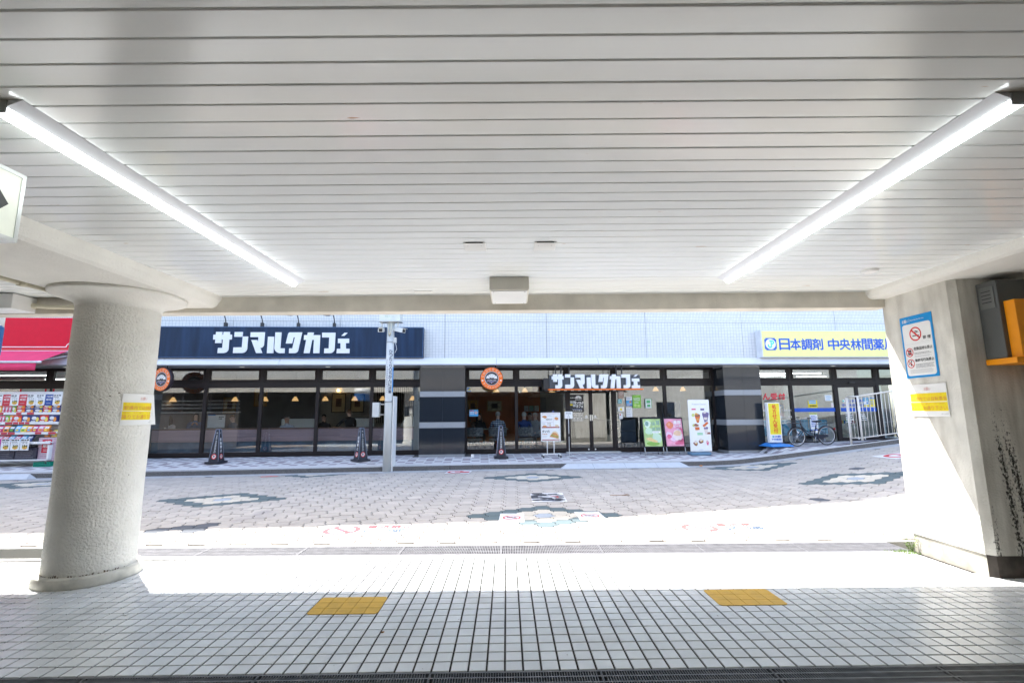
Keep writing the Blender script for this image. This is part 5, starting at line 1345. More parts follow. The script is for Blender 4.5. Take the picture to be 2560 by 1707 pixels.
# goods
gcol = {'red': (.62, .03, .03), 'orange': (.80, .28, .03), 'pink': (.75, .22, .30), 'green': (.14, .42, .05), 'navy': (.03, .04, .16), 'purple': (.15, .09, .34), 'sky': (.10, .40, .66), 'white': (.72, .72, .72), 'black': (.04, .05, .05), 'yellow': (.80, .62, .10), 'crimson': (.55, .03, .12), 'lilac': (.5, .34, .5)}
ORD = ['first', 'second', 'third', 'fourth', 'fifth', 'sixth', 'seventh', 'eighth', 'ninth', 'tenth', 'eleventh', 'twelfth']
_seen = {}
def nth(*k):
    _seen[k] = _seen.get(k, 0) + 1; return ORD[_seen[k] - 1]
GM = {k: M('pack_' + k, v, .4, var=.12, vs=20) for k, v in gcol.items()}
def snack_box(s, z, w, h, c1, c2, row, d, kind='biscuit box', dep=.16):
    o = MB().box(0, w, 0, dep, 0, h).obj('snack_box', GM[c1], None, F(s, d, z), FA)
    mb = MB(); 
    n = 14; mb.add([(w * .38 + w * .28 * math.cos(6.283 * i / n), -.0015, h * .58 + h * .26 * math.sin(6.283 * i / n)) for i in range(n)], [tuple(range(n))], 0)
    mb.add([(w * .75 + w * .2 * math.cos(6.283 * i / n), -.0012, h * .4 + h * .33 * math.sin(6.283 * i / n)) for i in range(n)], [tuple(range(n))], 1)
    rect(mb, w * .04, w * .55, h * .08, h * .2, -.0018, 0)
    mb.obj('print', [GM['white'], GM[c2]], o)
    return tag(o, '%s box, %s print, %s of its colours from left on the %s' % (c1, c2, nth(c1, c2, row), row), 'snack box', 'packs on the goods rack')
def snack_bag(s, z, w, h, c1, c2, row, d, tilt=.5):
    mb = MB(); n = 5; vs = []
    for j in range(n):
        t = j / (n - 1); th = .03 * math.sin(math.pi * t) + .003
        for x in (0, w * .5, w): vs.append((x, h * t * tilt - th, h * t * math.sqrt(max(.05, 1 - tilt * tilt)) + (.0 if x != w * .5 else .006)))
    fs = [(j * 3 + i, j * 3 + i + 1, j * 3 + i + 4, j * 3 + i + 3) for j in range(n - 1) for i in range(2)]
    k = len(vs); vs += [(x, y + 2 * .006 + .03 * math.sin(math.pi * (j // 3) / (n - 1)), z_) for j, (x, y, z_) in enumerate(vs)]
    fs += [tuple(i + k for i in f[::-1]) for f in fs]; mb.add(vs, fs, 0, True)
    o = mb.obj('snack_bag', GM[c1], None, F(s, d, z), FA)
    q = MB(); tz = math.sqrt(max(.05, 1 - tilt * tilt))
    for (a, b, e, f, mi) in ((.15, .85, .55, .8, 0), (.2, .7, .2, .45, 1)):
        yy = lambda t: h * t * tilt - (.03 * math.sin(math.pi * t) + .003) - .006
        q.add([(w * a, yy(e), h * e * tz), (w * b, yy(e), h * e * tz), (w * b, yy(f), h * f * tz), (w * a, yy(f), h * f * tz)], [(0, 1, 2, 3)], mi)
    q.obj('print', [GM['white'], GM[c2]], o)
    return tag(o, '%s bag, %s print, %s of its colours from left on the %s' % (c1, c2, nth(c1, c2, row, 'bag'), row), 'snack bag', 'packs on the goods rack')
def row_fill(z, d, row, seq, h):
    x = RS0 + .05
    for (c1, c2, w) in seq:
        snack_box(x, z, w - .008, h * random.uniform(.92, 1.0), c1, c2, row, d); x += w
sA = [('orange', 'red', .10), ('green', 'yellow', .11)] + [('red', 'orange', .085)] * 3 + [('orange', 'yellow', .10)] * 2 + [('pink', 'crimson', .085)] * 3 + [('green', 'yellow', .11)]
sB = [('red', 'orange', .23), ('navy', 'orange', .23), ('navy', 'yellow', .23), ('red', 'yellow', .23), ('navy', 'orange', .22)]
row_fill(.29 + 1.36, -.80, 'top shelf', sA, .20); row_fill(.29 + 1.10, -.84, 'second shelf', sA[1:] + sA[:1], .19)
for q in range(2):
    x = RS0 + 1.10
    for (c1, c2, w) in sB: snack_box(x, .29 + 1.36 + q * .115, w - .008, .11, c1, c2, ('top shelf lower layer', 'top shelf upper layer')[q], -.82); x += w
x = RS0 + 1.08
for (c1, c2, w) in sB: snack_box(x, .29 + 1.10, w - .008, .19, c1, c2, 'second shelf', -.86); x += w
x = RS0 + .05
for k, (c1, c2) in enumerate([('purple', 'lilac'), ('purple', 'white'), ('purple', 'yellow'), ('black', 'white'), ('green', 'black'), ('crimson', 'pink'), ('orange', 'black'), ('black', 'green'), ('sky', 'yellow'), ('yellow', 'green'), ('orange', 'sky'), ('crimson', 'yellow'), ('pink', 'orange'), ('orange', 'yellow')]):
    snack_bag(x, .29 + .835, .142, .19, c1, c2, 'third shelf', -.92, .35); x += .147
x = RS0 + .05
for k, (c1, c2) in enumerate([('green', 'sky'), ('sky', 'white'), ('white', 'pink'), ('white', 'sky'), ('lilac', 'crimson'), ('pink', 'lilac'), ('red', 'sky'), ('sky', 'red'), ('crimson', 'sky'), ('sky', 'navy'), ('navy', 'sky')]):
    snack_bag(x, .29 + .585, .148, .22, c1, c2, 'lowest shelf', -1.0, .6); x += .155
# price cards
def price_card(s, z, d, kind, top, price, label, w=.218, h=.30):
    t = fthing('price_card', label, 'price card', s, d, z, 0, 'price cards on the goods rack')
    bgm = {'w': m_paper, 'r': M('card_red', (.55, .01, .03), .45), 'b': M('card_blue', (.01, .06, .28), .45), 'm': M('card_magenta', (.52, .0, .30), .45)}[kind]
    MB().box(0, w, 0, .004, 0, h).obj('card', bgm, t)
    mb = MB()
    if kind == 'w':
        bars(mb, .015, w - .015, h * .90, .03, -.002, 0, .05); bars(mb, .02, w - .03, h * .76, .014, -.002, 0, .3)
        text_box(mb, top, w * .2, w * .8, h * .57, h * .70, -.002, 0, .02)
        n = 12; mb.add([(w * .55 + w * .36 * (1 if i % 2 else .8) * math.cos(6.283 * i / n), -.0015, h * .26 + h * .2 * (1 if i % 2 else .8) * math.sin(6.283 * i / n)) for i in range(n)], [tuple(range(n))], 1)
        text_box(mb, price, w * .28, w * .84, h * .28, h * .48, -.0035, 0, .04); rect(mb, w * .3, w * .85, h * .22, h * .245, -.003, 2)
        text_box(mb, str(round(int(price) * 1.08)), w * .45, w * .75, h * .1, h * .19, -.0035, 2, .03)
    else:
        text_box(mb, top, w * .14, w * .86, h * .70, h * .88, -.002, 3, .02); text_box(mb, '限定!' if kind != 'm' else 'おすすめ', w * .14, w * .86, h * .44, h * .62, -.002, 3, .02); bars(mb, w * .2, w * .8, h * .2, .008, -.002, 3, .2)
        if kind == 'm': poly(mb, [(0, 0), (w, 0), (w, h * .25), (w * .4, h * .05), (0, h * .2)], -.0025, 1)
    mb.obj('print', [m_ink, GM['yellow'], m_red, m_paper], t)
cz_ = 1.845
for k, (s, kd, a, b, lb) in enumerate(((-14.29, 'w', 'クリップ', '99', 'white price card 99 at the left end of the top card row'), (-14.055, 'r', '4日間', '', 'red four day card left of the first 109 price card'), (-13.86, 'w', 'ビスコ', '109', 'white price card 109 between two red cards in the top row'),
        (-13.64, 'r', '4日間', '', 'red four day card between two 109 price cards'), (-13.43, 'w', 'ビスコ', '109', 'white price card 109 right of the second red card'), (-13.195, 'w', 'クッキー', '249', 'white price card 249 left of the blue card in the top row'), (-12.96, 'b', '7日間', '', 'blue seven day card in the top card row'), (-12.755, 'w', 'クッキー', '249', 'white price card 249 beside the column edge in the top row'))):
    price_card(s, cz_ - .0, -.86, kd, a, b, lb)
for k, (s, kd, a, b, lb) in enumerate(((-14.34, 'w', 'お徳用', '99', 'white price card cut by the left edge in the lower row'), (-14.10, 'w', 'お菓子', '157', 'white price card 157 left of the magenta card in the lower row'), (-13.87, 'm', 'まとめ', '', 'magenta card with a yellow corner in the lower card row'), (-13.72, 'w', 'チョコ', '249', 'white price card 249 right of the magenta card in the lower row'), (-13.48, 'w', 'ミント', '369', 'white price card 369 in the lower row above the white upright'), (-13.24, 'w', 'グミ', '184', 'white price card 184 nearest the pink display box in the lower row'))):
    price_card(s, .655, -1.09, kd, a, b, lb, .225 if kd != 'm' else .14)
# brick printed display box with a card, green crate
t = fthing('display_box', 'pink brick patterned display box with a red card by the round column', 'display box', -12.90, -.95, .36)
m_bp = tile_wall('brick_print', .12, .05, .5); N_ = m_bp.node_tree.nodes
for n_ in N_:
    if n_.type == 'TEX_BRICK': n_.offset = .5; n_.inputs['Color1'].default_value = (.52, .37, .42, 1); n_.inputs['Color2'].default_value = (.44, .30, .36, 1); n_.inputs['Mortar'].default_value = (.62, .52, .55, 1)
MB().box(0, .55, 0, .35, 0, .62).obj('box', m_bp, t)
mb = MB(); rect(mb, .10, .34, .22, .56, -.004, 0); text_box(mb, '4日間', .13, .31, .45, .53, -.006, 1, .04); text_box(mb, '限定!', .13, .31, .35, .43, -.006, 1, .04); bars(mb, .14, .3, .30, .012, -.006, 1, .2, 2, .035)
mb.obj('red_card', [m_dred, m_paper], t)
for k in range(6): snack_bag(-12.85 + k * .09, .985, .13, .2, ('orange', 'purple', 'yellow', 'pink', 'orange', 'sky')[k], 'white', 'pink display box beside the column', -.85 + .03 * (k % 2), .3)['label'] = ('orange', 'purple', 'yellow', 'pink', 'orange', 'sky')[k] + ' snack bag standing in the pink brick display box, ' + ('at the left end', 'second from left', 'third from left', 'third from right', 'second from right', 'at the right end')[k]
t = fthing('plastic_crate', 'green plastic crate under the pink display box', 'crate', -12.92, -1.0, pave_z(-12.8, -1.0) + .004)
mb = MB()
for z in (.0, .05, .10): mb.box(0, .42, 0, .3, z, z + .022)
for i in range(8): mb.box(i * .057, i * .057 + .02, -.002, .302, .022, .10)
mb.obj('crate', M('crate_green', (.0, .26, .17), .5), t)
t = fthing('store_poster', 'window poster with a red frame and town silhouette above the goods rack', 'poster', -15.0, .645, 2.05)
mb = MB(); rect(mb, 0, .85, 0, .33, 0, 0); rect(mb, .0, .05, 0, .33, -.002, 1); rect(mb, .72, .77, 0, .33, -.002, 1)
for k in range(5): poly(mb, [(.12 + k * .12, .08), (.2 + k * .12, .08), (.2 + k * .12, .2), (.16 + k * .12, .26), (.12 + k * .12, .2)], -.003, 2)
mb.obj('sheet', [M('poster_grey_green', (.38, .42, .37), .5), m_dred, M('poster_brown', (.35, .2, .18), .5)], t)
t = fthing('store_poster', 'window poster with a round yellow emblem beside the round column', 'poster', -14.05, .645, 2.05)
mb = MB(); rect(mb, 0, .6, 0, .33, 0, 0); rect(mb, .0, .05, 0, .33, -.002, 1); rect(mb, .42, .47, 0, .33, -.002, 1); disc(mb, .23, .13, .12, -.002, 3, 20); disc(mb, .23, .13, .10, -.003, 2, 20); disc(mb, .23, .12, .05, -.004, 1, 12)
mb.obj('sheet', [M('poster_grey_green', (.38, .42, .37), .5), m_dred, M('poster_gold', (.7, .5, .05), .5), m_ink], t)
for k in range(2):
    o = MB().box(0, .9, 0, .4, 0, 1.5).obj('store_shelf', M('store_stock_%d' % (k % 3), ((.3, .25, .22), (.22, .25, .3), (.35, .3, .2))[k % 3], .6, var=.6, vs=16), None, F(-15.5 + k * .95, 3.5 + (k % 2) * .6, .285), FA)
    tag(o, ('stocked shelf inside the drugstore, nearer the left edge', 'stocked shelf inside the drugstore, nearer the round column')[k], 'shelf', 'stocked shelves inside the drugstore')
# ================================================================== camera pole at the kerb
m_pole = M('pole_white', (0.58, 0.59, 0.57), .45, var=.05, vs=3)
PX, PYY = -3.29, 12.84; PZ = road_z(PX, PYY)
pl = thing('camera_pole', 'white street pole carrying two security cameras and a warning text', 'pole', (PX, PYY, PZ))
mb = MB(); mb.lathe([(.103, 0), (.100, 1.6), (.099, 3.95)], 24); mb.obj('pole', m_pole, pl)
mb = MB(); mb.lathe([(.1035, 1.78), (.1035, 1.83)], 24); mb.obj('band', m_steel, pl)
mb = MB(); mb.lathe([(.1025, 3.38), (.1025, 3.41)], 24); mb.obj('band', m_steel, pl)
def wrap(mb, r, a_mid):
    mb.v = [((r - v[1]) * math.cos(a_mid + v[0] / r), (r - v[1]) * math.sin(a_mid + v[0] / r), v[2]) for v in mb.v]; return mb
am = math.atan2(-PYY, -PX)
mb = text_column(MB(), 'ひったくり・ちかんに注意', -.03, .075, 2.02, 3.18, -.002, 0, .035); wrap(mb, .1005, am).obj('lettering', M('pole_ink', (.04, .05, .09), .5), pl)
mb = MB()
for q in range(14): rect(mb, -.085, -.068, 2.25 + q * .05, 2.275 + q * .05, -.002, 0); rect(mb, -.06, -.045, 2.05 + q * .05, 2.075 + q * .05, -.002, 0)
wrap(mb, .1005, am).obj('small_lettering', M('pole_ink', (.04, .05, .09), .5), pl)
mb = MB()
for i in range(3): rect(mb, .085 + i * .02, .105 + i * .02, 2.05, 2.72, -.0015, 0)
wrap(mb, .1005, am).obj('blue_sticker', M('pole_blue', (.02, .28, .68), .4), pl)
MB().box(-.28, .28, -.14, .14, 3.96, 4.19).obj('control_box', M('pole_box', (.62, .64, .60), .45), pl, bevel=.012)
MB().box(-.30, .30, -.16, .16, 3.94, 3.958).obj('box_tray', m_pole, pl)
mb = MB(); 
for i in range(7): rect(mb, -.2 + i * .055, -.15 + i * .055, 4.145, 4.175, -.1415, i % 3)
text_box(mb, '防犯カメラ', -.13, .1, 4.06, 4.10, -.1415, 3); mb.obj('box_print', [M('tag_green', (.05, .25, .08), .5), M('tag_dark', (.02, .03, .05), .5), M('tag_yellow', (.6, .5, .1), .5), M('tag_leaf', (.25, .42, .2), .5)], pl)
def security_camera(x, rz, pitch, label):
    t = link('security_camera', None, pl, (x, -.04, 3.94)); t['label'] = label
    MB().tube([(0, 0, 0), (0, 0, -.14)], .022, 8).obj('bracket', m_pole, t)
    b = MB(); b.prism([(-.07, -.06), (.07, -.06), (.07, .02), (.045, .06), (-.045, .06), (-.07, .02)], 'y', -.22, .14)
    o = b.obj('housing', m_pole, t, (0, 0, -.20)); o.rotation_euler = (pitch, 0, rz)
    f = MB(); f.box(-.045, .045, -.232, -.221, -.045, .03); o2 = f.obj('lens', m_black, t, (0, 0, -.20)); o2.rotation_euler = (pitch, 0, rz)
    h = MB(); h.box(-.072, .072, -.27, -.20, .062, .07); o3 = h.obj('hood', m_pole, t, (0, 0, -.20)); o3.rotation_euler = (pitch, 0, rz)
security_camera(-.235, R(8), R(12), 'security camera facing the street'); security_camera(.20, R(62), R(14), 'security camera turned along the street')
MB().tube([(-.02, -.10, 3.95), (-.03, -.13, 3.7), (.0, -.115, 3.55), (.03, -.11, 3.6), (.04, -.12, 3.9)], .014, 6).obj('cable', m_pipe, pl)
MB().box(.09, .16, -.05, .05, 3.38, 3.52).obj('junction_box', m_pole, pl); MB().tube([(.14, -.04, 3.38), (.17, -.06, 3.3), (.19, -.06, 3.2), (.14, -.05, 3.1)], .006, 5).obj('cable', m_white, pl)
eb = link('meter_box', None, pl, (-.3, -.02, 1.40)); MB().box(-.10, .075, -.08, .08, 0, .38).obj('casing', m_pole, eb, bevel=.008)
for z in (.05, .32): MB().box(.076, .22, -.03, .03, z, z + .03).obj('strap', m_steel, eb)
MB().box(.115, .145, -.02, .34, 0.0, 1.95).obj('side_board', m_white, pl); 
for z in (.3, 1.5): MB().box(.09, .1145, .0, .04, z, z + .03).obj('clip', m_steel, pl)

# ================================================================== parking cones
m_cone = M('cone_black', (.018, .02, .03), .45, var=.1); m_cedge = M('cone_edge', (.20, .23, .30), .5)
def cone_geo(h=.92, w=.135, wt=.045):
    body = MB(); body.hexa([(-w, -w, .07), (w, -w, .07), (w, w, .07), (-w, w, .07)], [(-wt, -wt, h), (wt, -wt, h), (wt, wt, h), (-wt, wt, h)])
    base = MB(); q = .20; base.hexa([(-q, -q, 0), (q, -q, 0), (q, q, 0), (-q, q, 0)], [(-q, -q, .055), (q, -q, .055), (q, q, .055), (-q, q, .055)]); base.hexa([(-.16, -.16, .0555), (.16, -.16, .0555), (.16, .16, .0555), (-.16, .16, .0555)], [(-w, -w, .069), (w, -w, .069), (w, w, .069), (-w, w, .069)])
    edge = MB()
    for sx in (-1, 1):
        for sy in (-1, 1): edge.tube([(sx * w, sy * w, .07), (sx * wt, sy * wt, h)], .009, 5)
    edge.tube([(-wt, -wt, h), (wt, -wt, h), (wt, wt, h), (-wt, wt, h)], .008, 5, closed=True)
    prints = []
    for k in range(4):
        mb = MB(); slope = (w - wt) / (h - .07)
        disc(mb, 0, .19, .072, -.0005, 0, 24, .052); disc(mb, 0, .19, .052, -.0008, 1, 20); text_box(mb, 'P', -.026, .026, .155, .225, -.0012, 2, .03)
        mb.add([(-.05, -.0016, .235), (-.042, -.0016, .243), (.05, -.0016, .145), (.042, -.0016, .137)], [(0, 3, 2, 1)], 0)
        if k % 2 == 0:
            tmp = MB(); text_box(tmp, 'NO PARKING', 0, .47, -.026, .026, 0, 0, .03); mb.add([(v[2], -.0008, .76 - v[0]) for v in tmp.v], tmp.f, 1)
        else: text_column(mb, '駐輪禁止', -.042, .042, .30, .70, -.0008, 1, .03)
        stroke(mb, [(-.018, .80), (-.018, .84), (0, .82), (.018, .84), (.018, .80)], .006, -.0008, 1)
        nv = []
        for (x, y, z) in mb.v:
            sc = 1 - .35 * (z / h)
            xx, yy = x * (sc if abs(x) < .2 else 1), -(w - slope * (z - .07)) + y - .002
            for _ in range(k): xx, yy = -yy, xx
            nv.append((xx, yy, z))
        mb.v = nv; prints.append(mb)
    return body, base, edge, prints
body, base, edge, prints = cone_geo()
CM = (body.mesh('body', m_cone), base.mesh('base', m_cone), edge.mesh('edging', m_cedge), [q.mesh('print', [m_red, m_paper, m_ink]) for q in prints])
for s, d, rz, lb in ((-8.28, -.85, R(-4), 'black no parking cone in front of the second cafe window'), (-4.36, -.85, R(-138), 'black no parking cone beside the camera pole'), (-.395, -.7, R(2), 'black no parking cone in front of the plaid shirt man')):
    t = fthing('parking_cone', lb, 'no parking cone', s, d, pave_z(s, d) + .003, rz, 'no parking cones on the pavement')
    link('body', CM[0], t); link('base', CM[1], t); link('edging', CM[2], t)
    for q in CM[3]: link('print', q, t)
bit('crumpled_paper', 'crumpled white paper ball at the foot of the granite pillar', *F(-1.22, -.35)[:2], .055, .05, m_paper, .4, pave_z(-1.22, -.35), 'litter', .09)
bit('paper_scrap', 'small white scrap on the pavement near the first cone', *F(-9.6, -.7)[:2], .06, .02, m_paper, .1, pave_z(-9.6, -.7), 'litter', .02)

# ================================================================== menu stand and notice stand
m_mred = M('menu_red', (.35, .06, .05), .5); m_food = M('food_orange', (.62, .28, .10), .5, var=.4, vs=40); m_food2 = M('food_green', (.25, .38, .08), .5, var=.4, vs=40); m_food3 = M('food_cream', (.72, .58, .38), .5, var=.2, vs=30)
t = fthing('menu_stand', 'white menu board with sandwich pictures on a wheeled stand', 'menu board', .79, -.68, pave_z(1.08, -.68))
MB().box(0, .58, 0, .03, .47, 1.30).obj('board', m_white, t)
mb = MB(); y = -.002
rect(mb, .02, .56, .485, 1.285, y, 0)
rect(mb, .03, .55, .85, .885, y - .002, 1); rect(mb, .03, .55, .495, .52, y - .002, 1); rect(mb, .03, .55, 1.265, 1.275, y - .002, 1)
for a, b, c_, d_ in ((.37, .373, .89, 1.265), (.03, .37, 1.02, 1.023), (.37, .55, 1.075, 1.078), (.19, .193, .89, 1.02)): rect(mb, a, b, c_, d_, y - .002, 1)
for cx, cz, rx, rz_, mi in ((.11, 1.18, .07, .03, 2), (.46, 1.13, .06, .035, 2), (.47, .92, .06, .03, 4), (.11, .91, .06, .02, 2), (.27, .93, .03, .015, 4)):
    poly(mb, [(cx + rx * math.cos(6.283 * i / 12), cz + rz_ * math.sin(6.283 * i / 12) - (.02 if i in (9, 10, 11) else 0)) for i in range(12)], y - .003, mi)
pts = [(.25, .60), (.30, .68), (.36, .75), (.43, .76), (.49, .72), (.53, .64), (.54, .56), (.50, .53), (.38, .57)]
poly(mb, pts, y - .003, 4); poly(mb, [(p[0] * .9 + .03, p[1] * .75 + .145) for p in pts], y - .004, 2)
for k in range(6): disc(mb, .32 + k * .035, .645 - k * .012, .018, y - .005, 3, 8)
text_box(mb, 'ひるセット', .15, .34, 1.07, 1.13, y - .003, 5, .02); text_box(mb, 'がっつり', .04, .25, .71, .79, y - .003, 5, .03); bars(mb, .04, .2, .67, .02, y - .003, 2, .1); bars(mb, .05, .2, .615, .01, y - .003, 6, .3, 2, .03)
bars(mb, .18, .36, 1.22, .01, y - .003, 6, .3, 2, .02); bars(mb, .4, .54, 1.2, .01, y - .003, 6, .3); bars(mb, .05, .18, .975, .01, y - .003, 5, .4); bars(mb, .2, .35, .99, .01, y - .003, 5, .4, 2, .04)
mb.obj('menu_print', [m_paper, m_mred, m_food, m_food2, m_food3, m_ink, m_lgrey], t)
for x in (.18, .38): MB().tube([(x, .015, .10), (x, .015, .47)], .013, 8).obj('leg', m_white, t)
MB().box(.03, .56, .0, .03, .085, .112).obj('base_bar', m_white, t)
for x in (.03, .53):
    MB().box(x, x + .03, -.2, .24, .075, .105).obj('foot', m_white, t)
    for y_ in (-.18, .2):
        mb = MB(); mb.lathe([(.036, -.014), (.036, .014)], 12); mb.v = [(v[2], v[0], v[1]) for v in mb.v]; mb.obj('castor', m_black, t, (x + .015, y_, .037))
t = fthing('notice_stand', 'thin white notice stand on a round foot beside the entrance door', 'notice stand', 1.66, -.45, pave_z(1.66, -.45))
mb = MB(); mb.lathe([(.14, 0), (.14, .012), (.03, .022)], 24); mb.obj('foot', M('stand_foot', (.55, .56, .56), .35, metal=.4), t); MB().tube([(0, 0, .02), (0, 0, 1.14)], .009, 8).obj('pole', m_white, t); MB().box(-.02, .02, -.02, .02, .58, .66).obj('clamp', m_black, t)
mb = MB(); mb.prism([(-.11, 1.11), (.11, 1.11), (.12, 1.12), (.12, 1.31), (.11, 1.32), (-.11, 1.32), (-.12, 1.31), (-.12, 1.12)], 'y', -.018, -.012); mb.obj('plate', m_white, t)
mb = MB(); bars(mb, -.08, .08, 1.285, .018, -.019, 0, .1, 2, .03); stroke(mb, [(-.035, 1.14), (0, 1.22), (.035, 1.14), (-.035, 1.14)], .008, -.019, 0); mb.obj('print', m_pgrey, t)
# ================================================================== poster A-boards, banners
m_gry_tube = M('board_tube', (.20, .22, .24), .4, metal=.4)
def a_board(s, d, label, draw, mats):
    z = pave_z(s + .3, d); t = fthing('a_board', label, 'poster stand', s, d, z, R(2), 'poster stands by the entrance')
    w, h0, h1, ln = .60, .25, 1.10, .16
    yy = lambda zz: ln * zz / 1.1
    def bar(a, b, r, nm, m_): MB().tube([(a[0], yy(a[1]), a[1]), (b[0], yy(b[1]), b[1])], r, 6).obj(nm, m_, t)
    for x in (.01, w - .01): bar((x, 0), (x, h0), .013, 'leg', m_steel); bar((x, h0), (x, h1), .017, 'side_rail', m_black)
    bar((0, h1), (w, h1), .02, 'top_rail', m_black); bar((0, h0), (w, h0), .016, 'bottom_rail', m_black); bar((0, .09), (w, .09), .009, 'cross_bar', m_steel)
    for x in (.02, w - .02): MB().tube([(x, .42, 0), (x, yy(h1) + .03, h1)], .011, 6).obj('rear_leg', m_black, t)
    mb = MB(); mb.box(.02, w - .02, .004, .012, h0, h1); mb.v = [(v[0], v[1] + yy(v[2]), v[2]) for v in mb.v]; mb.obj('panel', m_black, t)
    mb = MB(); draw(mb, .025, w - .025, h0 + .012, h1 - .022); mb.v = [(v[0], v[1] + yy(v[2]) - .004, v[2]) for v in mb.v]; mb.obj('poster', mats, t)
    return t
def blob(mb, cx, cz, rx, rz_, y, mi, n=14, j=.18):
    poly(mb, [(cx + rx * math.cos(6.283 * i / n) * random.uniform(1 - j, 1 + j), cz + rz_ * math.sin(6.283 * i / n) * random.uniform(1 - j, 1 + j)) for i in range(n)], y, mi)
def green_poster(mb, x0, x1, z0, z1):
    rect(mb, x0, x1, z0, z1, 0, 0); W, H = x1 - x0, z1 - z0; X = lambda f: x0 + W * f; Z = lambda f: z0 + H * f
    blob(mb, X(.25), Z(.8), W * .2, H * .14, -.001, 1); blob(mb, X(.22), Z(.82), W * .1, H * .09, -.0015, 4); blob(mb, X(.3), Z(.55), W * .22, H * .12, -.001, 5); blob(mb, X(.7), Z(.3), W * .25, H * .2, -.001, 5)
    blob(mb, X(.45), Z(.10), W * .40, H * .07, -.0014, 2); poly(mb, [(X(.08), Z(.26)), (X(.3), Z(.34)), (X(.75), Z(.2)), (X(.72), Z(.13)), (X(.4), Z(.17))], -.002, 3)
    for k in range(5): disc(mb, X(.15 + k * .11), Z(.28 - k * .025), W * .05, -.0025, 7, 10)
    text_column(mb, '抹茶', X(.47), X(.7), Z(.50), Z(.93), -.0022, 4, .02); text_column(mb, '葛餅', X(.72), X(.95), Z(.50), Z(.97), -.0022, 4, .02); rect(mb, X(.5), X(.95), Z(.48), Z(.55), -.003, 6); bars(mb, X(.55), X(.9), Z(.515), .012, -.0035, 4, .1)
a_board(3.93, -.55, 'poster stand with a green poster, left of the pink one', green_poster, [M('poster_green', (.40, .56, .22), .35, var=.25, vs=7), M('poster_pale_green', (.60, .70, .55), .4), M('poster_leaf', (.22, .42, .07), .4), M('poster_croissant', (.70, .55, .25), .4, var=.3, vs=30), M('poster_teal', (.18, .32, .28), .4), M('poster_mint', (.52, .68, .50), .4), m_paper, M('poster_crumb', (.72, .48, .22), .4)])
def pink_poster(mb, x0, x1, z0, z1):
    rect(mb, x0, x1, z0, z1, 0, 0); W, H = x1 - x0, z1 - z0; X = lambda f: x0 + W * f; Z = lambda f: z0 + H * f
    for k in range(7): blob(mb, X(random.uniform(.1, .9)), Z(random.uniform(.1, .9)), W * .17, H * .11, -.0008, 1 + k % 2)
    blob(mb, X(.3), Z(.76), W * .19, H * .13, -.0015, 3); blob(mb, X(.25), Z(.8), W * .08, H * .05, -.002, 6); blob(mb, X(.68), Z(.4), W * .27, H * .2, -.0016, 5); blob(mb, X(.68), Z(.46), W * .21, H * .10, -.0021, 4); blob(mb, X(.2), Z(.35), W * .14, H * .08, -.0018, 2); blob(mb, X(.7), Z(.1), W * .24, H * .05, -.002, 2)
    text_box(mb, '濃厚', X(.48), X(.95), Z(.8), Z(.93), -.0025, 7, .02); text_box(mb, 'ピーチ', X(.5), X(.95), Z(.68), Z(.78), -.0025, 7, .02)
a_board(4.60, -.55, 'poster stand with a pink drink poster, beside the white banner', pink_poster, [M('poster_pink', (.72, .30, .42), .35, var=.2, vs=7), M('poster_lilac', (.74, .52, .66), .4), M('poster_rose', (.68, .12, .24), .4), M('poster_peach', (.72, .20, .10), .4), M('poster_apricot', (.76, .50, .32), .4), M('poster_cream_pink', (.78, .66, .64), .4), M('poster_coral', (.75, .32, .2), .4), m_paper])
def parfait(mb, cx, cz, w, h, y, a, b, c_):
    poly(mb, [(cx - w * .5, cz + h * .25), (cx - w * .18, cz - h * .5), (cx + w * .18, cz - h * .5), (cx + w * .5, cz + h * .25)], y, a); blob(mb, cx, cz + h * .3, w * .5, h * .16, y - .0008, b); blob(mb, cx - w * .1, cz + h * .42, w * .25, h * .1, y - .0015, c_); poly(mb, [(cx - w * .3, cz - h * .02), (cx - w * .2, cz - h * .25), (cx + w * .2, cz - h * .25), (cx + w * .3, cz - h * .02)], y - .0012, c_)
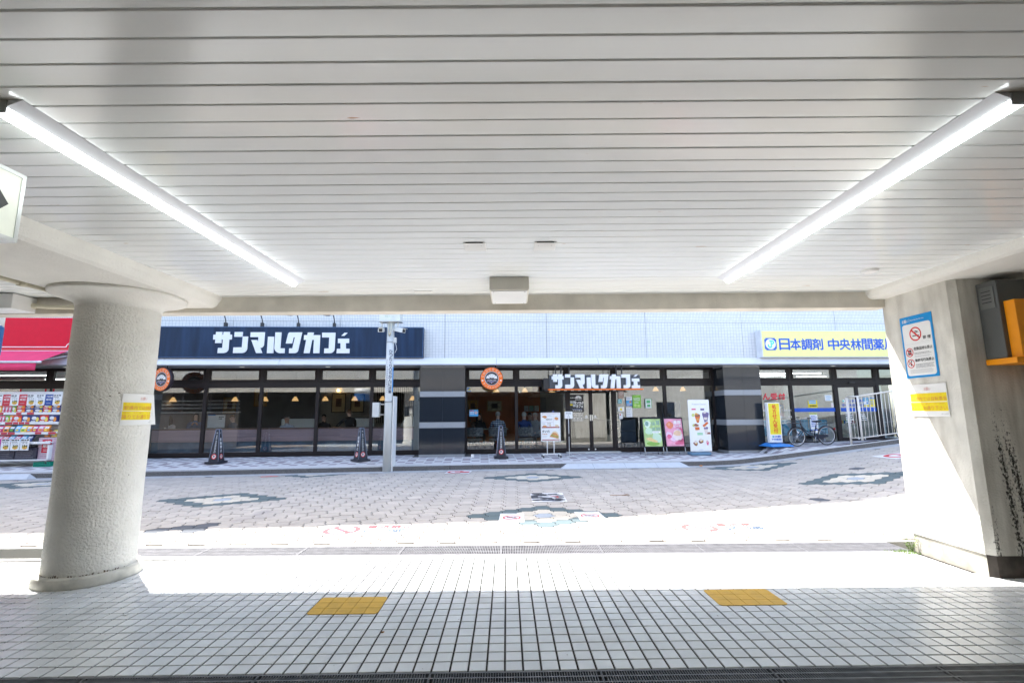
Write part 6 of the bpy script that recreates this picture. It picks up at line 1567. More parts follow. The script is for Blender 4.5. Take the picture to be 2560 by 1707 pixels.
def banner_art(mb, w, h):
    rect(mb, 0, w, 0, h, 0, 0)
    text_box(mb, 'Premium Dessert', w * .2, w * .85, h * .90, h * .93, -.001, 7)
    rect(mb, w * .16, w * .36, h * .80, h * .83, -.001, 5); rect(mb, w * .58, w * .76, h * .79, h * .83, -.001, 6)
    parfait(mb, w * .42, h * .64, w * .26, h * .18, -.001, 1, 2, 3); disc(mb, w * .22, h * .70, w * .08, -.001, 4, 14); disc(mb, w * .36, h * .72, w * .06, -.0016, 8, 12)
    parfait(mb, w * .80, h * .66, w * .32, h * .22, -.001, 6, 6, 9); poly(mb, [(w * .62, h * .50), (w * .85, h * .58), (w * .92, h * .54), (w * .70, h * .46)], -.002, 1); poly(mb, [(w * .63, h * .51), (w * .85, h * .585), (w * .86, h * .575), (w * .64, h * .50)], -.003, 0)
    parfait(mb, w * .34, h * .46, w * .24, h * .14, -.001, 9, 2, 2); rect(mb, w * .28, w * .48, h * .41, h * .465, -.003, 1); disc(mb, w * .22, h * .50, w * .07, -.001, 4, 12)
    rect(mb, w * .36, w * .62, h * .31, h * .36, -.001, 10); rect(mb, w * .82, w * .98, h * .325, h * .365, -.001, 2); parfait(mb, w * .78, h * .40, w * .22, h * .16, -.0012, 9, 6, 9)
    for cx, cz in ((.26, .15), (.52, .19)): blob(mb, w * cx, h * cz, w * .11, h * .045, -.001, 2); blob(mb, w * cx, h * (cz + .025), w * .07, h * .03, -.002, 9); disc(mb, w * (cx + .03), h * cz, w * .03, -.003, 8, 8)
    parfait(mb, w * .82, h * .16, w * .14, h * .09, -.001, 5, 9, 5); bars(mb, w * .4, w * .6, h * .03, .01, -.001, 7, .1)
BM = [m_paper, M('ban_orange', (.62, .14, .03), .5), M('ban_brown', (.28, .10, .06), .5), M('ban_amber', (.62, .30, .08), .5), M('ban_lime', (.58, .62, .22), .5), M('ban_pink', (.70, .14, .24), .5), M('ban_violet', (.16, .12, .26), .5), m_pgrey, M('ban_yellow', (.75, .55, .10), .5), M('ban_cream', (.70, .62, .55), .5), M('ban_green', (.36, .62, .40), .5)]
t = fthing('banner_stand', 'tall white banner with desserts on a blue plastic foot', 'banner', 5.30, -.62, pave_z(5.6, -.62))
mb = MB(); banner_art(mb, .66, 1.53); mb.obj('banner_print', BM, t, (0, -.003, .115)); MB().box(0, .66, 0, .004, .113, 1.648).obj('banner_sheet', m_paper, t)
for a, b in (((.0, .06, .11), (.66, .02, 1.64)), ((.66, .06, .11), (0, .02, 1.64))): MB().tube([a, b], .006, 6).obj('cross_rod', m_black, t)
mb = MB(); mb.prism([(.03, -.14), (.55, -.14), (.60, -.09), (.60, .2), (.55, .25), (.03, .25), (-.02, .2), (-.02, -.09)], 'z', 0, .085); mb.obj('water_base', M('base_blue', (.10, .20, .30), .4), t, bevel=.02)
t = fthing('banner_stand', 'dark back of a banner showing crossed rods behind the cafe glass', 'banner', 5.06, .86, .285)
MB().box(0, .63, 0, .005, .35, 1.60).obj('banner_sheet', M('dark_banner', (.05, .055, .075), .6), t)
for a, b in (((.02, -.012, .4), (.61, -.012, 1.58)), ((.61, -.018, .4), (.02, -.018, 1.58))): MB().tube([a, b], .006, 6).obj('cross_rod', m_black, t)
mb = MB(); rect(mb, .06, .18, 1.28, 1.34, -.002, 0); rect(mb, .35, .47, 1.28, 1.34, -.002, 1); blob(mb, .2, 1.15, .12, .06, -.002, 2); mb.obj('show_through', [M('dim_red', (.14, .02, .03), .6), m_ink, M('dim_brown', (.10, .06, .02), .6)], t)
MB().box(.2, .45, -.15, .2, 0, .06).obj('foot', m_black, t); MB().box(.31, .33, .01, .03, .06, .5).obj('pole', m_black, t)
t = fthing('slatted_crate_stack', 'dark slatted stand behind the glass left of the green poster', 'stand', 3.66, .95, .285)
for k in range(2): MB().box(0, .5, 0, .04, .28 + k * .38, .63 + k * .38).obj('panel', M('dark_slate_board', (.05, .06, .075), .5), t)
MB().box(-.02, .52, 0, .3, .22, .26).obj('shelf', m_dkf, t)
for x in (0, .46): MB().box(x, x + .04, .0, .3, 0, .22).obj('leg', m_dkf, t)

# ================================================================== stickers on the glass
def sticker(name, label, s, z, w, h, draw, mats, d=.655, group=None, cat='sticker'):
    t = fthing(name, label, cat, s, d, z, 0, group)
    MB().box(0, w, 0, .003, 0, h).obj('sheet', mats[0], t); mb = MB(); draw(mb, w, h); mb.obj('print', mats, t); return t
def lines(mi, n=4, bold=0):
    def f(mb, w, h):
        for k in range(n): bars(mb, w * .12, w * .88, h * (1 - (k + .8) / (n + .6)), h / (n * 3.2), -.002, mi, .35)
    return f
m_sgrn = M('sticker_green', (.22, .55, .05), .45, var=.1, vs=20); m_sblue = M('sticker_blue', (.05, .22, .55), .45); m_ssky = M('sticker_sky', (.06, .38, .72), .45); m_skraft = M('sticker_kraft', (.42, .30, .24), .6, var=.25, vs=20); m_sgreen2 = M('sticker_leaf', (.10, .42, .16), .45)
def happy(mb, w, h):
    text_box(mb, 'HAPPY', w * .12, w * .88, h * .68, h * .78, -.002, 1, .03); text_box(mb, 'TICKET', w * .12, w * .88, h * .55, h * .65, -.002, 1, .03); bars(mb, w * .2, w * .8, h * .45, .012, -.002, 1, .2, 2, .03); disc(mb, w * .3, h * .2, w * .18, -.002, 2, 14); disc(mb, w * .68, h * .16, w * .16, -.002, 2, 14); bars(mb, w * .2, w * .8, h * .9, .012, -.002, 2, .2)
sticker('green_poster', 'green happy ticket poster on the glass right of the door', 4.005, 1.675, .28, .42, happy, [m_sgrn, m_paper, M('sticker_lime', (.5, .7, .2), .45)], cat='poster')
def blue_info(mb, w, h):
    rect(mb, 0, w, h * .25, h * .6, -.001, 1); rect(mb, 0, w, 0, h * .2, -.001, 2); bars(mb, w * .1, w * .9, h * .85, .012, -.002, 2, .3, 2, .04); blob(mb, w * .7, h * .42, w * .2, h * .12, -.002, 3); bars(mb, w * .1, w * .85, h * .1, .012, -.002, 0, .2)
sticker('window_notice', 'white and blue window notice left of the green poster', 3.786, 1.745, .20, .30, blue_info, [m_paper, m_ssky, m_sblue, m_food], cat='notice')
sticker('window_notice', 'green and white window notice right of the green poster', 4.42, 1.665, .215, .31, lambda mb, w, h: (rect(mb, w * .2, w * .8, h * .52, h * .85, -.001, 1), rect(mb, w * .3, w * .8, h * .12, h * .4, -.001, 1), rect(mb, 0, w * .06, 0, h, -.001, 1), rect(mb, w * .94, w, 0, h, -.001, 1), rect(mb, 0, w, h * .95, h, -.001, 1)), [m_paper, m_sgreen2], cat='notice')
sticker('window_notice', 'plain white paper on the glass below the blue notice', 3.772, 1.38, .205, .32, lines(1, 5), [m_paper, m_lgrey], cat='notice')
sticker('window_notice', 'brown printed notice just right of the entrance door', 3.53, 1.985, .185, .255, lambda mb, w, h: (blob(mb, w * .5, h * .65, w * .4, h * .22, -.001, 1), bars(mb, w * .15, w * .8, h * .3, .014, -.001, 1, .2, 2, .04)), [m_skraft, M('kraft_ink', (.62, .48, .40), .6)], cat='notice')
sticker('sticker', 'pale blue sticker below the brown notice by the door', 3.515, 1.83, .125, .13, lines(1, 2), [M('sticker_aqua', (.12, .46, .55), .45), m_paper])
sticker('sticker', 'white sticker with a yellow spot by the door frame', 3.505, 1.565, .2, .145, lambda mb, w, h: blob(mb, w * .5, h * .5, w * .2, h * .28, -.001, 1), [m_paper, m_pyel])
sticker('sticker', 'white sticker with a red mark low by the door frame', 3.53, 1.325, .12, .18, lambda mb, w, h: (disc(mb, w * .35, h * .75, w * .2, -.001, 1, 12), bars(mb, w * .2, w * .8, h * .4, .012, -.001, 2, .3, 2, .05)), [m_paper, m_red, m_lgrey])
def black_poster(mb, w, h):
    for k in range(5):
        a0 = R(176 - k * 35); a1 = R(176 - (k + 1) * 35 + 3); r1 = .11
        poly(mb, [(w * .62 + .02 * math.cos(a0), h * .76 + .02 * math.sin(a0)), (w * .62 + r1 * math.cos(a0), h * .76 + r1 * math.sin(a0)), (w * .62 + r1 * math.cos(a1), h * .76 + r1 * math.sin(a1)), (w * .62 + .02 * math.cos(a1), h * .76 + .02 * math.sin(a1))], -.001, 1)
    bars(mb, w * .4, w * .85, h * .70, .016, -.001, 1, .05); bars(mb, w * .05, w * .4, h * .82, .02, -.001, 1, .2)
    for a, b, c_, d_, mi in ((.02, .2, .50, .64, 2), (.22, .42, .50, .64, 2), (.02, .2, .38, .46, 3), (.22, .42, .30, .46, 2)): rect(mb, w * a, w * b, h * c_, h * d_, -.001, mi)
    text_box(mb, 'サンマルク', w * .34, w * .97, h * .44, h * .60, -.002, 1, .06)
    text_box(mb, 'カフェ', w * .46, w * .94, h * .26, h * .42, -.002, 1, .06); bars(mb, w * .15, w * .9, h * .17, .014, -.001, 4, .05); text_box(mb, '中央林間店', w * .2, w * .88, h * .05, h * .12, -.001, 1, .02)
sticker('door_poster', 'black poster with a white fan emblem on the entrance door', 1.92, 1.555, .455, .565, black_poster, [m_ink, m_paper, M('panel_grey', (.45, .48, .5), .5), m_pyel, M('panel_blue', (.25, .3, .5), .5)], d=.669, cat='poster')
t = fthing('door_print', 'white opening hours and three icons printed on the entrance door', 'glass print', 1.98, .699, 1.23)
mb = MB()
text_box(mb, 'OPEN', .05, .36, .265, .295, 0, 0, .02); text_box(mb, '7:00-22:00', .07, .36, .205, .24, 0, 0, .02)
for k in range(3):
    x = .02 + k * .125
    for a, b, c_, d_ in ((x, x + .1, .04, .045), (x, x + .1, .175, .18), (x, x + .005, .045, .175), (x + .095, x + .1, .045, .175)): rect(mb, a, b, c_, d_, 0, 0)
    disc(mb, x + .05, .12, .022, 0, 0, 12); rect(mb, x + .02, x + .08, .06, .07, 0, 0)
mb.obj('print', m_paper, t)
for k, (s, lb) in enumerate(((2.40, 'white push mark on the left entrance door leaf'), (2.69, 'white push mark on the right entrance door leaf'))):
    t = fthing('door_mark', lb, 'glass print', s, .699, 1.36, 0, 'push marks on the doors'); mb = MB(); disc(mb, .06, .06, .03, 0, 0, 14, .012); rect(mb, 0, .12, 0, .022, 0, 0); mb.obj('print', m_paper, t)
sticker('no_smoking_sticker', 'blue and white no smoking sticker on the window left of the plaid man', -1.345, 1.445, .28, .21, lambda mb, w, h: (bars(mb, w * .05, w * .55, h * .85, .03, -.001, 1, .1), bars(mb, w * .05, w * .55, h * .62, .025, -.001, 2, .1, 2, .05), disc(mb, w * .76, h * .55, w * .18, -.001, 2, 18), nosmoke(mb, w * .76, h * .55, w * .16, -.002, 1, 3)), [m_ssky, m_red, m_paper, m_ink])
sticker('security_sticker', 'white sticker with a blue and yellow diagonal at the window top', -1.435, 2.235, .14, .14, lambda mb, w, h: (poly(mb, [(w * .1, h * .3), (w * .1, h * .9), (w * .9, h * .9)], -.001, 1), poly(mb, [(w * .12, h * .28), (w * .9, h * .28), (w * .9, h * .88)], -.001, 2), bars(mb, w * .1, w * .9, h * .12, .02, -.001, 1, .1)), [m_paper, m_sblue, m_pyel])
sticker('sticker', 'small blue and red sticker beside the menu board', 1.33, 1.52, .06, .09, lines(1, 2), [m_sblue, m_red])
# pharmacy glass
t = fthing('window_lettering', 'large pink prescription lettering on the first pharmacy window', 'glass print', 8.12, .690, 1.92); 
for i, ch in enumerate('方せん受付'): text_box(MB(), ch, -.2 + i * .272 + .02, -.2 + (i + 1) * .272 - .02, 0, .21, 0, 0, .035).obj('letter', M('pink_letter', (.78, .02, .05), .45), t)
t = fthing('glass_stripe', 'blue stripe across the pharmacy window and doors', 'stripe', 9.53, .668, 1.505); MB().box(0, 1.45, .028, .0315, 0, .125).obj('stripe', m_pblue, t); MB().box(1.66, 2.2, .0335, .0355, 0, .125).obj('stripe', m_pblue, t); MB().box(2.33, 2.92, .0335, .0355, 0, .125).obj('stripe', m_pblue, t)
sticker('sticker', 'yellow sticker with two blue tags above the blue stripe', 10.04, 1.64, .33, .25, lambda mb, w, h: (rect(mb, w * .08, w * .85, h * .78, h * .98, -.001, 2), rect(mb, w * .08, w * .85, h * .52, h * .72, -.001, 2), text_box(mb, '保険薬局', w * .12, w * .88, h * .12, h * .36, -.002, 1, .03)), [m_pyel, m_ink, M('sticker_tag', (.18, .42, .74), .45)], d=.69)
sticker('window_notice', 'white paper on the pharmacy window beside the door frame', 10.65, 1.865, .26, .2, lines(1, 4), [m_paper, m_ssky], cat='notice', d=.69)
sticker('sticker', 'small pink and white sticker on the pharmacy window edge', 10.85, 1.655, .085, .14, lines(1, 3), [m_paper, M('sticker_pink', (.7, .3, .38), .45)], d=.69)
def tall_list(mb, w, h):
    rect(mb, 0, w, h * .93, h, -.001, 1); text_box(mb, '処方せん受付', w * .08, w * .92, h * .945, h * .985, -.002, 2, .02)
    for k in range(7): rect(mb, 0, w, h * (.80 - k * .085), h * (.81 - k * .085), -.001, 2); bars(mb, w * .15, w * .85, h * (.86 - k * .085), .02, -.001, 2, .2)
    rect(mb, 0, w, h * .13, h * .19, -.0015, 2); rect(mb, w * .2, w * .35, h * .14, h * .17, -.002, 1)
sticker('window_list', 'tall white list sticker behind the bicycle saddle', 10.05, .80, .27, .66, tall_list, [m_paper, M('sticker_lemon', (.62, .66, .05), .45), m_pblue], d=.69, cat='notice')
sticker('door_sticker', 'blue information sticker on the pharmacy door behind the railing', 12.01, 1.67, .185, .29, blue_info, [m_ssky, m_paper, m_pyel, m_sblue], d=.69, cat='notice')
sticker('door_sticker', 'yellow information sticker on the pharmacy door behind the railing', 12.225, 1.67, .19, .29, lambda mb, w, h: (rect(mb, 0, w, h * .85, h, -.001, 1), bars(mb, w * .1, w * .9, h * .65, .02, -.001, 1, .2, 4, .04)), [m_pyel, m_sblue], d=.69, cat='notice')
t = fthing('door_lettering', 'blue pharmacy name with a small round logo on the glass doors', 'glass print', 11.24, .699, 1.66); mb = MB(); disc(mb, .07, .2, .05, 0, 1, 16); disc(mb, .06, .2, .03, -.001, 2, 12); text_box(mb, '日本調剤', .16, .78, .15, .25, 0, 0, .02); text_box(mb, '中央林間薬局', .0, .8, 0, .11, 0, 0, .02); mb.obj('lettering', [m_pblue, m_paper, m_mint], t)
t = fthing('door_lettering', 'white opening hours on the pharmacy doors', 'glass print', 11.33, .699, 1.13); mb = MB()
for k in range(5): bars(mb, 0, .25, .33 - k * .075, .035, 0, 0, .1)
for k in range(4): bars(mb, .46, .76, .27 - k * .06, .03, 0, 0, .3)
mb.obj('lettering', m_paper, t)
t = fthing('window_lettering', 'white lettering lines on the first pharmacy window', 'glass print', 8.35, .690, 1.30); mb = MB(); text_box(mb, '全国の処方せん受付けております', .0, 1.1, .22, .30, 0, 0, .01); text_box(mb, 'どこの病院でもお受けします', .0, 1.1, 0, .08, 0, 0, .01); mb.obj('lettering', m_paper, t)

# ================================================================== yellow prescription sign
t = fthing('prescription_sign', 'tall yellow sign with red letters on a blue foot', 'standing sign', 7.96, -.36, .44, R(4))
MB().box(0, .43, 0, .13, .13, 1.36).obj('casing', m_white, t, bevel=.012); MB().box(.03, .40, -.004, -.0003, .38, 1.335).obj('yellow_face', M('sign_yellow', (.80, .66, .02), .4), t); MB().box(.03, .40, -.004, -.0003, .15, .375).obj('white_face', m_paper, t)
for i, ch in enumerate('処方せん受付'): h_ = .88 / 6; text_box(MB(), ch, .13, .31, 1.30 - (i + 1) * h_ + .006, 1.30 - i * h_ - .006, -.006, 0, .035, keep=True).obj('letter', M('sign_red', (.72, .06, .01), .4), t)
mb = MB(); text_box(mb, '日本調剤', .16, .36, .285, .345, -.006, 0, .03); text_box(mb, '中央林間薬局', .06, .38, .20, .26, -.006, 0, .03); mb.obj('name_lettering', m_pblue, t)
mb = MB(); rect(mb, .085, .14, .285, .34, -.006, 0); disc(mb, .1125, .3125, .022, -.007, 1, 12); mb.obj('logo', [m_pblue, m_mint], t)
mb = MB(); mb.hexa([(-.16, -.26, .02), (.60, -.26, .02), (.60, .36, .02), (-.16, .36, .02)], [(-.14, -.24, .06), (.58, -.24, .06), (.44, .2, .125), (-.02, .2, .125)]); mb.obj('foot', M('foot_blue', (.03, .21, .58), .4), t)
for x in (-.08, .5): MB().box(x, x + .05, -.18, -.13, -.012, .0195).obj('castor', m_black, t)

# ================================================================== railing on the rising kerb
rl = fthing('railing', 'white steel railing rising along the kerb before the pharmacy', 'railing', 9.93, -1.62, .70)
m_rail = M('rail_ivory', (.66, .63, .58), .35, var=.04)
MB().tube([(0, 0, -.02), (0, 0, 1.22)], .028, 10).obj('post', m_rail, rl)
MB().tube([(0, 0, 1.235), (3.0, 0, 1.235 + 3 * .135)], .022, 8).obj('top_rail', m_rail, rl); MB().tube([(0, 0, .055), (3.0, 0, .055 + 3 * .115)], .016, 8).obj('bottom_rail', m_rail, rl)
for k in range(1, 26): x = k * .118; MB().tube([(x, 0, .055 + x * .115), (x, 0, 1.235 + x * .135)], .0085, 6).obj('bar', m_rail, rl)
MB().tube([(0, 0, 1.235), (-.01, .42, 1.23)], .022, 8).obj('top_rail', m_rail, rl); MB().tube([(0, 0, .055), (-.01, .42, .03)], .016, 8).obj('bottom_rail', m_rail, rl)
for k in range(1, 4): y = k * .12; MB().tube([(-.003 * k, y, .055 - y * .05), (-.003 * k, y, 1.23)], .0085, 6).obj('bar', m_rail, rl)
MB().tube([(-.01, .42, -.2), (-.01, .42, 1.22)], .028, 10).obj('post', m_rail, rl); MB().tube([(3.0, 0, .3), (3.0, 0, 1.64)], .028, 10).obj('post', m_rail, rl)

# ================================================================== bicycle
def bicycle(t, spoke_n=28):
    """city bicycle lying along local x, front wheel at x=0, rear at x=.97, ground z=0"""
    r = .293; m_tyre = M('tyre_black', (.02, .02, .02), .7); m_rim = M('rim_alloy', (.62, .63, .64), .25, metal=.7); m_frm = M('bike_black', (.010, .014, .028), .25, var=.1, coat=.5); m_bk = M('basket_black', (.03, .03, .035), .5)
    for x, nm in ((0, 'front_wheel'), (.97, 'rear_wheel')):
        w = link(nm, None, t, (x, 0, r))
        mb = MB(); mb.tube([((r - .016) * math.cos(6.2832 * i / 40), 0, (r - .016) * math.sin(6.2832 * i / 40)) for i in range(40)], .016, 8, closed=True); mb.obj('tyre', m_tyre, w)
        mb = MB(); mb.tube([((r - .040) * math.cos(6.2832 * i / 40), 0, (r - .040) * math.sin(6.2832 * i / 40)) for i in range(40)], .0115, 6, closed=True); mb.obj('rim', m_rim, w)
        mb = MB(); mb.lathe([(.012, -.05), (.026, -.035), (.02, 0), (.026, .035), (.012, .05)], 12); mb.v = [(v[0], v[2], v[1]) for v in mb.v]; mb.obj('hub', m_rim, w)
        sp = MB()
        for i in range(spoke_n):
            a = 6.2832 * i / spoke_n; b = a + (.5 if i % 2 else -.5); s_ = .03 if i % 4 < 2 else -.03
            sp.tube([(.022 * math.cos(b), s_, .022 * math.sin(b)), ((r - .045) * math.cos(a), 0, (r - .045) * math.sin(a))], .0018, 3)
        sp.obj('spokes', m_rim, w)
    def mud(x, a0, a1, nm):
        mb = MB(); n = 22; vs = []
        for i in range(n + 1):
            a = R(a0 + (a1 - a0) * i / n)
            for y, rr in ((-.026, r + .012), (0, r + .022), (.026, r + .012)): vs.append((x + rr * math.cos(a), y, r + rr * math.sin(a)))
        mb.add(vs, [(i * 3 + j, i * 3 + j + 1, i * 3 + 4 + j, i * 3 + 3 + j) for i in range(n) for j in range(2)], 0, True); o = mb.obj(nm, m_frm, t); q = o.modifiers.new('thickness', 'SOLIDIFY'); q.thickness = .002
    mud(0, 40, 165, 'front_mudguard'); mud(.97, -25, 150, 'rear_mudguard')
    hd0, hd1 = (.16, 0, .70), (.205, 0, .50)
    bb = (.56, 0, .27); st = (.66, 0, .62)
    fr = MB()
    fr.tube([hd0, hd1], .021, 10); fr.tube([(.20, 0, .54), (.30, 0, .42), (.42, 0, .315), bb], .018, 10); fr.tube([(.178, 0, .62), (.28, 0, .50), (.42, 0, .40), (.60, 0, .40)], .014, 8)
    fr.tube([bb, st], .016, 10)
    for y in (-.055, .055): fr.tube([bb, (.62, y * .6, .28), (.97, y, r)], .010, 8); fr.tube([(.645, 0, .55), (.70, y * .8, .5), (.97, y, r)], .008, 8)
    fr.obj('frame', m_frm, t)
    fk = MB()
    for y in (-.05, .05): fk.tube([(.205, y * .5, .50), (.19, y, .46), (.06, y, .31), (0, y, r)], [.013, .013, .010, .009], 8)
    fk.obj('fork', m_frm, t)
    hb = MB(); hb.tube([(.16, 0, .70), (.145, 0, .80)], .012, 8); hb.tube([(.30, -.27, .86), (.20, -.25, .87), (.13, -.15, .845), (.145, 0, .80), (.13, .15, .845), (.20, .25, .87), (.30, .27, .86)], .011, 8); hb.obj('handlebar', m_rim, t)
    for y in (-.265, .265): MB().tube([(.21, y * .96, .868), (.325, y * 1.02, .858)], .016, 8).obj('grip', m_tyre, t); MB().tube([(.20, y * .95, .85), (.27, y, .825)], .006, 5).obj('brake_lever', m_rim, t)
    bk = MB(); x0, x1, b0, b1, zb_, zt = -.17, .13, -.13, .05, .54, .79
    def ring(z, k, rr): 
        xa, xb = x0 + .03 * (1 - k), x1 - .01 * (1 - k); yw = .15 + .03 * k; bk.tube([(xa, -yw, z), (xb, -yw, z), (xb, yw, z), (xa, yw, z)], rr, 5, closed=True)
    for i in range(7): ring(zb_ + (zt - zb_) * i / 6, i / 6, .005 if i == 6 else .0025)
    for i in range(11):
        x = x0 + .03 + (x1 - x0 - .04) * i / 10; xt = x0 + (x1 - x0) * i / 10
        for y in (-1, 1): bk.tube([(x, y * .15, zb_), (xt, y * .18, zt)], .0025, 4)
        bk.tube([(x, -.15, zb_), (x, .15, zb_)], .0025, 4)
    for i in range(9):
        y = -.15 + .3 * i / 8
        for (x, xt) in ((x0 + .03, x0), (x1 - .01, x1)): bk.tube([(x, y, zb_), (xt, y * 1.2, zt)], .0025, 4)
    bk.obj('basket', m_bk, t); MB().tube([(.0, -.06, .33), (-.03, -.06, .54)], .005, 5).obj('basket_stay', m_rim, t); MB().box(-.13, .11, -.146, .146, .70, .71).obj('basket_cover', m_bk, t)
    sd = MB(); sd.ball((.72, 0, .735), (.13, .085, .03), 14, 8); sd.ball((.61, 0, .74), (.08, .035, .025), 12, 6); sd.obj('saddle', m_tyre, t); MB().tube([st, (.685, 0, .72)], .012, 8).obj('seat_post', m_rim, t)
    rk_ = MB()
    for y in (-.06, .06): rk_.tube([(.72, y, .635), (.80, y, .66), (1.20, y, .68), (1.22, 0, .682)], .006, 5); rk_.tube([(.97, y, r), (1.05, y, .665)], .005, 5)
    for x in (.85, .95, 1.05, 1.15): rk_.tube([(x, -.06, .665), (x, .06, .665)], .004, 5)
    rk_.obj('rear_rack', m_bk, t)
    cg = MB(); cg.prism([(.50, .30), (.56, .345), (.66, .34), (.95, .325), (1.0, r), (.95, .255), (.56, .195), (.50, .24)], 'y', -.062, -.05); cg.obj('chain_guard', m_frm, t)
    cr = MB(); cr.tube([(.56, -.075, .27), (.52, -.08, .11)], .009, 6); cr.tube([(.56, .055, .27), (.60, .075, .43)], .009, 6); cr.obj('crank', m_rim, t)
    for (x, y, z) in ((.52, -.12, .105), (.60, .115, .435)): MB().box(x - .045, x + .045, y - .045, y + .045, z - .012, z + .012).obj('pedal', m_tyre, t)
    MB().tube([(.94, .07, .28), (1.02, .15, .01)], .008, 6).obj('kickstand', m_rim, t)
    mb = MB(); mb.lathe([(.01, .05), (.035, .03), (.04, 0), (.03, -.005)], 14); mb.v = [(v[0], v[1] - .0, v[2]) for v in mb.v]; o = mb.obj('headlamp', m_rim, t, (.02, -.065, .43)); o.rotation_euler = (0, R(-90), 0)
    MB().box(1.235, 1.26, -.025, .025, .46, .52).obj('rear_reflector', M('reflector_red', (.45, .01, .01), .3), t)
bt = fthing('bicycle', 'black city bicycle with a wire basket parked before the pharmacy', 'bicycle', 8.80, -.40, .452, R(0))
bt.rotation_euler = (R(2.5), -math.atan(.027), FA); bicycle(bt)
t = fthing('bicycle', 'blue and black bicycle partly hidden behind the railing and pillar', 'bicycle', 12.35, -.45, .56)
bicycle(t, 20); t.rotation_euler = (R(4), 0, FA + R(-70))
# ================================================================== people
m_skin = M('skin', (.52, .30, .21), .55, var=.08, vs=20); m_skin2 = M('skin_pale', (.60, .38, .29), .55, var=.06, vs=20)
def grow(joints, bones, root, sub=2):
    """one continuous skin over a skeleton: joints {name: (x, y, z, radius)}"""
    names = list(joints); ix = {n: i for i, n in enumerate(names)}
    me = bpy.data.meshes.new('body'); me.from_pydata([joints[n][:3] for n in names], [(ix[a], ix[b]) for a, b in bones], [])
    o = bpy.data.objects.new('body', me); _ts.collection.objects.link(o)
    sk = o.modifiers.new('skin', 'SKIN'); sk.use_smooth_shade = True
    for n in names:
        v = me.skin_vertices[0].data[ix[n]]; q = joints[n][3]; v.radius = q if isinstance(q, tuple) else (q, q); v.use_root = (n == root)
    ss = o.modifiers.new('smooth', 'SUBSURF'); ss.levels = sub; ss.render_levels = sub
    out = bench_mesh(o); bpy.data.objects.remove(o); bpy.data.meshes.remove(me)
    return out
def person(label, s, d, z, rz, pose, top, legs, hair, hair_style, skin=None, lean=0.0, head_turn=0.0, arms='table', scale=1.0, glasses=False):
    t = fthing('person', label, 'person', s, d, z, rz, 'people in the cafe'); skin = skin or m_skin2
    hz = .46 if pose == 'sit' else .88
    def P(x, y, zz, r): return (x * scale, (y + lean * max(0, zz - hz)) * scale, zz * scale, r if not isinstance(r, tuple) else r)
    b = hz
    J = {'pelvis': P(0, 0, b, (.15, .11)), 'waist': P(0, .01, b + .17, (.135, .10)), 'chest': P(0, 0, b + .36, (.165, .115)), 'collar': P(0, .01, b + .50, (.11, .075)), 'neck': P(0, .015, b + .57, .05), 'skull': P(.0 + head_turn * .01, .03, b + .66, (.073, .085)), 'crown': P(head_turn * .01, .02, b + .755, (.066, .075))}
    bones = [('pelvis', 'waist'), ('waist', 'chest'), ('chest', 'collar'), ('collar', 'neck'), ('neck', 'skull'), ('skull', 'crown')]
    for k, sx in (('l', -1), ('r', 1)):
        J['sh' + k] = P(sx * .185, 0, b + .46, .062); bones.append(('chest', 'sh' + k))
        if arms == 'table': e, w, h = (sx * .25, .10, b + .22, .047), (sx * .14, .34, b + .26, .034), (sx * .10, .41, b + .27, (.036, .02))
        elif arms == 'lap': e, w, h = (sx * .24, .04, b + .2, .047), (sx * .12, .25, b + .12, .034), (sx * .08, .31, b + .10, (.036, .02))
        elif arms == 'phone': e, w, h = (sx * .23, .10, b + .21, .047), (sx * .09, .26, b + .38, .034), (sx * .05, .29, b + .45, (.034, .02))
        elif arms == 'reach': e, w, h = ((sx * .24, .10, b + .22, .047) if sx > 0 else (-.36, .12, b + .26, .05)), ((.16, .3, b + .2, .034) if sx > 0 else (-.55, .2, b + .06, .036)), ((.12, .36, b + .2, (.036, .02)) if sx > 0 else (-.62, .22, b + .02, (.036, .02)))
        elif arms == 'side': e, w, h = (sx * .24, -.02, b + .18, .047), (sx * .25, .05, b - .06, .034), (sx * .25, .07, b - .14, (.036, .02))
        for nm, q in (('el', e), ('wr', w), ('ha', h)): J[nm + k] = P(*q)
        bones += [('sh' + k, 'el' + k), ('el' + k, 'wr' + k), ('wr' + k, 'ha' + k)]
        if pose == 'sit': hp, kn, an, to = (sx * .10, .02, b, .095), (sx * .12, .43, b + .02, .065), (sx * .12, .42, .09, .042), (sx * .13, .55, .04, (.045, .03))
        else: hp, kn, an, to = (sx * .09, 0, b - .04, .095), (sx * .10, .03, .48, .06), (sx * .10, -.02, .09, .042), (sx * .11, .12, .04, (.045, .03))
        for nm, q in (('hp', hp), ('kn', kn), ('an', an), ('to', to)):
            J[nm + k] = (q[0] * scale, q[1] * scale, q[2] * scale, q[3])
        bones += [('pelvis', 'hp' + k), ('hp' + k, 'kn' + k), ('kn' + k, 'an' + k), ('an' + k, 'to' + k)]
    me = grow(J, bones, 'pelvis')
    for m in (top, legs, skin, m_black): me.materials.append(m)
    nk = J['neck'][2] - .015
    for p in me.polygons:
        c = p.center; mi = 0
        if c.z > nk and abs(c.x) < .16 * scale: mi = 2
        else:
            for k in 'lr':
                wv = Vector(J['wr' + k][:3]); hv = Vector(J['ha' + k][:3])
                if (c - hv).length < (wv - hv).length * .75: mi = 2
            if mi == 0:
                if pose == 'sit' and (c.z < (b + .06) * scale and (c.y > .12 or c.z < b * scale)): mi = 1
                elif pose != 'sit' and c.z < (b - .02) * scale and abs(c.x) < .2: mi = 1
            if c.z < .10: mi = 3
        p.material_index = mi
    body = link('body', me, t)
    # fingers: short chains rooted in each hand
    fg = MB()
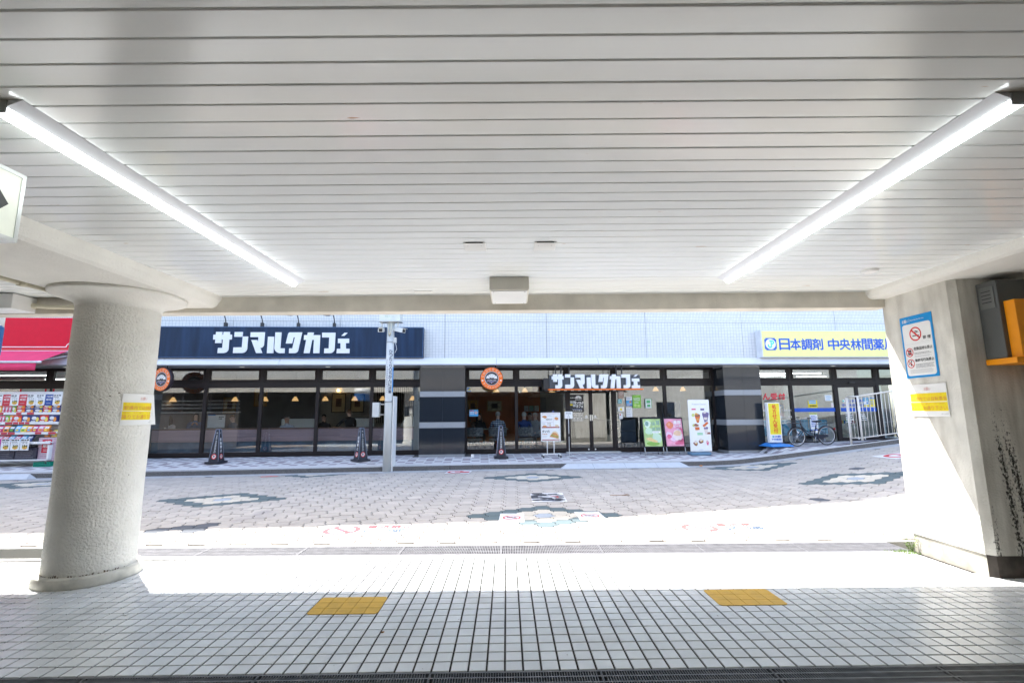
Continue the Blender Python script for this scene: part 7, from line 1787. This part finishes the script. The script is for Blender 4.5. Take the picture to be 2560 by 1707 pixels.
    for k, sx in (('l', -1), ('r', 1)):
        h = Vector(J['ha' + k][:3]); w = Vector(J['wr' + k][:3]); dr = (h - w).normalized(); side = dr.cross(Vector((0, 0, 1))).normalized()
        for q in range(4):
            a = h + side * (q - 1.5) * .017; L_ = (.055, .065, .06, .045)[q]
            fg.tube([a, a + dr * L_ * .6, a + dr * L_ - Vector((0, 0, .014))], [.0085, .008, .006], 6)
        a = h - side * .028 * sx - dr * .015; fg.tube([a, a - side * .018 * sx + dr * .02, a - side * .015 * sx + dr * .045], [.0095, .009, .007], 6)
    fg.obj('fingers', skin, t)
    # head details
    hc = Vector(J['skull'][:3]); cr = Vector(J['crown'][:3]); hd = link('head_details', None, t, tuple((hc + cr) / 2), head_turn)
    f = MB(); f.ball((0, .082, -.012), (.013, .018, .02), 8, 6); 
    for sx in (-1, 1): f.ball((sx * .074, .0, -.01), (.012, .02, .03), 8, 6)
    f.obj('nose_and_ears', skin, hd)
    f = MB()
    for sx in (-1, 1): f.ball((sx * .03, .074, .012), (.012, .006, .006), 8, 5)
    f.obj('eyes', m_ink, hd); MB().ball((0, .077, -.05), (.022, .006, .005), 8, 5).obj('mouth', M('lips', (.42, .14, .12), .5), hd)
    hm = MB()
    if hair_style != 'none':
        hm.ball((0, -.014, .026), (.081, .092, .085), 18, 12)
        keep = []
        for fi, fa in enumerate(hm.f):
            c = sum((Vector(hm.v[i]) for i in fa), Vector()) / len(fa)
            if c.y > .035 and c.z < .055: continue
            if hair_style == 'short' and c.z < -.03: continue
            if hair_style == 'bald' and (c.z > .055 or c.z < -.03): continue
            keep.append(fa)
        hm.f = keep; hm.m = [0] * len(keep); hm.sm = [True] * len(keep)
        if hair_style == 'long':
            for i in range(12):
                a = R(150 + i * 21.8); x, y = .076 * math.cos(a), .076 * math.sin(a) - .012
                hm.tube([(x, y, .02), (x * 1.12, y * 1.05 - .004, -.08), (x * 1.15, y * .95, -.19 - .03 * random.random()), (x * 1.0, y * .8, -.28 - .05 * random.random())], [.022, .026, .024, .008], 7)
        hm.obj('hair', hair, hd)
    if glasses:
        g = MB()
        for sx in (-1, 1): g.tube([(sx * .032 + .024 * math.cos(6.283 * i / 14), .088, .010 + .018 * math.sin(6.283 * i / 14)) for i in range(14)], .003, 5, closed=True); g.tube([(sx * .056, .086, .014), (sx * .078, .02, .012)], .0025, 5)
        g.tube([(-.008, .089, .012), (.008, .089, .012)], .0025, 5); g.obj('glasses', m_black, hd)
    return t
m_hblk = M('hair_black', (.018, .013, .012), .5, var=.2, vs=40); m_hgry = M('hair_grey', (.36, .35, .34), .6, var=.25, vs=60); m_hbrn = M('hair_brown', (.13, .065, .03), .5, var=.2, vs=40); m_hwht = M('hair_white', (.55, .54, .51), .6, var=.15, vs=60)
m_knit = M('white_knit', (.62, .60, .58), .9, bump=.3, bs=90, bdist=.004); m_denim = M('denim_jacket', (.13, .20, .36), .85, var=.15, vs=20); m_dtr = M('dark_trousers', (.03, .03, .04), .8)
m_bshirt = M('blue_shirt', (.016, .052, .20), .8, var=.1); m_coat = M('black_coat', (.012, .012, .014), .7); m_gtop = M('grey_top', (.22, .24, .25), .85); m_slate = M('slate_top', (.10, .12, .15), .85)
def plaid(name):
    m = M(name, (.5, .52, .56), .85); nt = m.node_tree; N = nt.nodes; L = nt.links; p = N['Principled BSDF']
    tc = N.new('ShaderNodeTexCoord'); sp = N.new('ShaderNodeSeparateXYZ'); L.new(tc.outputs['Object'], sp.inputs[0]); acc = None
    for ax, f in (('X', 17.0), ('Z', 15.0)):
        a = N.new('ShaderNodeMath'); a.operation = 'MULTIPLY'; a.inputs[1].default_value = f; L.new(sp.outputs[ax], a.inputs[0])
        b = N.new('ShaderNodeMath'); b.operation = 'FRACT'; L.new(a.outputs[0], b.inputs[0]); c = N.new('ShaderNodeMath'); c.operation = 'GREATER_THAN'; c.inputs[1].default_value = .5; L.new(b.outputs[0], c.inputs[0])
        if acc is None: acc = c.outputs[0]
        else:
            d = N.new('ShaderNodeMath'); d.operation = 'ADD'; L.new(acc, d.inputs[0]); L.new(c.outputs[0], d.inputs[1]); acc = d.outputs[0]
    h = N.new('ShaderNodeMath'); h.operation = 'MULTIPLY'; h.inputs[1].default_value = .5; L.new(acc, h.inputs[0])
    cr = N.new('ShaderNodeValToRGB'); cr.color_ramp.interpolation = 'CONSTANT'; e = cr.color_ramp.elements; e[0].color = (.66, .68, .72, 1); e[1].position = .4; e[1].color = (.16, .22, .34, 1); q = e.new(.8); q.color = (.02, .03, .06, 1)
    L.new(h.outputs[0], cr.inputs[0]); L.new(cr.outputs[0], p.inputs['Base Color']); return m
FZ = .287
person('person with long black hair in a white sweater seated behind the counter', -11.35, 2.0, FZ, R(168), 'sit', m_knit, m_dtr, m_hblk, 'long', arms='phone', lean=.05)
person('person with long black hair in a blue denim jacket beside the seated one', -10.95, 2.75, FZ + .08, R(205), 'sit', m_denim, m_dtr, m_hblk, 'long', arms='phone')
person('person in a dark slate top right of the white board', -9.45, 2.4, FZ, R(150), 'sit', m_slate, m_dtr, m_hbrn, 'short', arms='table', head_turn=R(50), lean=.1)
person('person with glasses and thin hair looking down behind the counter', -7.5, 2.0, FZ - .04, R(180), 'sit', M('pale_shirt', (.45, .46, .5), .8), m_dtr, m_hgry, 'bald', lean=.16, glasses=True, skin=m_skin)
person('person in dark clothes seated right of the person with glasses', -6.6, 3.0, FZ, R(170), 'sit', m_coat, m_dtr, m_hblk, 'short', lean=.1)
person('person in a black coat leaning over behind the counter, brown hair', -5.5, 2.2, FZ + .16, R(35), 'sit', m_coat, m_dtr, m_hbrn, 'short', arms='reach', lean=.12)
person('person in a blue and white plaid shirt seated with the back to the window', -.40, 1.62, FZ + .04, 0, 'sit', plaid('plaid_shirt'), m_dtr, m_hgry, 'short', arms='table')
person('person in a dark blue shirt with grey hair, back to the window', .50, 1.62, FZ + .02, R(-4), 'sit', m_bshirt, m_dtr, m_hwht, 'short', arms='table')
person('person with white hair in a grey top seated beside the blue shirt', .98, 2.35, FZ, R(150), 'sit', m_gtop, m_dtr, m_hwht, 'short', arms='lap', head_turn=R(30))
person('person with black hair seated deeper in behind the blue shirt', .86, 3.3, FZ, R(185), 'sit', m_gtop, m_dtr, m_hblk, 'short', arms='table')
person('person in black seated behind the table at the left of the plaid shirt', -1.05, 3.0, FZ, R(190), 'sit', m_coat, m_dtr, m_hblk, 'long', arms='table')
person('person seated behind the dark slatted stand, only the head showing', 3.9, 2.2, FZ - .03, R(180), 'sit', m_coat, m_dtr, m_hbrn, 'short', arms='table')
# tub chairs and tables by the window
m_fab = M('chair_fabric', (.17, .165, .16), .9, var=.9, vs=26, detail=6); m_cleg = M('chair_leg_wood', (.20, .09, .04), .5)
def tub_chair(s, d, label):
    t = fthing('tub_chair', label, 'chair', s, d, FZ, 0, 'patterned tub chairs at the cafe window')
    mb = MB(); n = 14; vs = []
    for i in range(n + 1):
        a = R(190 + 160 * i / n)
        for rr, z in ((.30, .50), (.315, .78), (.275, .79), (.26, .50)): vs.append((rr * math.cos(a), rr * .85 * math.sin(a) + .28, z))
    mb.add(vs, [(i * 4 + j, i * 4 + (j + 1) % 4, i * 4 + 4 + (j + 1) % 4, i * 4 + 4 + j) for i in range(n) for j in range(4)] + [(0, 3, 2, 1), (n * 4, n * 4 + 1, n * 4 + 2, n * 4 + 3)], 0, False); mb.obj('backrest', m_fab, t)
    mb = MB(); mb.lathe([(.02, .36), (.27, .36), (.285, .39), (.27, .43), (.02, .44)], 20, (0, .29)); mb.obj('seat', m_fab, t)
    for x, y in ((-.2, .1), (.2, .1), (-.2, .5), (.2, .5)): MB().tube([(x * .9, y, .36), (x * 1.15, y + (y - .3) * .2, 0)], [.018, .011], 7).obj('leg', m_cleg, t)
    for a in (225, 270, 315): MB().ball((.318 * math.cos(R(a)), .318 * .85 * math.sin(R(a)) + .28, .64), .011, 8, 6).obj('stud', m_steel, t)
for s, lb in ((-1.2, 'patterned tub chair beside the granite pillar, empty'), (-.42, 'patterned tub chair under the plaid shirt person'), (.50, 'patterned tub chair under the blue shirt person'), (5.65, 'patterned tub chair behind the glass beside the white banner')):
    tub_chair(s, 1.05 if s < 3 else 1.5, lb)
for s, lb in ((-1.05, 'pale cafe table with a black bag left of the plaid shirt'), (-.35, 'pale cafe table in front of the plaid shirt person'), (.6, 'pale cafe table in front of the blue shirt person')):
    t = fthing('cafe_table', lb, 'table', s, 2.35, FZ, 0, 'tables by the right cafe window'); MB().box(-.33, .33, -.3, .3, .69, .715).obj('top', M('table_top', (.40, .34, .26), .3), t); MB().tube([(0, 0, 0), (0, 0, .69)], .03, 8).obj('leg', m_black, t); mb = MB(); mb.lathe([(.2, 0), (.2, .015), (.03, .03)], 16); mb.obj('foot', m_black, t)
t = fthing('hand_bag', 'black hand bag standing on the cafe table', 'bag', -1.15, 2.25, FZ + .717); MB().box(0, .3, 0, .12, 0, .22).obj('body', m_coat, t, bevel=.02); MB().tube([(.06, .06, .21), (.09, .06, .36), (.21, .06, .36), (.24, .06, .21)], .008, 6).obj('strap', M('tan_strap', (.42, .3, .18), .5), t)
pt = fthing('potted_plant', 'dark leafy indoor plant behind the window beside the granite pillar', 'plant', -1.28, 2.9, FZ)
mb = MB(); mb.lathe([(.12, 0), (.17, .3), (.16, .3), (.15, .26)], 14, caps=False); mb.obj('pot', m_dkf, pt); mb = MB(); lf = MB()
for k in range(9):
    a = R(k * 40 + 10); h = 1.2 + .09 * k; mb.tube([(0, 0, .25), (.05 * math.cos(a), .05 * math.sin(a), .8), (.25 * math.cos(a), .2 * math.sin(a), h)], [.015, .01, .005], 5)
    for q in range(14):
        f = .35 + .05 * q; b = random.uniform(0, 6.28); c0 = Vector((.25 * f * math.cos(a), .2 * f * math.sin(a), .35 + (h - .3) * f)); L_ = random.uniform(.08, .15); dv = Vector((math.cos(b), math.sin(b), random.uniform(-.3, .4))) * L_; sv = Vector((-math.sin(b), math.cos(b), 0)) * L_ * .25
        lf.add([c0, c0 + dv * .5 + sv, c0 + dv, c0 + dv * .5 - sv], [(0, 1, 2, 3)])
mb.obj('stem', m_cleg, pt); tag(lf.obj('leaf', M('indoor_leaf', (.025, .06, .02), .4, var=.3, vs=10), pt), kind='stuff')
t = fthing('wall_frame', 'white framed notice group on the dark cafe wall behind the blue shirt', 'picture', .85, 5.5, 1.62)
for k in range(3): MB().box(k * .22, k * .22 + .19, 0, .02, 0, .24).obj('sheet', M('dim_sheet_%d' % k, ((.5, .5, .5), (.3, .42, .36), (.5, .52, .5))[k], .5, var=.3, vs=14), t)
# ================================================================== railing, planting on the street side of the station wall (seen in the shop windows)
rl = thing('ramp_railing', 'grey railing beside the station wall reflected in the pharmacy glass', 'railing', (5.6, 6.35, 0.25))
for k in range(40):
    x = k * .2; z = road_z(5.6 + x, 6.35) - .25; MB().tube([(x, 0, z), (x, 0, z + 1.15)], .012, 6).obj('bar', m_steel, rl)
MB().tube([(0, 0, road_z(5.6, 6.35) + .9), (8, 0, road_z(13.6, 6.35) + .9)], .025, 8).obj('top_rail', m_steel, rl)
for k in range(3):
    pt = thing('hedge_shrub', 'clipped green shrub at the station wall past the pillar, ' + ('nearest the pillar', 'middle one', 'farthest from the pillar')[k], 'shrub', (8.2 + k * 2.0, 5.9, road_z(8.2 + k * 2, 5.9)), 0, 'shrubs along the station wall')
    lf = MB()
    for q in range(500):
        c0 = Vector((random.uniform(-.9, .9), random.uniform(-.22, .22), random.uniform(.05, .55))); a = random.uniform(0, 6.28); l = .07
        lf.add([c0, c0 + Vector((l * math.cos(a), l * math.sin(a), random.uniform(-.03, .05))), c0 + Vector((l * math.cos(a + .8), l * math.sin(a + .8), .03))], [(0, 1, 2)])
    tag(lf.obj('foliage', M('shrub_leaf', (.05, .10, .025), .6, var=.4, vs=6), pt), kind='stuff'); MB().tube([(0, 0, 0), (0, 0, .3)], .02, 5).obj('stem', m_cleg, pt)
bpy.data.scenes.remove(_ts)
